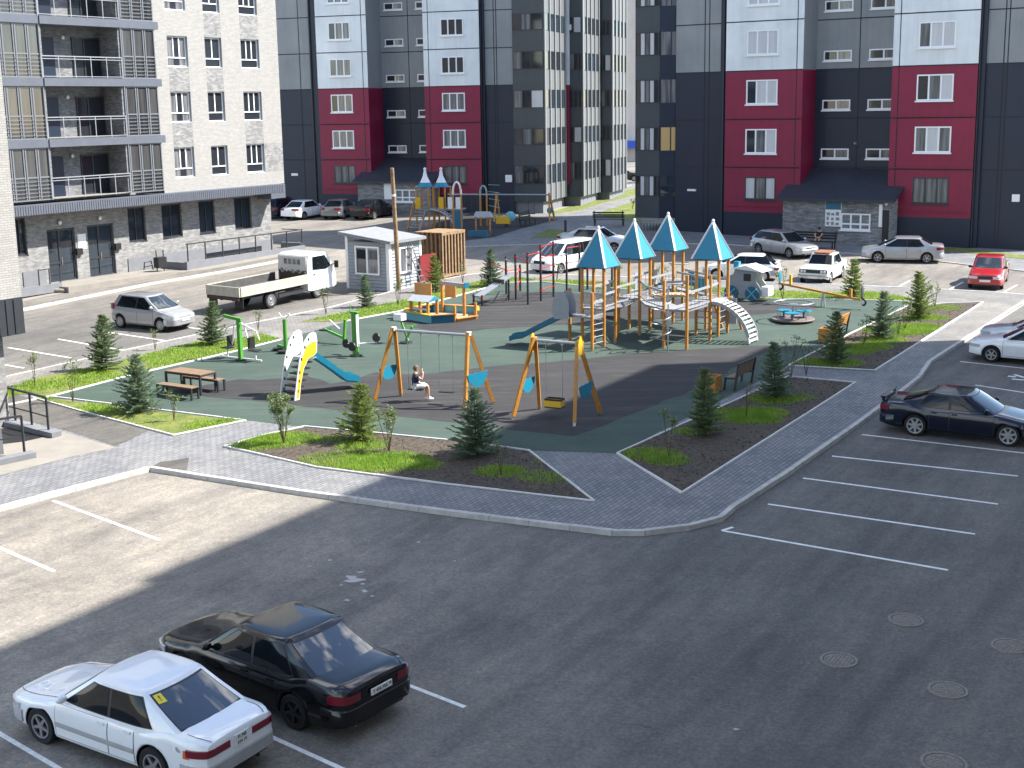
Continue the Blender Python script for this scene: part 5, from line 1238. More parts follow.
# --- old boxy white saloon
P = mk('box', offwhite, 4.12, 1.61, 1.44, 2.42, .66, rim='steel', wstyle='disc', rw=.30, handle=M['chrome']); lamps(P, (.62,.76), (.6,.76), fb=(.42,.52), rb=(.42,.52), bump='bump_grey', fy=(.50,.92), grille=(.95, .60, .80), off=.06)
P['fplate'] = (.40, .52, .115, '', []); P['fplate_dx'] = .01
o, hd = place((828.5, 284.5), (842, 277), P, True); hd = hd
root, F = car('parked_car', 'old boxy white saloon with a black grille and round lamps, facing the viewer', o, hd, P, 'cars parked in the yard')
for y in (-.60, -.44, .44, .60): MB().lathe([(0, .03), (.065, .02), (.075, 0)], 16, M=Matrix.Translation((2.085, y, .70)) @ Matrix.Rotation(rad(90), 4, 'Y')).build('headlight', M['lamp_clear'], root)
MB().box(-.7, .45, -.42, .42, 1.452, 1.50).build('rusty_roof_load', mat('rust', (.22,.09,.05), .8, var=.3), root)
# --- white people carrier and the pale saloon behind it
P = mk('van', white, 4.75, 1.72, 1.70, 2.75, .90, rim='steel', fglass='car_glass_clear'); lamps(P, (.70,.86), (.9,1.2), fb=(.30,.60), grille=(.45, .62, .80)); P['fplate'] = (.48, .52, .115, '', [])
P['doors'] = [(-1.02, -.05), (-.03, 1.0)]
o, hd = place_wheel((560, 274.5), -122-8, P, True, True); car('parked_car', 'white people carrier facing the viewer behind the red and black workout bars', o, hd, P, 'cars parked in the yard')
P = mk('sedan', pearl, 4.85, 1.83, 1.46, 2.80, .95, hood=1.0, deck=1.06, xr0=-1.75, rim='steel', hub=.74); lamps(P, (.66,.80), (.8,.94))
o, hd = place_wheel((614.5, 253), -24, P, True, False); car('parked_car', 'pale silver saloon passing behind the white people carrier, facing right', o, hd, P, 'cars parked in the yard')
# --- grey compact by the white block
P = mk('hatch', silver, 3.78, 1.70, 1.53, 2.46, .72, rim='galv', wstyle='disc', rtop=.42, rbase=.12, deck=1.0, hood=1.02, cowl=.95, fglass='car_glass_clear', handle=silver); lamps(P, (.66,.82), (.86,1.08), ry=(.62,1.1), fb=(.28,.58), grille=(.42, .40, .50))
P['fplate'] = (.52, .50, .115, '', [])
o, hd = place((163, 332), (120.5, 327.5), P, False); car('parked_car', 'small silver grey hatchback parked before the white block, left of the flatbed lorry', o, hd, P, 'cars parked in the yard')
# --- cars far away before the middle block
for kind, pt, px, hd, fr, lab, mm in (('sedan', white, (304, 219.8), 62, False, 'white saloon, leftmost whole car before the middle block', (4.5,1.7,1.45,2.6,.9)), ('sedan', grey, (343.5, 219), 74, False, 'mid grey saloon between the white and the black car before the middle block', (4.4,1.7,1.47,2.6,.85)),
      ('sedan', black, (374, 219.5), 64, False, 'black saloon with red tail lamps before the stone porch of the middle block', (4.7,1.8,1.46,2.8,.9)), ('hatch', blueblack, (282.5, 218.5), 66, False, 'dark blue car half hidden behind the corner of the white block', (4.4,1.8,1.6,2.6,.9)), ('sedan', black, (634, 181.5), 10, True, 'dark car far away in the gap between the dark blocks', (4.5,1.75,1.45,2.6,.9))):
    P = mk(kind, pt, *mm, rim='steel'); lamps(P, (.66,.80), (.78,.94))
    o, hd = place_wheel(px, hd, P, fr, False); car('parked_car', lab, o, hd, P, 'cars parked in the yard')

# ------------------------------------------------------------------ flatbed lorry
hd = 56.5; LS_ = 1.1
c = gs(272, 308.5); f = dirv(hd); lf = Vector((-f.y, f.x, 0)); base = c + lf*.91*LS_; base.z = terr(base.y)
T = thing('flatbed_lorry', 'white flatbed lorry with cream dropsides and a rusty cab back', 'lorry', base, hd); T.rotation_euler[1] = -math.atan(SL*f.y); T.rotation_euler[0] = math.atan(SL*lf.y); T.scale = (LS_,)*3
M['cream'] = mat('cream_dropside', (.46,.43,.35), .7, var=.18, vscale=3); M['rusty'] = mat('rusty_cab_back', (.55,.53,.48), .8); h = NT(M['rusty']); tc = h.n('TexCoord'); sx = h.n('SeparateXYZ'); h.l(tc.outputs['Object'], sx.inputs[0])
h.l(h.ramp(h.math('ADD', h.math('MULTIPLY', sx.outputs[2], .55), h.math('MULTIPLY', h.noise(tc.outputs['Object'], 7, 6, .75), .55)), [(.98, (.065,.042,.028)), (1.10, (.15,.09,.05)), (1.20, (.60,.58,.53))]), h.b.inputs['Base Color']); M['bedfloor'] = mat('worn_bed_floor', (.07,.068,.066), .8, var=.3, vscale=3)
wbT = 2.75
part(MB().box(-1.6, 3.6, -.42, -.30, .55, .75).box(-1.6, 3.6, .30, .42, .55, .75).box(-1.5, -1.35, -.42, .42, .55, .73).box(2.0, 2.15, -.42, .42, .55, .73), 'chassis', 'dark_metal', T)
x0, x1, hw, zb_, zt_ = -1.75, 2.05, 1.0, .86, 1.22
part(MB().box(x0, x1, -hw+.03, hw-.03, zb_-.10, zb_), 'bed_floor', 'bedfloor', T)
for s in (-1, 1):
    sb = MB().box(x0+.03, x1-.02, s*hw-.03, s*hw+.03, zb_-.06, zt_)
    sb.box(x0+.04, x1-.03, *sorted((s*(hw-.031), s*(hw-.036))), zb_, zt_-.03, 1)
    for z in (.98, 1.10): sb.box(x0+.05, x1-.04, s*hw+(.031 if s > 0 else -.038), s*hw+(.038 if s > 0 else -.031), z-.008, z+.008)
    part(sb, 'dropside', ['cream', 'bedfloor'], T)
part(MB().box(x0-.05, x0, -hw, hw, zb_-.06, zt_), 'tailboard', 'cream', T); part(MB().box(x0-.06, x0-.02, -hw+.05, hw-.05, zb_-.22, zb_-.07), 'rear_beam', 'rusty', T)
for s in (-1, 1): part(MB().box(x0+.1, x0+.14, s*.78-.24, s*.78+.24, .28, .78), 'mudflap', 'black', T)
for s in (-1, 1): part(MB().box(.75, 1.75, s*.62-.12, s*.62+.12, .42, .76), 'fuel_tank', 'dark_metal', T) if s > 0 else part(MB().box(.5, 1.9, -.85, -.80, .40, .62), 'side_guard', 'dark_metal', T)
prof = [(0, .45), (0, 1.55), (.10, 2.02), (.25, 2.10), (1.05, 2.10), (1.25, 2.02), (1.62, 1.30), (1.70, .98), (1.72, .50), (1.55, .40), (.2, .40)]
cb = MB(); n = len(prof); vs = []
for s, k in ((-1, 1), (1, 1)): vs += [(2.15+x, s*(.86 if z > 1.3 and .1 < x < 1.4 else .90), z) for x, z in prof]
cb.add(vs, [tuple(range(n))[::-1], tuple(range(n, 2*n))] + [(i, (i+1) % n, n+(i+1) % n, n+i) for i in range(n)])
cab = cb.build('cab', white, T)
cutc = [MB().tube([(wbT, s*.86-.16, .36), (wbT, s*.86+.16, .36)], .42, 28).build('c', [white, M['black']]) for s in (-1, 1)]
for c in cutc: c.data.polygons.foreach_set('material_index', [1]*len(c.data.polygons))
cab.data.materials.append(M['black']); add_bool(cab, cutc)
part(MB().box(2.13, 2.147, -.85, .85, .85, 1.98), 'cab_back', 'rusty', T)
for y in (-.42, -.16, .10, .36): part(MB().box(2.118, 2.128, y-.07, y+.12, 1.62, 1.86), 'rear_slot', 'glass_mid', T)
for s in (-1, 1):
    y = s*.907; part(MB().add([(2.48, y, 1.36), (3.28, y, 1.30), (3.55, y, 1.42), (3.26, s*.872, 1.94), (2.50, s*.872, 1.94)], [(0,1,2,3,4)]), 'side_window', 'car_glass', T)
    part(MB().box(2.5, 2.62, min(y, s*.925), max(y, s*.925), 1.12, 1.16), 'door_handle', 'black', T)
    part(MB().bar((3.6, s*.9, 1.45), (3.75, s*1.08, 1.5), .03).box(3.70, 3.78, s*1.08-.09, s*1.08+.09, 1.30, 1.62), 'mirror', 'black', T)
part(MB().add([(3.43, -.78, 1.95), (3.79, -.80, 1.28), (3.79, .80, 1.28), (3.43, .78, 1.95)], [(0,1,2,3)]), 'windscreen', 'car_glass', T)
part(MB().box(3.75, 3.90, -.88, .88, .42, .62), 'bumper', 'black', T)
for s in (-1, 1): part(MB().box(3.868, 3.885, s*.66-.14, s*.66+.14, .70, .88), 'headlight', 'lamp_clear', T)
for s in (-1, 1):
    wheel(T, wbT, s*.78, .36, .20, 5, 'steel', 'disc')
    wheel(T, 0, s*.80, .38, .22, 5, 'steel', 'disc')
# the lorry is long for its height: stretch everything but the wheels
for ch in list(T.children):
    if ch.type == 'EMPTY': ch.location.x *= 1.14
    else: ch.data.transform(Matrix.Diagonal((1.14, 1, 1, 1)))
# ================================================================== PLAYGROUND
def gp(px, py, h=0.0): return gs(px, py, TOP+.008+h)
class Loc:
    def __init__(s, px, py, ang=UA): s.o = gp(px, py); s.a = ang; s.R = Matrix.Rotation(rad(-ang), 4, 'Z')
    def l(s, px, py, h=0.0): 
        p = gp(px, py, h); return s.R @ (Vector((p.x, p.y, p.z)) - s.o)
    def g(s, x, y):
        "height of the ground at local x,y relative to the origin"
        w_ = s.o + Matrix.Rotation(rad(s.a), 4, 'Z') @ Vector((x, y, 0)); return terr(w_.y) + TOP + .008 - s.o.z
# ---------------------------------------------------------------- big climbing structure with four blue pyramid roofs
Lc = Loc(604, 347.5); PS = thing('climbing_structure', 'large climbing structure with four blue pyramid roofs, orange posts, slide and arched ladder', 'play structure', Lc.o, UA)
def post(x, y, h, parent=PS, loc=Lc, w_=.11): 
    z = loc.g(x, y); mb = MB().prism([(x-w_/2+.015, y-w_/2), (x+w_/2-.015, y-w_/2), (x+w_/2, y-w_/2+.015), (x+w_/2, y+w_/2-.015), (x+w_/2-.015, y+w_/2), (x-w_/2+.015, y+w_/2), (x-w_/2, y+w_/2-.015), (x-w_/2, y-w_/2+.015)], z+.06, z+h)
    mb.box(x-w_/2+.01, x+w_/2-.01, y-w_/2+.01, y+w_/2-.01, z-.02, z+.06, 1); return mb.build('post', [M['wood'], M['galv']], parent)
TW = [(0, 0), (3.0, -.1), (5.9, -.28), (4.1, -3.2)]
DK = 1.56
for (x, y) in TW:
    for dx in (0, .98):
        for dy in (0, 1.0): post(x+dx, y+dy, 3.27)
    z = Lc.g(x+.5, y+.5)
    r = MB(); a, b = x+.49, y+.5; e = .66; zt = z+4.75; ze = z+3.22
    c4 = [(a-e, b-e, ze), (a+e, b-e, ze), (a+e, b+e, ze), (a-e, b+e, ze)]; ap = (a, b, zt)
    r.add(c4 + [ap], [(0,1,4), (1,2,4), (2,3,4), (3,0,4)]); r.add([(p[0]*.999+a*.001, p[1]*.999+b*.001, p[2]-.03) for p in c4], [(3,2,1,0)])
    ro = part(r, 'pyramid_roof', 'teal', PS)
    for p in c4: MB().bar((p[0]*1.0, p[1], p[2]+.01), (ap[0], ap[1], ap[2]+.01), .085, .05).build('white_rib', M['white'], ro)
    MB().ball((ap[0], ap[1], ap[2]+.02), .07, .07, .08, 8).build('finial', M['white'], ro)
    part(MB().box(x-.02, x+1.0, y-.02, y+1.02, z+DK-.09, z+DK), 'platform', 'grey_deck', PS)
for x, y, h in ((1.02, -2.18, 2.75), (1.08, -3.16, 3.0), (3.18, -3.24, 2.72), (-.83, .09, 2.35), (.08, 1.63, 2.3)): post(x, y, h)
# decks between the towers
def deck(poly, h, name='platform', m='grey_deck'):
    return part(MB().prism(poly, Lc.g(*poly[0])+h-.09, Lc.g(*poly[0])+h), name, m, PS)
z0 = Lc.g(1.5, .5)
bridge = MB(); n = 12
for i in range(n):
    x = 1.04+(3.0-1.08)*i/n; zz = z0+DK-.06-.10*math.sin(math.pi*(i+.5)/n); bridge.box(x, x+.135, .10, .90, zz-.04, zz)
part(bridge, 'plank_bridge', 'grey_deck', PS)
deck([(3.99, 0), (5.9, -.2), (5.9, .7), (3.99, .9)], DK)
deck([(1.08, -2.1), (2.2, -2.2), (3.2, -1.2), (3.95, -.12), (3.0, -.12), (1.9, -.9)], DK+.02)
deck([(1.1, -3.12), (3.14, -3.2), (4.1, -3.1), (4.1, -2.2), (2.25, -2.22), (1.06, -2.16)], DK+.04)
deck([(5.1, -2.2), (6.1, -.32), (6.9, -.32), (5.1, -3.1)], DK)
z1 = Lc.g(-.4, .6)
part(MB().prism([(-.86, .06), (-.02, -.02), (-.02, 1.0), (.05, 1.66), (-.45, 1.25)], z1+1.26, z1+1.34), 'low_platform', 'grey_deck', PS)
for (a, b) in (((-.83,.09), (.0,.0)),): part(MB().bar((*a, z1+1.3), (*b, z1+1.3), .05, .12), 'platform_edge', 'galv', PS)
# handrails: pale timber on steel pickets
def rail(a, b, h0=DK, hh=.72, n=6, m='grey_panel', wide=.09):
    za, zb_ = Lc.g(*a)+h0, Lc.g(*b)+h0; A_, B_ = Vector((*a, za)), Vector((*b, zb_))
    part(MB().bar(A_+Vector((0,0,hh)), B_+Vector((0,0,hh)), .035, wide).bar(A_+Vector((0,0,.10)), B_+Vector((0,0,.10)), .03, .05), 'handrail', m, PS)
    mb = MB()
    for i in range(n+1): p = A_.lerp(B_, i/n); mb.tube([p+Vector((0,0,.05)), p+Vector((0,0,hh))], .011, 6)
    part(mb, 'pickets', 'galv', PS)
for a, b in (((.98,.05),(3.0,-.05)), ((.98,.98),(3.0,.9)), ((3.98,-.1),(5.9,-.25)), ((3.98,.88),(5.9,.7)), ((3.0,-.15),(1.95,-.95)), ((1.95,-.95),(1.06,-2.1)), ((1.08,-3.16),(3.18,-3.24)), ((3.18,-3.24),(4.1,-3.2)), ((5.08,-2.2),(6.1,-.35)), ((5.1,-3.2),(6.88,-.4)), ((4.1,-2.2),(3.3,-1.2))): rail(a, b)
rail((-.83,.09), (-.02,.0), 1.30, .62, 5); rail((0,0), (.98,0), DK, .6, 5); rail((0,.05), (0,.95), DK, .6, 5)
# ladders at the low platform and tower four
def ladder(a, b, h, n=5, parent=PS):
    mb = MB(); z = Lc.g(*a)
    for i in range(n): mb.tube([(*a, z+.28+i*(h-.28)/n), (*b, z+.28+i*(h-.28)/n)], .022, 8)
    return part(mb, 'ladder_rungs', 'galv', parent, smooth=60)
ladder((-.83,.09), (0,0), 1.3, 4); ladder((4.1,-3.2), (4.1,-2.2), DK, 5); ladder((4.1,-3.2), (5.08,-3.2), DK, 5); ladder((1.06,-2.18), (1.08,-3.16), DK, 5)
# slide from the low platform with its white side panels
def slide(parent, a, b, ha, hb, wd, m, sides=.16, name='slide_chute', lg=Lc):
    a, b = Vector((*a, lg.g(*a)+ha)), Vector((*b, lg.g(*b)+hb)); d = (b-a); hd = Vector((d.x, d.y, 0)).normalized(); n_ = Vector((-hd.y, hd.x, 0))*wd/2
    path = [a-hd*.15, a, a.lerp(b, .5)+Vector((0,0,.02)), a.lerp(b, .93), b+hd*.22+Vector((0,0,.02)), b+hd*.40+Vector((0,0,-.05))]
    mb = MB()
    for s in (-1, 1):
        for p, q in zip(path[:-1], path[1:]):
            vs = [p+n_*s, q+n_*s, q+n_*s+Vector((0,0,sides)), p+n_*s+Vector((0,0,sides))]; o_ = n_*s*.09; mb.add(vs+[v+o_ for v in vs], [(0,1,2,3), (7,6,5,4), (3,2,6,7), (0,3,7,4), (1,5,6,2), (0,4,5,1)])
    for p, q in zip(path[:-1], path[1:]): 
        vs = [p-n_, q-n_, q+n_, p+n_]; mb.add(vs + [v-Vector((0,0,.05)) for v in vs], [(0,1,2,3), (7,6,5,4), (0,4,5,1), (2,6,7,3)])
    return part(mb, name, m, parent)
slide(PS, (-.35, 1.5), (-1.05, 3.35), 1.28, .28, .55, 'teal_dark')
for dx in (-.30, .27):
    pn = MB(); P_ = [(-.15,1.15), (.45,1.15), (.55,1.45), (.50,1.95), (.30,2.25), (.0,2.2), (-.15,1.8)]; c = Vector((-.36+dx, 1.42, 0)); d = Vector((-.35,.94,0)); nrm = Vector((.94,.35,0))*.02
    vs = [c+d*x+nrm*k+Vector((0,0,z+Lc.g(-.3,1.4))) for k in (-1,1) for x, z in P_]; n = len(P_)
    pn.add(vs, [tuple(range(n))[::-1], tuple(range(n,2*n))]+[(i,(i+1)%n,n+(i+1)%n,n+i) for i in range(n)]); part(pn, 'slide_side_panel', 'grey_panel', PS)
slide(PS, (6.4, .75), (6.3, 2.9), DK-.05, .25, .55, 'teal_dark')
# arched ladder
pts_ = []
for i in range(11):
    t = i/10; ang = t*1.45; pts_.append((3.2, -3.25-1.72*math.sin(ang)*1.0, DK+.02-(1-math.cos(ang))*1.76))
for xo in (0, .86):
    P_ = [Vector((x+xo, y, Lc.g(3.3, -3.2)+z)) for x, y, z in pts_]; mb = MB()
    for p, q in zip(P_[:-1], P_[1:]): mb.bar(p, q+(q-p)*.08, .05, .15)
    part(mb, 'arch_beam', 'metal_grey', PS)
mb = MB(); z = Lc.g(3.3, -3.2)
for i in range(14):
    t = i/13; ang = t*1.45; q = Vector((0, -math.cos(ang), -math.sin(ang))); y_, z_ = -3.25-1.72*math.sin(ang), DK+.02-(1-math.cos(ang))*1.76
    mb.bar((3.18, y_, z_+z+.07), (4.08, y_, z_+z+.07), .085, .03, up=(0, -q.z, q.y))
part(mb, 'arch_rungs', 'white', PS)
# spiral climber
sx_, sy_ = .38, -2.67; zs_ = Lc.g(sx_, sy_)
part(MB().tube([(sx_, sy_, zs_), (sx_, sy_, zs_+2.62), (sx_+.06, sy_-.05, zs_+2.7), (sx_+.68, sy_-.45, zs_+2.7)], .03, 8), 'climbing_pole', 'galv', PS, smooth=60)
hel = [(sx_+.05+.42*math.cos(a_*2*math.pi/16), sy_+.35+.42*math.sin(a_*2*math.pi/16), zs_+.35+a_*2.0/54) for a_ in range(55)]
part(MB().tube(hel, .02, 6), 'spiral_rail', 'galv', PS, smooth=60)
# round hoop, teal panels, net, white panels
part(MB().tube([(6.9+.45*math.cos(a_*.314), -.1+.45*math.sin(a_*.314), Lc.g(6.9,0)+2.55) for a_ in range(20)], .022, 6, close=True).tube([(7.3,-.1,Lc.g(7,0)+2.55), (7.3,-.1,Lc.g(7,0)+1.5)], .022, 6), 'hoop', 'galv', PS, smooth=60)
for (x, y, w_, z, h_, m_, al) in ((1.9, 1.0, .5, DK+.05, .75, 'grey_panel', 0), (2.5, 1.0, .18, DK+.1, .3, 'teal_dark', 0), (5.9, .75, .5, DK, .75, 'grey_panel', 0), (5.6, -1.4, .5, DK+.05, .55, 'teal', 1), (5.9, -1.0, .28, DK+.2, .6, 'teal_dark', 1), (5.1, -2.9, .7, .4, 1.1, 'grey_panel', 1), (4.5, .9, .45, DK, .8, 'grey_panel', 0)):
    zz = Lc.g(x, y); mb = MB()
    mb.box(x, x+w_, y-.015, y+.015, zz+z, zz+z+h_) if not al else mb.box(x-.015, x+.015, y-w_, y, zz+z, zz+z+h_)
    part(mb, 'play_panel', m_, PS)
net = MB()
for i in range(7):
    a_, b_ = Vector((3.3+.2*i, -1.0-.1*i, Lc.g(3,-1)+DK+.04)), Vector((4.1+.2*i, -.2-.25*i, Lc.g(3,-1)+DK+.08)); net.tube([a_, b_], .03, 5)
    net.tube([Vector((3.3+.13*i, -1.0+.13*i, Lc.g(3,-1)+DK+.05)), Vector((4.5+.13*i, -1.6+.1*i, Lc.g(3,-1)+DK+.05))], .025, 5)
part(net, 'rope_net', 'ply', PS)
for (x, y) in ((5.2, -3.3), (5.2, -2.4)): part(MB().bar((x, y, Lc.g(x,y)+DK), (x+1.0, y-.1, Lc.g(x,y)+.02), .09), 'support_leg', 'wood', PS)
# ---------------------------------------------------------------- swings
def halfmoon(mb, c, ax, up, nrm, r):
    pts2 = [(-1.05,.30), (-.72,.42), (-.40,.36), (-.1,.48), (.2,.40), (.5,.52), (.8,.44), (1.05,.55), (1.02,.15), (.8,-.35), (.4,-.7), (0,-.8), (-.5,-.62), (-.9,-.2)]
    vs = [c+ax*x*r+up*y*r+nrm*k*.015 for k in (-1,1) for x, y in pts2]; n = len(pts2)
    return mb.add(vs, [tuple(range(n))[::-1], tuple(range(n,2*n))]+[(i,(i+1)%n,n+(i+1)%n,n+i) for i in range(n)])
def swing(label, feet, H, seats, caps, inw=.33):
    L_ = Loc(*feet[0][0]); S = thing('swing_set', label, 'swing set', L_.o, UA, 'wooden swing sets beside the planting beds')
    Z = Vector((0,0,1)); aps = []; fr = [[L_.l(*p) for p in pr] for pr in feet]; bd = ((fr[1][0]+fr[1][1])-(fr[0][0]+fr[0][1])); bd.z = 0; bd.normalize()
    for k, (f0, f1) in enumerate(fr):
        ap = (f0+f1)/2 + bd*inw*(1 if k == 0 else -1); ap.z = (f0.z+f1.z)/2+H; aps.append(ap); X = (f1-f0); X.z = 0; sp = X.length; X.normalize(); Y = -bd if k == 0 else bd
        for f_ in (f0, f1):
            d = (ap-f_).normalized(); part(MB().bar(f_+d*.09, ap+d*.03+(X*.05 if f_ is f1 else -X*.05), .11).bar(f_-d*.03, f_+d*.09, .085, .085, 1), 'leg', ['wood', 'galv'], S)
        c = (f0+f1)/2+bd*inw*.4*(1 if k == 0 else -1)+Z*H*.40+Y*.07; part(halfmoon(MB(), c, X, Z, X.cross(Z),   .40 if k == 0 else .38), 'half_moon_panel', 'teal', S)
        if caps:
            P_ = [(-.02,.16), (.06,.16), (.13,0), (.22,-.38), (.20,-.46), (.10,-.42), (.02,-.47), (-.06,-.42), (-.14,-.47), (-.2,-.38), (-.10,0)]
            vs = [ap+X*x+Z*z+Y*(.075+q*.012) for q in (-1,1) for x, z in P_]; n = len(P_); part(MB().add(vs, [tuple(range(n))[::-1], tuple(range(n,2*n))]+[(i,(i+1)%n,n+(i+1)%n,n+i) for i in range(n)]), 'gable_cap', 'yellow', S)
        else: part(MB().box(ap.x-.07, ap.x+.07, ap.y-.07, ap.y+.07, ap.z-.07, ap.z+.05), 'apex_bracket', 'white', S)
    a, b = aps[0]-Z*.06, aps[1]-Z*.06; part(MB().tube([a, b], .05, 10), 'crossbar', 'metal_grey', S, smooth=60)
    for (t0, t1, kind) in seats:
        hs_ = .44 if kind == 'flat' else .62; ch = MB(); q = []
        for t in (t0, t1):
            p = a.lerp(b, t); g = L_.g(p.x, p.y); e = Vector((p.x, p.y, g+hs_)); ch.tube([p-Z*.05, e+Z*.02], .011, 5); ch.box(p.x-.03, p.x+.03, p.y-.03, p.y+.03, p.z-.1, p.z); q.append(e)
        part(ch, 'chains', 'galv', S); m_ = (q[0]+q[1])/2; w_ = bd; n_ = Vector((-bd.y, bd.x, 0)); Mx = Matrix((n_, w_, Z)).transposed().to_4x4(); Mx.translation = m_; hw = (q[1]-q[0]).length/2
        if kind == 'flat': part(MB().box(-.09, .09, -hw-.02, hw+.02, -.03, 0, 0, Mx), 'seat', 'black', S)
        else:
            mb = MB().box(-.17, .17, -hw, hw, -.30, -.26, 0, Mx)
            for (a0,a1,b0,b1) in ((-.17,-.15,-hw,hw),(.15,.17,-hw,hw),(-.15,.15,-hw,-hw+.02),(-.15,.15,hw-.02,hw)): mb.box(a0,a1,b0,b1,-.26,-.06,1,Mx); mb.box(a0*1.02,a1*1.02,b0,b1,-.06,0,0,Mx)
            part(mb, 'baby_seat', ['black', 'yellow'], S)
    return S, L_, a, b
S1, LS1, sa, sb = swing('wooden swing set with two flat seats and a child on one of them', [((465,410),(494,404)), ((374,402.5),(401,396))], 2.5, [(.22, .40, 'flat'), (.64, .82, 'flat')], False)
S2, LS2, _a, _b = swing('wooden swing set with yellow gable caps and one yellow baby seat', [((574.4,426),(601,414.5)), ((512.6,419),(539.7,409))], 2.55, [(.36, .74, 'baby')], True)
# ---------------------------------------------------------------- small slide with white side panels
L_ = Loc(297, 400); S = thing('small_slide', 'small slide with white and yellow side panels and a bright blue chute', 'slide', L_.o, UA-9)
prof = [(-.12,0), (.10,0), (.20,.55), (.36,1.05), (.58,1.36), (.86,1.45), (.98,1.55), (1.02,1.95), (.98,2.22), (.88,2.28), (.66,2.22), (.40,1.95), (.18,1.35), (.02,.65)]
for y, nm in ((0, 0), (.78, 1)):
    n = len(prof); mb = MB(); vs = [(x, y+k*.02, z) for k in (-1,1) for x, z in prof]
    mb.add(vs, [tuple(range(n))[::-1], tuple(range(n,2*n))]+[(i,(i+1)%n,n+(i+1)%n,n+i) for i in range(n)]); sp_ = part(mb, 'side_panel', 'white', S)
    ip = [(-.02,.05), (.08,.05), (.185,.55), (.345,1.06), (.57,1.38), (.86,1.47), (.955,1.56), (.975,1.92), (.80,1.95), (.52,1.82), (.30,1.45), (.14,.95), (.04,.5)]
    yy = y-.024 if nm == 0 else y+.024
    part(MB().prism([(p[0], p[1]) for p in ip], -.004, .004, M=Matrix(((1,0,0,0),(0,0,-1,yy),(0,1,0,0),(0,0,0,1)))), 'inlay', 'yellow' , sp_)
    for (x, z) in ((.16,.95), (.27,1.4), (.45,1.8), (.62,2.05), (.06,.3), (.12,.65)): part(MB().box(x-.03, x+.03, y-.028, y+.028, z-.05, z+.05), 'hand_slot', 'black', sp_)
mb = MB()
for i in range(6): mb.box(-.02+.11*i, .26+.11*i, .03, .75, .2+.2*i, .24+.2*i)
part(mb, 'steps', 'black', S); part(MB().box(.55, 1.02, .03, .75, 1.33, 1.38), 'top_platform', 'grey_deck', S)
class _F:
    def g(s, x, y): return L_.g(x, y)
slide(S, (1.0, .36), (2.22, -.10), 1.36, .28, .56, 'teal', .24, lg=_F())
# ---------------------------------------------------------------- picnic table with two benches
tp = gp(199.5, 375, .75); tp.z -= .75
VA = UA-90
tb = thing('picnic_table', 'wooden topped picnic table with dark steel legs on the green rubber', 'table', tp, VA)
M['planks'] = mat('plank_top', (.21,.135,.08), .65, var=.2, vscale=9, bump=.15)
mb = MB()
for i in range(5): mb.box(-1.72, 0, .02+.155*i, .165+.155*i, .72, .75)
part(mb, 'tabletop', 'planks', tb)
part(MB().box(-1.74, .02, .0, .05, .66, .715).box(-1.74, .02, .75, .80, .66, .715).box(-1.74, -1.69, .05, .75, .66, .715).box(-.03, .02, .05, .75, .66, .715), 'apron', 'dark_metal', tb)
for x in (-1.70, -.02):
    for y in (.03, .77): part(MB().box(x-.035, x+.035, y-.035, y+.035, -.03, .655), 'leg', 'dark_metal', tb)
def pbench(px, py, label):
    p = gp(px, py, .45); p.z -= .45; b = thing('bench', label, 'bench', p, VA, 'backless benches at the picnic table')
    mb = MB()
    for i in range(3): mb.box(-1.72, 0, .01+.125*i, .125+.125*i, .42, .45)
    part(mb, 'seat', 'planks', b); part(MB().box(-1.73, .01, 0, .04, .37, .415).box(-1.73, .01, .345, .385, .37, .415), 'seat_frame', 'dark_metal', b)
    for x in (-1.69, -.03):
        for y in (.03, .36): part(MB().box(x-.03, x+.03, y-.03, y+.03, -.03, .365), 'leg', 'dark_metal', b)
pbench(191, 388.3, 'backless bench on the near side of the picnic table'); pbench(217.5, 380.3, 'backless bench on the far side of the picnic table')
# ---------------------------------------------------------------- outdoor gym machines
def gym(label, px, ang): 
    L2 = Loc(*px); return thing('exercise_machine', label, 'exercise machine', L2.o, ang, 'green outdoor exercise machines')
G1 = gym('green exercise machine with two hanging white seats', (241, 360), VA)
part(MB().box(-.075, .075, -.075, .075, 0, 1.62), 'column', 'green', G1); part(MB().bar((-.75, 0, 1.72), (.12, 0, 1.62), .10, .12), 'top_arm', 'green', G1); part(MB().lathe([(0,.05), (.2,.05), (.22,0)], 16), 'base_plate', 'black', G1)
for s in (-1, 1):
    part(MB().tube([(s*.12,0,1.5), (s*.28,0,1.35), (s*.42,.05,.75), (s*.55,.1,.55)], .03, 8).tube([(s*.2,0,1.45), (s*.8,.1,1.2), (s*.95,.1,.85)], .025, 8), 'swing_frame', 'white', G1, smooth=60)
    part(MB().box(s*.72-.22, s*.72+.2, -.12, .22, .42, .46), 'seat', 'black', G1); part(MB().box(s*.55-.04, s*.55+.04, -.12, .22, .5, .95), 'backrest', 'black', G1)
    part(MB().tube([(s*.75,.05,.42), (s*.75,.05,.05)], .03, 8).tube([(s*.1,.05,.06), (s*1.05,.05,.06)], .03, 8), 'foot_frame', 'white', G1, smooth=60)
G2 = gym('slim green exercise post with a white handle and twist discs', (286, 351), VA)
part(MB().lathe([(.085,0), (.085,1.3), (.0,1.32)], 14), 'column', 'green', G2, smooth=40); part(MB().tube([(-.28,0,1.55), (-.12,0,1.38), (.12,0,1.38), (.28,0,1.55)], .025, 8), 'handlebar', 'white', G2, smooth=60)
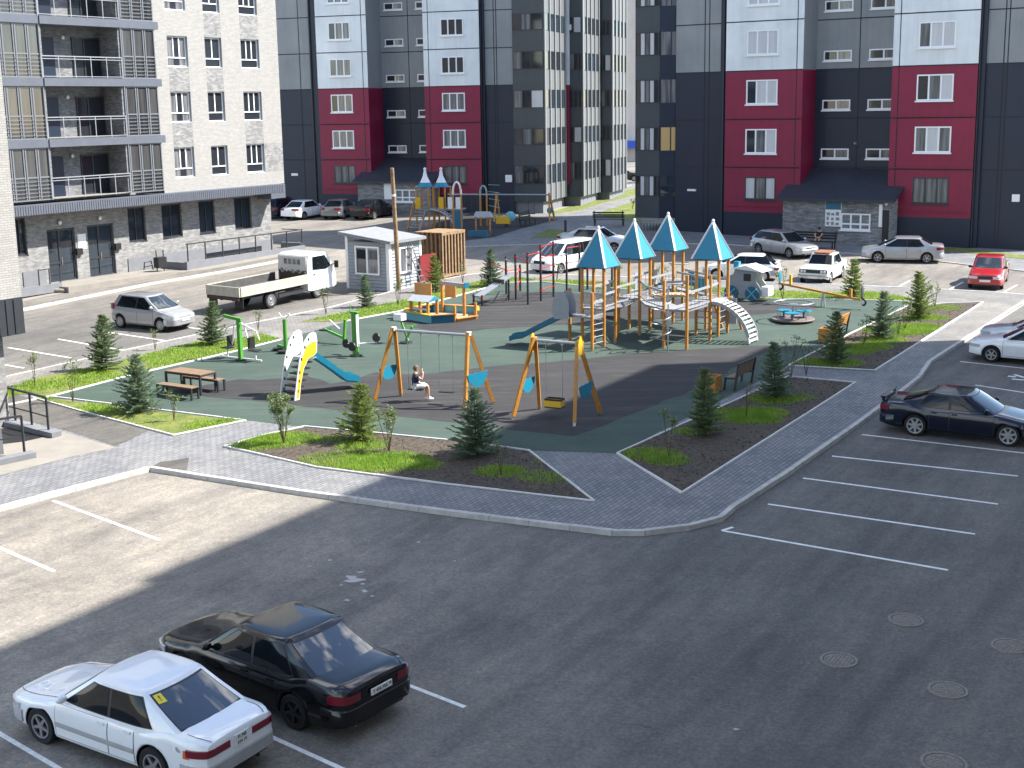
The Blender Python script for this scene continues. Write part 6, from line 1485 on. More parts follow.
part(MB().lathe([(0,.10), (.22,.10), (.22,.04), (.2,0)], 18, M=Matrix.Translation((-.42,0,0))), 'twist_disc', 'black', G2); part(MB().lathe([(0,.10), (.22,.10), (.22,.04), (.2,0)], 18, M=Matrix.Translation((.2,-.4,0))), 'twist_disc', 'black', G2); part(MB().bar((-.45,0,.2), (0,0,.12), .06, .12), 'foot_arm', 'green', G2)
G3 = gym('tall green exercise column with side lever and black seats', (356, 356), VA)
part(MB().box(-.10, .10, -.08, .08, 0, 1.75), 'column', 'green', G3); part(MB().box(-.14, -.105, -.07, .07, .4, 1.70).box(.105, .14, -.07, .07, .4, 1.70), 'white_trim', 'white', G3); part(MB().tube([(-.2,0,1.7), (-.2,0,2.05)], .02, 6).box(-.2, .2, -.10, .10, 1.755, 1.80), 'head', 'green', G3)
part(MB().lathe([(0,.05), (.25,.05), (.27,0)], 16), 'base_plate', 'black', G3)
for x, y, z in ((-.55,.1,.45), (.75,.4,.75), (.1,-.35,.45)): part(MB().lathe([(0,-.05), (.17,-.05), (.19,0), (.17,.05), (0,.05)], 14, M=Matrix.Translation((x,y,z)) @ Matrix.Rotation(rad(80), 4, 'X')), 'pad', 'black', G3, smooth=50)
part(MB().tube([(-.1,0,.5), (-.55,.1,.45), (-.75,.1,.3)], .03, 8).tube([(.1,0,.5), (.75,.4,.55), (.75,.4,.7)], .03, 8), 'arms', 'white', G3, smooth=60)
G5 = gym('low green exercise bench with sloping bars, left of the tall column', (343, 344), VA)
part(MB().bar((-.95,0,.55), (.1,0,.25), .09), 'beam', 'green', G5); part(MB().bar((.05,0,.02), (.18,0,1.05), .10), 'upright', 'green', G5); part(MB().bar((-.75,.1,.95), (-.2,.05,.62), .04), 'lever', 'white', G5); part(MB().box(-1.1, -.8, -.2, .2, .50, .56), 'pad', 'black', G5)
G4 = gym('small green exercise machine with a white box head', (406, 343), VA)
part(MB().bar((-.25,0,1.0), (.12,0,.1), .07).bar((.35,0,.72), (.0,0,.1), .07), 'legs', 'green', G4); part(MB().box(-.48, -.08, -.18, .18, .95, 1.22), 'head', 'white', G4); part(MB().bar((.18,-.2,.75), (.42,.2,.75), .06), 'handlebar', 'green', G4); part(MB().tube([(-.4,0,1.05), (-.95,0,.95)], .025, 6), 'lever', 'black', G4); part(MB().lathe([(0,.06), (.26,.05), (.28,0)], 16), 'base_plate', 'black', G4)
# ---------------------------------------------------------------- boat-shaped sandbox
L_ = Loc(440, 323); SB = thing('boat_sandbox', 'boat shaped sandbox with teal walls, orange posts and a small grey roof', 'sandbox', L_.o, UA)
hexa = [(-.3,.25), (.05,1.95), (.75,2.35), (2.2,1.9), (2.55,-.3), (1.6,-.95), (.5,-.55)]
cols_ = ['teal_pale', 'teal_dark', 'teal_dark', 'teal_pale', 'teal_dark', 'wood', 'teal_dark']
for i, (a, b) in enumerate(zip(hexa, hexa[1:]+hexa[:1])):
    h_ = .36 if cols_[i] != 'wood' else .14
    wl_ = part(MB().bar((*a, L_.g(*a)+h_/2), (*b, L_.g(*b)+h_/2), .05, h_), 'wall', cols_[i], SB)
    part(MB().bar((*a, L_.g(*a)+h_+.02), (*b, L_.g(*b)+h_+.02), .22, .035), 'rim_seat', 'yellow' if i in (0,2,4) else 'ply', wl_)
part(MB().prism([(x*.96+.04, y*.96+.02) for x, y in hexa], .02, .10), 'sand', mat('sand', (.36,.29,.2), .95, var=.2, bump=.5), SB)
for x, y, h_ in ((.05,1.62,.92), (.02,.66,.92), (.74,1.62,.92), (.74,.66,.92), (2.15,1.35,1.55), (1.75,-.15,1.55), (1.55,-.9,.75), (.45,-.5,.75)): post(x, y, h_, SB, L_, .12)
part(MB().add([(-.08,.55,.92), (.86,.55,.92), (.39,.55,1.15), (-.08,1.75,.92), (.86,1.75,.92), (.39,1.75,1.15)], [(0,1,2), (5,4,3), (0,2,5,3), (2,1,4,5), (0,3,4,1)]), 'little_roof', 'grey_panel', SB)
part(MB().add([(-.06,.54,.93), (.84,.54,.93), (.39,.54,1.13)], [(0,1,2)]), 'roof_gable', 'teal', SB, fix=False)
part(MB().bar((2.15,1.45,1.5), (1.75,-.25,1.5), .16, .16), 'beam', 'metal_grey', SB); part(MB().bar((1.76,-.27,1.5), (1.73,-.33,1.5), .22, .26), 'beam_end', 'teal', SB)
part(MB().box(1.35, 1.40, 1.40, 2.35, .85, 1.55), 'orange_panel', 'ply', SB); part(MB().box(2.6, 2.64, .9, 1.5, .75, 1.5), 'orange_panel', 'ply', SB)
part(MB().bar((.4,.9,.5), (.4,1.7,.5), .3, .04), 'table_board', 'white', SB)
# ---------------------------------------------------------------- workout bars and sloping bench
L_ = Loc(491, 287.5); WB = thing('workout_bars', 'dark workout posts linked by red bars and a red climbing ladder', 'exercise bars', L_.o, UA)
wp = {}
for k, (px, py, h_) in dict(a=(491,287.5,1.35), b=(506.4,294,1.9), c=(516,299.5,2.25), d=(520.3,291,1.35), e=(528,304.6,2.5), f=(541,301,2.75), g=(553.6,297,2.75), h=(566.8,293.7,2.42), i=(579.6,291.6,2.42), j=(587.5,289.5,1.2), k=(612,288,1.2)).items():
    p = L_.l(px, py); wp[k] = (p, h_); part(MB().lathe([(.055,-.02), (.055,h_), (0,h_+.02)], 12, M=Matrix.Translation(p)), 'post', 'dark_metal', WB, smooth=40)
def rbar(a, b, h_, m='red', r=.024):
    p, q = wp[a][0]+Vector((0,0,h_)), wp[b][0]+Vector((0,0,h_)); mb = MB().tube([p, q], r, 8)
    for v in (p, q): mb.lathe([(.07,-.05), (.07,.05)], 10, M=Matrix.Translation(v))
    part(mb, 'bar', m, WB, smooth=40)
for a, b, h_, m_ in (('a','b',1.22,'red'), ('b','c',1.75,'galv'), ('b','d',1.15,'red'), ('d','c',1.15,'red'), ('c','d',.55,'red'), ('c','e',2.1,'red'), ('e','f',2.38,'red'), ('f','g',2.65,'red'), ('f','g',2.1,'red'), ('f','g',1.6,'red'), ('f','g',1.1,'red'), ('f','g',.55,'red'), ('h','i',2.3,'red'), ('h','i',1.55,'red'), ('g','h',2.0,'galv'), ('j','k',1.05,'red'), ('j','k',.35,'red')): rbar(a, b, h_, m_)
L_ = Loc(486, 304); IB = thing('sit_up_bench', 'sloping grey sit up bench with red joints', 'exercise bench', L_.o, 40)
part(MB().bar((-.5,0,.42), (1.5,0,1.25), .55, .04), 'board', 'metal_grey', IB); part(MB().box(.75, .95, -.28, .28, .90, 1.12), 'foot_pad', 'black', IB)
for x, y in ((-.5,-.32), (-.5,.32)): part(MB().lathe([(.05,0), (.05,.5), (0,.52)], 10, M=Matrix.Translation((x,y,0))).lathe([(.07,.33), (.07,.45)], 10, 1, M=Matrix.Translation((x,y,0))), 'leg', ['dark_metal', 'red'], IB)
part(MB().lathe([(.05,0), (.05,1.25)], 10, M=Matrix.Translation((1.45,0,0))), 'leg', 'dark_metal', IB)
# ---------------------------------------------------------------- roundabout
L_ = Loc(793, 321); RB = thing('roundabout', 'children\'s roundabout with a dark round floor, blue seats and a steel ring rail', 'roundabout', L_.o, 0)
MB().lathe([(0,.14), (.92,.14), (.95,.10), (.93,.05), (0,.05)], 36).build('floor', mat('roundabout_floor', (.16,.12,.11), .7, var=.2), RB, smooth=30)
part(MB().tube([(.86*math.cos(a*.2094), .86*math.sin(a*.2094), .82) for a in range(30)], .032, 8, close=True), 'ring_rail', 'galv', RB, smooth=60)
mb = MB()
for k in range(4):
    a = k*math.pi/2+.5; part(MB().tube([(.86*math.cos(a), .86*math.sin(a), .14), (.86*math.cos(a), .86*math.sin(a), .82)], .022, 8), 'rail_post', 'galv', RB, smooth=60)
part(MB().lathe([(.05,.14), (.05,.72), (.2,.74), (.2,.77), (0,.78)], 16), 'hub_wheel', 'galv', RB, smooth=40)
for k in range(3):
    a = 2*math.pi*k/3+.2; part(MB().lathe([(0,.45), (.33,.45), (.34,.41), (.05,.40), (.04,.14)], 16, M=Matrix.Translation((.50*math.cos(a), .55*math.sin(a), 0))), 'seat', 'teal', RB, smooth=40)
# ---------------------------------------------------------------- seesaw
L_ = Loc(823, 306.5); SW = thing('seesaw', 'orange seesaw beam on a steel stand with blue end panels', 'seesaw', L_.o, VA+1)
part(MB().bar((-2.15,0,.98), (1.75,0,.42), .10, .09), 'beam', 'wood', SW); part(MB().bar((-.05,-.12,0), (0,-.06,.70), .06).bar((.05,.12,0), (0,.06,.70), .06).bar((.12,-.1,0), (0,-.06,.7), .05), 'stand', 'galv', SW)
for x, z, s in ((-2.05,.97,-1), (1.75,.45,1)):
    part(MB().ball((x+.08*s, 0, z+.32), .045, .19, .36, 10), 'end_panel', 'teal' if s < 0 else 'dark_metal', SW, smooth=60)
    part(MB().box(x-.45*s-.05, x-.45*s+.05, -.07, .07, z, z+.45), 'handle', 'yellow' if s < 0 else 'wood', SW); part(MB().tube([(x+.1*s, 0, z-.25)]+[(x+.1*s+.16*math.sin(k*.52), 0, z-.25-.0+.16*(1-math.cos(k*.52))-.05) for k in range(1,7)], .05, 8), 'buffer', 'black', SW, smooth=60)
# ---------------------------------------------------------------- benches with planter boxes
def bench_planter(px, label, wood_back, shift=0.0):
    L2 = Loc(*px); b = thing('planter_bench', label, 'bench', L2.o, UA, 'benches with a wooden planter box at one end')
    g = L2.g
    bm = 'ply' if wood_back else 'planks'
    mb = MB()
    for i in range(3): mb.bar((.05, .06+.10*i-.02, .47), (1.6, .06+.10*i-.02, .47), .085, .03)
    part(mb, 'seat', 'planks' if not wood_back else 'ply', b)
    part(MB().bar((.05, -.10, .72), (1.6, -.10, .72), .03, .42, up=(0,-.25,1)), 'backrest', bm, b); part(MB().bar((.0, -.15, .95), (1.65, -.15, .95), .06, .05), 'top_rail', 'wood' if wood_back else 'dark_metal', b)
    for x in (.06, 1.6): part(MB().bar((x, -.02, -.02), (x, -.17, .98), .055, .07).bar((x, .36, -.02), (x, .30, .45), .055).bar((x, -.06, .44), (x, .36, .44), .05), 'side_frame', 'dark_metal', b)
    bx = MB(); x0, x1, y0, y1 = -.62, -.04, -.20+shift, .40+shift
    for i in range(6):
        w_ = (x1-x0)/6; bx.box(x0+w_*i+.004, x0+w_*(i+1)-.004, y0, y0+.03, .03, .58); bx.box(x0+w_*i+.004, x0+w_*(i+1)-.004, y1-.03, y1, .03, .58)
        v_ = (y1-y0-.06)/6; bx.box(x0, x0+.03, y0+.03+v_*i+.004, y0+.03+v_*(i+1)-.004, .03, .58); bx.box(x1-.03, x1, y0+.03+v_*i+.004, y0+.03+v_*(i+1)-.004, .03, .58)
    p = part(bx, 'planter_box', 'wood', b); part(MB().box(x0+.03, x1-.03, y0+.03, y1-.03, .05, .52), 'planter_soil', 'soil', p)
bench_planter((832.5, 341), 'orange backed bench with a timber planter box, beside the roundabout', True)
bench_planter((733, 391.5), 'dark framed bench with a timber planter box, in the shade by the bed edging', False, .60)
# ---------------------------------------------------------------- toy vehicle panel
L_ = Loc(745, 300.5); TV = thing('toy_car_panel', 'grey and white toy car playhouse with a teal wheel and teal chimney', 'playhouse', L_.o, VA)
side_p = [(-1.0,.1), (.75,.1), (.85,.45), (.75,.7), (.55,.95), (.58,1.35), (.2,1.62), (-.5,1.58), (-.62,1.25), (-.98,1.1)]
hole = None
for y, m_ in ((-.02, 'grey_panel'), (.85, 'white')):
    part(MB().prism(side_p, -.02, .02, M=Matrix(((1,0,0,0),(0,0,-1,y),(0,1,0,0),(0,0,0,1)))), 'side_panel', m_, TV)
part(MB().box(-.08, .3, -.046, -.042, .95, 1.3), 'window_hole', 'dark_metal', TV)
part(MB().add([(-.7,-.2,1.55), (.95,-.2,1.42), (.95,1.05,1.42), (-.7,1.05,1.55), (.1,-.2,1.72), (.1,1.05,1.72)], [(0,4,5,3), (4,1,2,5), (0,1,4), (3,5,2)]), 'canopy', 'white', TV)
for x in (.38, -.7):
    wv = MB(); wv.lathe([(0,-.03), (.34,-.03), (.36,0), (.34,.03), (0,.03)], 24, M=Matrix.Translation((x,-.10,.36)) @ Matrix.Rotation(rad(90),4,'X')); w_ = part(wv, 'wheel', 'teal_dark', TV, smooth=40)
    part(MB().bar((x-.24,-.14,.12), (x+.24,-.14,.6), .03, .05).bar((x+.24,-.145,.12), (x-.24,-.145,.6), .03, .05), 'spokes', 'teal_pale', w_)
part(MB().box(-.62, -.36, .0, .26, 1.58, 1.86), 'chimney', 'teal', TV); part(MB().box(.8, 1.15, .05, .75, .25, .7), 'bonnet', 'white', TV)
# ---------------------------------------------------------------- site cabin, ladder, red board, timber crate, post
L_ = Loc(390, 289.3); KS = thing('site_cabin', 'small grey boarded cabin with white framed windows and a flat grey roof', 'cabin', L_.o, UA)
M['siding'] = mat('grey_siding', (.30,.32,.345), .65, var=.08, vscale=4); M['roofing'] = mat('cabin_roof', (.22,.225,.235), .75, var=.12, vscale=3)
sd_ = MB(); lx, ly, hh = 2.75, 2.75, 2.35
sd_.box(.02, lx-.02, .02, ly-.02, -.15, hh+.05)
for i in range(14):
    z = -.1+.175*i; sd_.add([(-.05,-.0,z), (-.05,ly,z), (-.01,ly,z+.165), (-.01,.0,z+.165)], [(0,1,2,3)]); sd_.add([(.0,-.05,z), (lx,-.05,z), (lx,-.01,z+.165), (.0,-.01,z+.165)], [(0,3,2,1)])
    sd_.add([(-.05,0,z), (-.05,ly,z), (0.02,ly,z), (.02,0,z)], [(0,1,2,3)], 1); sd_.add([(0,-.05,z), (lx,-.05,z), (lx,.02,z), (0,.02,z)], [(0,1,2,3)], 1); sd_.add([(-.012,0,z-.02), (-.012,ly,z-.02), (-.012,ly,z), (-.012,0,z)], [(0,1,2,3)], 1); sd_.add([(0,-.012,z-.02), (lx,-.012,z-.02), (lx,-.012,z), (0,-.012,z)], [(0,1,2,3)], 1)  # dark strips paint the shadow line under each board lap
part(sd_, 'wall', ['siding', 'dark_metal'], KS, fix=False)
for q in ((-.07, .14, -.07, .14, hh+.1), (-.07, .1, ly-.1, ly+.06, hh+.3), (lx-.12, lx+.04, -.07, .08, hh)): part(MB().box(*q[:4], -.15, q[4]), 'corner_trim', 'white', KS)
rf = MB(); rf.add([(-.3,-.3,hh+.02), (lx+.2,-.3,hh+.02), (lx+.2,ly+.35,hh+.42), (-.3,ly+.35,hh+.42), (-.3,-.3,hh+.17), (lx+.2,-.3,hh+.17), (lx+.2,ly+.35,hh+.57), (-.3,ly+.35,hh+.57)], [(3,2,1,0), (4,5,6,7), (0,1,5,4), (1,2,6,5), (2,3,7,6), (3,0,4,7)]); part(rf, 'roof', 'roofing', KS)
RTy = Matrix(((0,1,0,0), (1,0,0,0), (0,0,1,0), (0,0,0,1)))
w1 = window(KS, .55, 2.15, .70, 2.2, -.13, 'pvc', 'glass_mid', (.5,), None, .09, name='window', mixed=['glass_mid', 'glass'])
for o_ in [w1]+list(w1.children): o_.data.transform(Matrix(((0,1,0,0), (1,0,0,0), (0,0,1,0), (0,0,0,1)))); o_.data.flip_normals()
window(KS, .75, 1.95, .72, 2.1, -.13, 'pvc', 'glass_mid', (.5,), None, .09, name='window')
lb = thing('ladder', 'grey white ladder leaning on the cabin wall beside the red board', 'ladder', gp(425, 284), UA); mb = MB()
z_ = 2.2
for s in (-.2, .2): mb.bar((-.15+s*1.0, -.05, 0), (-.75+s*1.0, .45, z_), .05)
part(mb, 'stile', 'galv', lb); mb = MB()
for i in range(7):
    t = (i+.5)/7; mb.bar((-.15-.6*t-.2, -.05+.5*t, z_*t), (-.15-.6*t+.2, -.05+.5*t, z_*t), .05)
part(mb, 'rung', 'galv', lb)
rbo = thing('red_board', 'dark red sheet standing between the cabin and the timber crate', 'board', gp(429, 281), UA); MB().box(-.75, .75, .0, .04, .05, 1.45).build('sheet', mat('dark_red_sheet', (.19,.012,.014), .55, var=.08), rbo)
L_ = Loc(443, 278.5); CR = thing('timber_crate', 'tall open timber crate of upright battens beside the cabin', 'crate', L_.o, UA)
lx, ly, hh = 2.1, 1.9, 2.45
mb = MB()
for i in range(8): x = lx*i/7; mb.box(x-.055, x+.055, -.05, -.01, .0, hh)
part(mb, 'front_battens', 'wood_raw', CR); mb = MB()
for i in range(7): y = .12+(ly-.2)*i/6; mb.box(-.05, -.01, y-.05, y+.05, .0, hh)
part(mb, 'side_battens', 'wood_raw', CR); part(MB().box(0, lx, 0, ly, .05, .1).box(.03, lx-.02, ly-.05, ly, .1, hh-.1).box(lx-.05, lx-.01, .03, ly-.06, .1, hh-.1), 'backing', 'wood_raw', CR)
mb = MB()
for i in range(6): mb.box(-.08, lx+.08, .0+ly*i/6-.06, .0+ly*i/6+ly/6-.09, hh+.003, hh+.04)
part(mb, 'lid_boards', 'wood_raw', CR); part(MB().bar((-.07,-.03,hh-.06), (lx+.07,-.03,hh-.06), .05, .12), 'rail', 'wood_raw', CR); part(MB().bar((-.07,-.07,.12), (lx+.07,-.07,.12), .04, .12), 'rail', 'wood_raw', CR)
p = gp(399, 290); t = thing('timber_pole', 'tall bare timber pole standing at the front corner of the cabin', 'pole', p, 0)
q = at(392, 168, p.y-.4)-p
part(MB().tube([(0,0,-.1), q*.5, q], [.12,.11,.095], 12), 'pole', 'wood_raw', t, smooth=60); part(MB().tube([q*.78-Vector((0,0,.05)), q*.78+Vector((0,0,.05))], .118, 10), 'strap', 'white', t)
# ---------------------------------------------------------------- railings by the near-left building
def yardrail(label, pxs, hts, group):
    P_ = [gp(*p) for p in pxs]; t = thing('handrail', label, 'railing', P_[0], 0, group); o_ = P_[0]
    for p, h_ in zip(P_, hts): part(MB().bar(p-o_, p-o_+Vector((0,0,h_)), .06), 'post', 'dark_metal', t)
    mb = MB()
    for a, b, h0, h1 in zip(P_[:-1], P_[1:], hts[:-1], hts[1:]): mb.bar(a-o_+Vector((0,0,h0)), b-o_+Vector((0,0,h1)), .06)
    part(mb, 'top_rail', 'dark_metal', t); mb = MB()
    for a, b in zip(P_[:-1], P_[1:]): mb.bar(a-o_+Vector((0,0,.58)), b-o_+Vector((0,0,.58)), .035)
    part(mb, 'mid_rail', 'dark_metal', t); return t
yardrail('dark handrail beside the paved path, on the far side of the sunken basement stair', [(-6,420), (16,425), (32.5,429.5), (49,434.5)], [1.2]*4, 'dark handrails at the sunken basement stair')
yardrail('dark handrail on the near side of the sunken basement stair', [(-30,465), (-3,459.5), (24.7,454.8)], [1.2]*3, 'dark handrails at the sunken basement stair')
st = thing('basement_stair', 'sunken basement stair well with low grey walls at the left edge', 'stair well', gp(20, 440), 0); o_ = st.location.copy()
def kw(a, b, h_, wd, nm='well_wall'): part(MB().bar(gp(*a)-o_+Vector((0,0,h_/2)), gp(*b)-o_+Vector((0,0,h_/2)), wd, h_), nm, 'plinth', st)
kw((-10,421), (57,437), .16, .35); kw((-30,470), (34,456.5), .16, .35)
part(MB().add([gp(*q)-o_+Vector((0,0,.004)) for q in ((-30,432), (10,427.5), (46,436.5), (24,441.5), (-30,448))], [(0,1,2,3,4)]), 'well_shade', 'black', st, fix=False)  # flat black sheet painted for the shade inside the well, no real depth
part(MB().bar(gp(-30,458)-o_+Vector((0,0,.4)), gp(3,453)-o_+Vector((0,0,.4)), .25, .8), 'stair_wall', 'plinth', st)
# ---------------------------------------------------------------- far playground
def farp(px, py): return gs(px, py, .02)
b = farp(428, 229); R2 = Matrix.Rotation(0, 4, 'Z')
FT = thing('play_tower', 'distant play tower with two blue and white crown roofs and an arched ladder', 'play structure', b, -18)
k_ = b.y/FOC                                         # metres per photo pixel at that depth
def lp(px, py): 
    p = at(px, py, b.y); v = Matrix.Rotation(rad(18), 4, 'Z') @ (p-b); return v
for xx, yy in ((-.85,.05), (.1,.05), (-.85,1.15), (.1,1.15), (.4,.2), (1.3,.2), (.4,1.3), (1.3,1.3)): part(MB().box(xx-.05, xx+.05, yy-.05, yy+.05, 0, 3.0), 'post', 'wood', FT)
for xc, yc in ((-.35,.6), (.85,.7)):
    crn = []; ring_ = []
    for (r_, z) in ((.78,3.0), (.66,2.96), (.40,3.3), (.17,3.75), (.08,4.2)):
        ring_.append([(xc+r_*math.cos(a*math.pi/4), yc+r_*math.sin(a*math.pi/4), z+(.18 if (r_ > .9 and a % 2) else 0)) for a in range(8)])
    mb = MB(); vs = [v for r_ in ring_ for v in r_]; 
    for i in range(4):
        for a in range(8): mb.add([vs[i*8+a], vs[i*8+(a+1) % 8], vs[(i+1)*8+(a+1) % 8], vs[(i+1)*8+a]], [(0,1,2,3)], 0 if (i >= 2 or (i == 0 and a % 2)) else 1)
    mb.ball((xc, yc, 4.26), .12, .12, .12, 8, 0); part(mb, 'crown_roof', ['white', 'teal'], FT)
part(MB().box(-.95, 2.5, -.05, 1.3, 1.35, 1.45), 'platform', 'grey_deck', FT)
for a_, m_ in ((-.9,'yellow'), (.9,'yellow'), (1.6,'white'), (2.2,'white')): part(MB().box(a_-.0, a_+.38, -.07, -.05, 1.45, 2.3), 'play_panel', m_, FT)
st_ = MB()
for i in range(6): st_.box(-.95, -.15, -.25-.22*i, -.05-.22*i, 1.2-.2*i, 1.24-.2*i)
part(st_, 'stairs', 'metal_grey', FT); part(MB().bar((-1.0,-1.4,.05), (-1.0,-.05,2.0), .06, .2), 'stair_side', 'wood', FT); part(MB().bar((-.1,-1.4,.0), (-.1,-.05,1.3), .05, .2), 'stair_side', 'metal_grey', FT)
ar = [(.5+2.0*math.sin(t*.145), -.1-.5*math.sin(t*.145), 1.45-1.4*(1-math.cos(t*.145))) for t in range(11)]
for dy in (0, .6): part(MB().tube([(x, y-dy, z) for x, y, z in ar], .06, 6), 'arch_beam', 'metal_grey', FT)
mb = MB()
for x, y, z in ar: mb.bar((x, y, z+.05), (x, y-.6, z+.05), .12, .03)
part(mb, 'arch_rungs', 'metal_grey', FT)
def farthing(name, label, cat, px, rz, group=None): return thing(name, label, cat, farp(*px), rz, group)
t = farthing('loop_climber', 'distant white hoop climber with a dark climbing panel', 'climber', (458, 233), -18)
part(MB().tube([(-.3,0,0), (-.3,0,3.0)]+[(-.3*math.cos(a*.3927), 0, 3.0+.5*math.sin(a*.3927)) for a in range(1,8)]+[(.3,0,3.0), (.3,0,0)], .07, 8), 'hoop', 'wood', t, smooth=60)
part(MB().tube([(-.31*math.cos(a*.3927), -.02, 2.7+.85*math.sin(a*.3927)) for a in range(0,9)], .075, 8), 'white_arch', 'white', t, smooth=60); part(MB().box(-.38, .38, -.03, .03, .3, 1.6), 'climbing_panel', 'teal_dark', t)
t = farthing('loop_climber', 'distant pale blue hoop climber with rope net', 'climber', (484, 226), -18)
part(MB().tube([(-.25,0,0), (-.25,0,2.4)]+[(-.25*math.cos(a*.3927), 0, 2.4+.5*math.sin(a*.3927)) for a in range(1,8)]+[(.25,0,2.4), (.25,0,0)], .07, 8), 'hoop', 'wood', t, smooth=60)
part(MB().tube([(-.26*math.cos(a*.3927), -.02, 2.2+.73*math.sin(a*.3927)) for a in range(0,9)], .06, 8), 'blue_arch', 'teal_pale', t, smooth=60)
mb = MB()
for i in range(6): mb.tube([(.4,0,.5+i*.5), (1.2,.2,.2+i*.55)], .02, 5)
part(mb, 'rope_net', 'teal_pale', t)
t = farthing('swing_set', 'distant wooden swing set with a long grey crossbar before the dark block', 'swing set', (497, 221), -18)
for x in (0, 4.1):
    for y in (-.7, .7): part(MB().bar((x+.25*(1 if x else -0), y, 0), (x, 0, 2.1), .11), 'leg', 'wood', t)
part(MB().tube([(-3.9,0,1.98), (4.1,0,1.98)], .06, 8), 'crossbar', 'metal_grey', t); part(MB().ball((4.25,-.35,.85), .22, .04, .25, 10), 'blue_panel', 'teal', t)
for x in (-3,-2,1.2,2.5): part(MB().tube([(x,0,1.98), (x,0,.5)], .015, 5).tube([(x+.45,0,1.98), (x+.45,0,.5)], .015, 5).box(x, x+.45, -.1, .1, .55, .6), 'swing_seat', 'dark_metal', t)
t = farthing('sand_house', 'distant teal sandbox with a grey roof on orange posts', 'sandbox', (480, 236), -18); t.scale = (.78,)*3
part(MB().box(-.9, .9, -.6, .0, 0, .5), 'wall', 'teal_dark', t); part(MB().box(-.35, 1.0, .3, .35, .0, .45), 'wall', 'teal_dark', t); part(MB().add([(-.5,-.3,1.7), (1.1,-.3,1.7), (1.1,.5,1.7), (-.5,.5,1.7), (-.4,.1,2.15), (1.0,.1,2.15)], [(0,1,5,4), (2,3,4,5), (1,2,5), (3,0,4)]), 'roof', 'grey_panel', t)
for x in (-.35, .95): part(MB().box(x-.06, x+.06, -.06, .06, 0, 1.7), 'post', 'wood', t)
t = farthing('spring_rider', 'distant yellow and pale blue spring rider', 'spring rider', (506, 227), -18); part(MB().ball((.35,0,.75), .4, .16, .4, 12), 'blue_head', 'teal_pale', t, smooth=60); part(MB().box(-.7, .35, -.2, .2, .25, .75), 'yellow_body', 'yellow', t); part(MB().lathe([(.12,0), (.12,.25)], 10), 'spring', 'dark_metal', t)
def park_bench(label, px, rz, L3=1.7, m_='black'):
    t = farthing('park_bench', label, 'bench', px, rz, 'dark park benches in the distance')
    mb = MB()
    for i in range(4): mb.box(-L3/2, L3/2, -.25+.125*i, -.15+.125*i, .44, .48)
    part(mb, 'seat', m_, t); mb = MB()
    for i in range(3): mb.box(-L3/2, L3/2, .25+.03*i, .28+.03*i, .58+.16*i, .69+.16*i)
    part(mb, 'backrest', m_, t)
    for x in (-L3/2+.12, L3/2-.12): part(MB().box(x-.04, x+.04, -.25, -.19, 0, .43).bar((x,.2,0), (x,.36,1.1), .07), 'leg', m_, t)
    return t
park_bench('dark bench at the edge of the distant play surface, seen from its end', (528, 225.5), 60); park_bench('dark slatted bench on the far footway beyond the pale saloon, its back to the viewer', (609, 225.5), 168, 2.3); PBn = park_bench('dark bench against the stone porch, where a person sits', (812, 248.3), FBp.a, 3.0)
t = farthing('bollard', 'small dark bollard on the far footway', 'bollard', (565.5, 232), 0); part(MB().lathe([(.09,0), (.09,.8), (.0,.86)], 12), 'bollard', 'dark_metal', t, smooth=50)
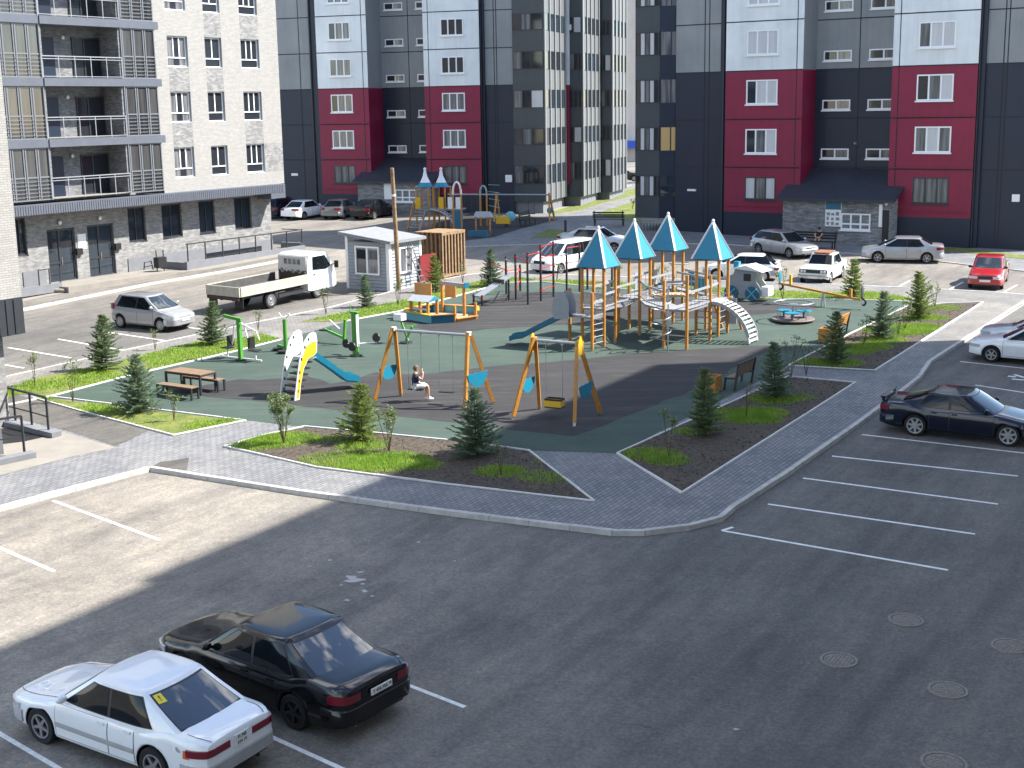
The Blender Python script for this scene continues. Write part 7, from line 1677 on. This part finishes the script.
# ================================================================== TREES AND SHRUBS
def spruce(px, tpx, label, seed, young=False, wide=.40):
    base = gp(*px); h_ = max(.7, zat(tpx[0], tpx[1], base)); rnd = random.Random(seed); t = thing('spruce', label, 'spruce tree', base, rnd.uniform(0,360), 'young spruces in the planting beds'); t.rotation_euler[0] = rad(rnd.uniform(-4,4)); t.rotation_euler[1] = rad(rnd.uniform(-4,4)); wide *= rnd.uniform(1.0,1.35); thin_ = rnd.uniform(0,6.3)
    part(MB().tube([(0,0,-.05), (.01,0,h_*.5), (0,0,h_*.97)], [.035*h_/2, .022*h_/2, .005], 7), 'trunk', 'bark', t, smooth=60)
    mb = MB(); R = h_*wide; nw = int(12+h_*4.5); sc_ = .8+.25*h_
    def sprig(p, d, ln, wd):
        d = d.normalized(); a = d.cross(Vector((rnd.uniform(-1,1), rnd.uniform(-1,1), rnd.uniform(-1,1)))).normalized(); b = d.cross(a); a0 = rnd.uniform(0, 3)
        for k in range(2):
            ang = math.pi*k/2+a0; s_ = (a*math.cos(ang)+b*math.sin(ang))*wd
            mb.add([p-s_*.5, p+d*ln*.5-s_, p+d*ln, p+d*ln*.5+s_], [(0,1,2,3)])
    for i in range(nw):
        f = i/(nw-1); z = h_*(.06+.88*f); prof_ = (1-f)**.8*(1-.25*math.exp(-f*12)); r_ = R*prof_+.06; nb = int(5+4*(1-f)); a0 = rnd.uniform(0,6.3)
        for k in range(nb):
            a = a0+2*math.pi*k/nb+rnd.uniform(-.35,.35); rr = r_*rnd.choice((.45,.65,.85,1,1.1,1.3))*(1-.28*max(0, math.cos(a-thin_))); up_ = rnd.uniform(.0,.35)+.45*f
            d = Vector((math.cos(a), math.sin(a), up_)); p0 = Vector((0,0,z+rnd.uniform(-.05,.05)*h_*.5)); tip = p0+d*rr*.95-Vector((0,0,.10*rr*(1-f)))
            n = max(4, int(rr/.05)); sd_ = Vector((-d.y, d.x, 0))
            for j in range(n):
                u = (j+.7)/n; p = p0.lerp(tip, u)-Vector((0,0,.07*rr*math.sin(u*3.14)))
                wd = (.008+.008*rnd.random())*sc_; ln = (.08+.08*rnd.random())*sc_*(1.3-.65*u)
                for s_ in (-1, 1): sprig(p, d*.9+sd_*s_*rnd.uniform(.6,1.1)+Vector((0,0,rnd.uniform(-.25,.4))), ln, wd)
                if rnd.random() < .6: sprig(p, d+Vector((0,0,rnd.uniform(.3,1.0))), ln*.8, wd)
            sprig(tip, d, .10*sc_, .016*sc_)
    for k in range(14): sprig(Vector((0,0,h_*rnd.uniform(.86,.95))), Vector((rnd.uniform(-.5,.5), rnd.uniform(-.5,.5), 1)), .12*sc_, .014)
    o = mb.build('crown', M['spruce2'] if young else M[('spruce', 'spruce3')[seed % 2]], t, fix=False); return t
SPR = [((102,370),(98,314),'spruce on the left turf strip, leftmost of the yard',0), ((140,412),(137,354),'dark broad spruce in the turf bed before the picnic table',0), ((212,345),(210,301),'spruce on the turf strip right of the silver grey hatchback',0),
       ((367,307),(366,275),'spruce on the turf strip before the cabin',0), ((436,292),(435,255),'bright spruce before the red board and crate',1), ((491,286),(491,248),'spruce behind the sloping sit up bench',0),
       ((362,440),(364,383),'sunlit spruce at the near soil bed, left of the swings',1), ((476,456),(475,387),'dark spruce in front of the right post of the two seat swing set',0), ((704,434),(706,367),'shaded spruce left of the dark framed bench',0),
       ((775,399),(775,342),'shaded spruce right of the dark framed bench',0), ((836,363),(838,311),'dark spruce over the planter of the orange backed bench',0), ((882,338),(882,291),'slim spruce in the sunlit far end of the soil bed',0),
       ((853,298),(851,259),'sunlit spruce right of the old boxy saloon, behind the seesaw',1), ((919,319),(921,271),'spruce at the far end of the soil bed, before the red saloon',1)]
for i, (b, t_, lab, y) in enumerate(SPR): spruce(b, t_, lab, 40+i, bool(y), .29 if i not in (1,6,7,10) else .36)
def sapling(px, tpx, label, seed, leaves=160, spread=.28, stems=5, size=.05, group='leafy saplings in the planting beds'):
    base = gp(*px); h_ = max(.5, zat(tpx[0], tpx[1], base)); rnd = random.Random(seed); t = thing('sapling', label, 'sapling', base, 0, group)
    st = MB(); tips = []
    for k in range(stems):
        a = rnd.uniform(0,6.3); r_ = spread*h_*rnd.uniform(.3,1); top_ = Vector((r_*math.cos(a), r_*math.sin(a), h_*rnd.uniform(.7,1))); mid = top_*.5+Vector((rnd.uniform(-.04,.04), rnd.uniform(-.04,.04), .05))
        st.tube([(0,0,-.03), mid, top_], [.012, .009, .004], 5); tips.append((Vector((0,0,0)), mid, top_))
        for q in range(3):
            u = rnd.uniform(.35,.9); p = mid.lerp(top_, u) ; e = p+Vector((rnd.uniform(-.16,.16), rnd.uniform(-.16,.16), rnd.uniform(.05,.2)))*h_*.8; st.tube([p, e], [.005,.002], 4); tips.append((p, p.lerp(e,.5), e))
    part(st, 'stems', 'bark', t)
    lf = MB()
    for i in range(leaves):
        s, m_, e = rnd.choice(tips); u = rnd.uniform(.15,1)**.7; p = (s.lerp(m_, u*2) if u < .5 else m_.lerp(e, u*2-1)) + Vector((rnd.gauss(0,.035), rnd.gauss(0,.035), rnd.gauss(0,.035)))
        if p.z < h_*.12: continue
        d = Vector((rnd.uniform(-1,1), rnd.uniform(-1,1), rnd.uniform(-.5,.6))).normalized(); w_ = d.cross(Vector((rnd.uniform(-1,1), rnd.uniform(-1,1), 1))).normalized()*size*.35; ln = size*rnd.uniform(.8,1.5)
        lf.add([p, p+d*ln*.5+w_, p+d*ln, p+d*ln*.5-w_], [(0,1,2,3)])
    part(lf, 'leaves', 'leaf', t, fix=False); return t
SAP = [((35,386),(33,349),'thin sapling nearest the left brick wall',150,.2), ((73,402),(70,357),'tall thin sapling on the turf near the dark handrail',120,.15), ((155,350),(156,327),'small sapling before the silver grey hatchback',80,.2), ((174,421),(172,391),'thin sapling by the near bench of the picnic table',110,.2),
       ((258,330),(259,308),'small sapling behind the green machine with hanging seats',80,.2), ((284,444),(285,391),'leafy bush at the left tip of the near soil bed',950,.44), ((326,314),(325,286),'sapling on the turf before the lorry cab',200,.25), ((389,452),(390,405),'leafy sapling before the sunlit spruce and swings',420,.25),
       ((398,305),(398,279),'sapling at the foot of the timber pole',150,.22), ((463,283),(466,262),'small sapling right of the timber crate',90,.2), ((557,281),(558,262),'small sapling behind the red climbing ladder',90,.25), ((501,476),(501,441),'nearly bare sapling at the right end of the near soil bed',40,.2),
       ((669,458),(670,408),'leafy sapling at the near corner of the shaded bed',230,.2), ((746,418),(746,382),'bare twigs in the shaded bed between two spruces',20,.2), ((790,380),(792,335),'leafy sapling at the corner of the crossing path',170,.3), ((863,346),(863,312),'thin leafy sapling between the dark spruce and the slim spruce',170,.22),
       ((783,300),(787,262),'loose leafy sapling before the old boxy saloon',260,.38), ((904,330),(905,299),'low leafy sapling between two spruces in the sunlit bed',220,.35), ((935,307),(936,284),'small leafy sapling before the red saloon',150,.3), ((618,285),(620,262),'leafy sapling behind the first blue roofed tower',120,.3), ((662,287),(665,262),'leafy sapling behind the second blue roofed tower',120,.3), ((806,375),(805,345),'faint sapling beside the dark spruce on the crossing path',60,.25), ((898,335),(900,308),'slender sapling next to the slim spruce',60,.2)]
for i, (b, t_, lab, n, sp_) in enumerate(SAP): sapling(b, t_, lab, 90+i, n, sp_, 4 if n < 300 else 9, .075 if n < 400 else .075)
# dark young tree on the distant lawn
sapling((632.5,209), (629,199), 'small dark sapling on the distant lawn beside the right-hand block', 160, 120, .3, 4, .09, None)

# ================================================================== PEOPLE
def skin(name, pts, edges, rad_, m, parent, root_i=0, lv=2):
    me = bpy.data.meshes.new(name); me.from_pydata([tuple(p) for p in pts], edges, []); o = bpy.data.objects.new(name, me); COL.objects.link(o)
    md = o.modifiers.new('skin', 'SKIN'); md.use_smooth_shade = True
    for i, r_ in enumerate(rad_): d = me.skin_vertices[0].data[i]; d.radius = (r_, r_) if not isinstance(r_, tuple) else r_; d.use_root = (i == root_i)
    o.modifiers.new('sub', 'SUBSURF').levels = lv; o.modifiers['sub'].render_levels = lv
    dg = bpy.context.evaluated_depsgraph_get(); m2 = bpy.data.meshes.new_from_object(o.evaluated_get(dg)); bpy.data.objects.remove(o)
    m2.materials.clear(); m2.materials.append(m); m2.polygons.foreach_set('use_smooth', [True]*len(m2.polygons)); o = bpy.data.objects.new(name, m2); COL.objects.link(o); o.parent = parent; return o
def seated(label, loc, rz, k, shirt, bottom, hairm, seat_h, long_hair=False, arms='up', group=None):
    "x forward, y left; k scales a 1.7 m figure; hips on the seat"
    t = thing('person', label, 'person', loc, rz, group); z = seat_h/k
    J = dict(pel=(0,0,z+.10), wa=(-.01,0,z+.26), ch=(.0,0,z+.45), nk=(.03,0,z+.58), hd=(.06,0,z+.68), ht=(.05,0,z+.82),
             shl=(.0,.17,z+.50), ell=(.20,.24,z+.34), wrl=(.26,.17,z+.55), hal=(.24,.10,z+.63), shr=(.0,-.17,z+.50), elr=(.20,-.24,z+.34), wrr=(.26,-.17,z+.55), har=(.24,-.10,z+.63),
             hil=(.02,.10,z+.08), knl=(.42,.12,z+.10), anl=(.40,.11,max(.08/k, z-.36)), tol=(.54,.12,max(.03/k, z-.40)), hir=(.02,-.10,z+.08), knr=(.43,-.10,z+.09), anr=(.45,-.09,max(.08/k, z-.36)), tor=(.59,-.10,max(.03/k, z-.40)))
    if arms == 'lap': J.update(wrl=(.34,.10,z+.22), hal=(.40,.04,z+.20), wrr=(.34,-.10,z+.22), har=(.40,-.04,z+.20))
    names = list(J); ix = {n: i for i, n in enumerate(names)}; P_ = [Vector(J[n])*k for n in names]
    E_ = [('pel','wa'), ('wa','ch'), ('ch','nk'), ('nk','hd'), ('hd','ht'), ('ch','shl'), ('shl','ell'), ('ell','wrl'), ('wrl','hal'), ('ch','shr'), ('shr','elr'), ('elr','wrr'), ('wrr','har'), ('pel','hil'), ('hil','knl'), ('knl','anl'), ('anl','tol'), ('pel','hir'), ('hir','knr'), ('knr','anr'), ('anr','tor')]
    Rr = dict(pel=.13, wa=.115, ch=.125, nk=.055, hd=.095, ht=.075, shl=.06, ell=.045, wrl=.033, hal=.04, shr=.06, elr=.045, wrr=.033, har=.04, hil=.095, knl=.065, anl=.045, tol=.035, hir=.095, knr=.065, anr=.045, tor=.035)
    skin('body', P_, [(ix[a], ix[b]) for a, b in E_], [Rr[n]*k for n in names], M['skin'], t, ix['pel'])
    def garment(nm, keys, ed, m, grow=1.16):
        jx = {n: i for i, n in enumerate(keys)}; return skin(nm, [Vector(J2[n])*k for n in keys], [(jx[a], jx[b]) for a, b in ed], [Rr2[n]*k*grow for n in keys], m, t, 0)
    J2 = dict(J); Rr2 = dict(Rr); lerp = lambda a, b, f: tuple(Vector(J[a]).lerp(Vector(J[b]), f))
    J2['sll'] = lerp('shl','ell',.55); J2['slr'] = lerp('shr','elr',.55); Rr2['sll'] = Rr2['slr'] = .056
    J2['nb'] = lerp('ch','nk',.45); Rr2['nb'] = .085
    garment('shirt', ['wa','pel','ch','nb','shl','sll','shr','slr'], [('wa','pel'), ('wa','ch'), ('ch','nb'), ('ch','shl'), ('shl','sll'), ('ch','shr'), ('shr','slr')], shirt)
    J2['tl'] = lerp('hil','knl',.92); J2['tr'] = lerp('hir','knr',.92); Rr2['tl'] = Rr2['tr'] = .078
    garment('shorts', ['pel','hil','tl','hir','tr'], [('pel','hil'), ('hil','tl'), ('pel','hir'), ('hir','tr')], bottom)
    hm = MB(); c = Vector(J['hd'])*k; hm.ball(c+Vector((-.022,0,.055))*k, .112*k, .098*k, .118*k, 12)
    if long_hair: hm.ball(c+Vector((-.08,0,-.08))*k, .05*k, .09*k, .18*k, 10)
    hm.build('hair', hairm, t, smooth=70)
    fm = MB(); hx = c+Vector((.09,0,.02))*k
    fm.ball(hx+Vector((.018,0,-.005))*k, .018*k, .014*k, .022*k, 6)
    for s in (-1,1): fm.ball(c+Vector((-.0,s*.10,.02))*k, .02*k, .014*k, .03*k, 6)
    fm.build('nose_and_ears', M['skin'], t, smooth=60); em_ = MB()
    for s in (-1,1): em_.ball(hx+Vector((.002,s*.034,.03))*k, .008*k, .011*k, .008*k, 6)
    em_.box(hx.x-.004, hx.x+.006*k, -.022*k, .022*k, hx.z-.052*k, hx.z-.044*k); em_.build('eyes_and_mouth', M['ink'], t)
    for n, s in (('hal',1), ('har',-1)):
        hnd = MB(); p = Vector(J[n])*k
        for q in range(5):
            off = Vector((.012*(q-2), -s*(.01+.004*q), .03))*k; hnd.tube([p+off*.3, p+off+Vector((0,0,.02))*k, p+off*1.1+Vector((.008,-s*.02,.04))*k], [.009*k, .008*k, .006*k], 5)
        hnd.build('fingers', M['skin'], t, smooth=60)
    for n in ('l','r'):
        a, b_ = Vector(J['an'+n])*k, Vector(J['to'+n])*k; MB().ball((a+b_)/2+Vector((-.01,0,-.015))*k, .13*k, .048*k, .045*k, 10).build('shoe', M['white'] if hairm is not M['ink'] else M['black'], t, smooth=60)
    return t
navy_shirt = mat('navy_shirt', (.014,.016,.045), .8); white_cloth = mat('white_cloth', (.72,.70,.68), .85, var=.06); hair_b = mat('brown_hair', (.13,.085,.055), .7, var=.2, vscale=30)
sp = LS1.o + Matrix.Rotation(rad(UA),4,'Z') @ sa.lerp(sb, .73); sp.z = terr(sp.y)+TOP+.008
seated('child in a dark blue shirt and white shorts sitting on the swing', sp, 12, .96, navy_shirt, white_cloth, hair_b, .47)
pb = gs(819, 247.8, .02); pd = FBp.n
seated('person in dark clothes sitting on the bench by the stone porch', pb, math.degrees(math.atan2(pd.y, pd.x)), 1.0, mat('dark_top', (.05,.035,.04), .8), mat('flowered_shorts', (.30,.16,.12), .8, var=.5, vscale=20), M['ink'], .46, True, 'lap')
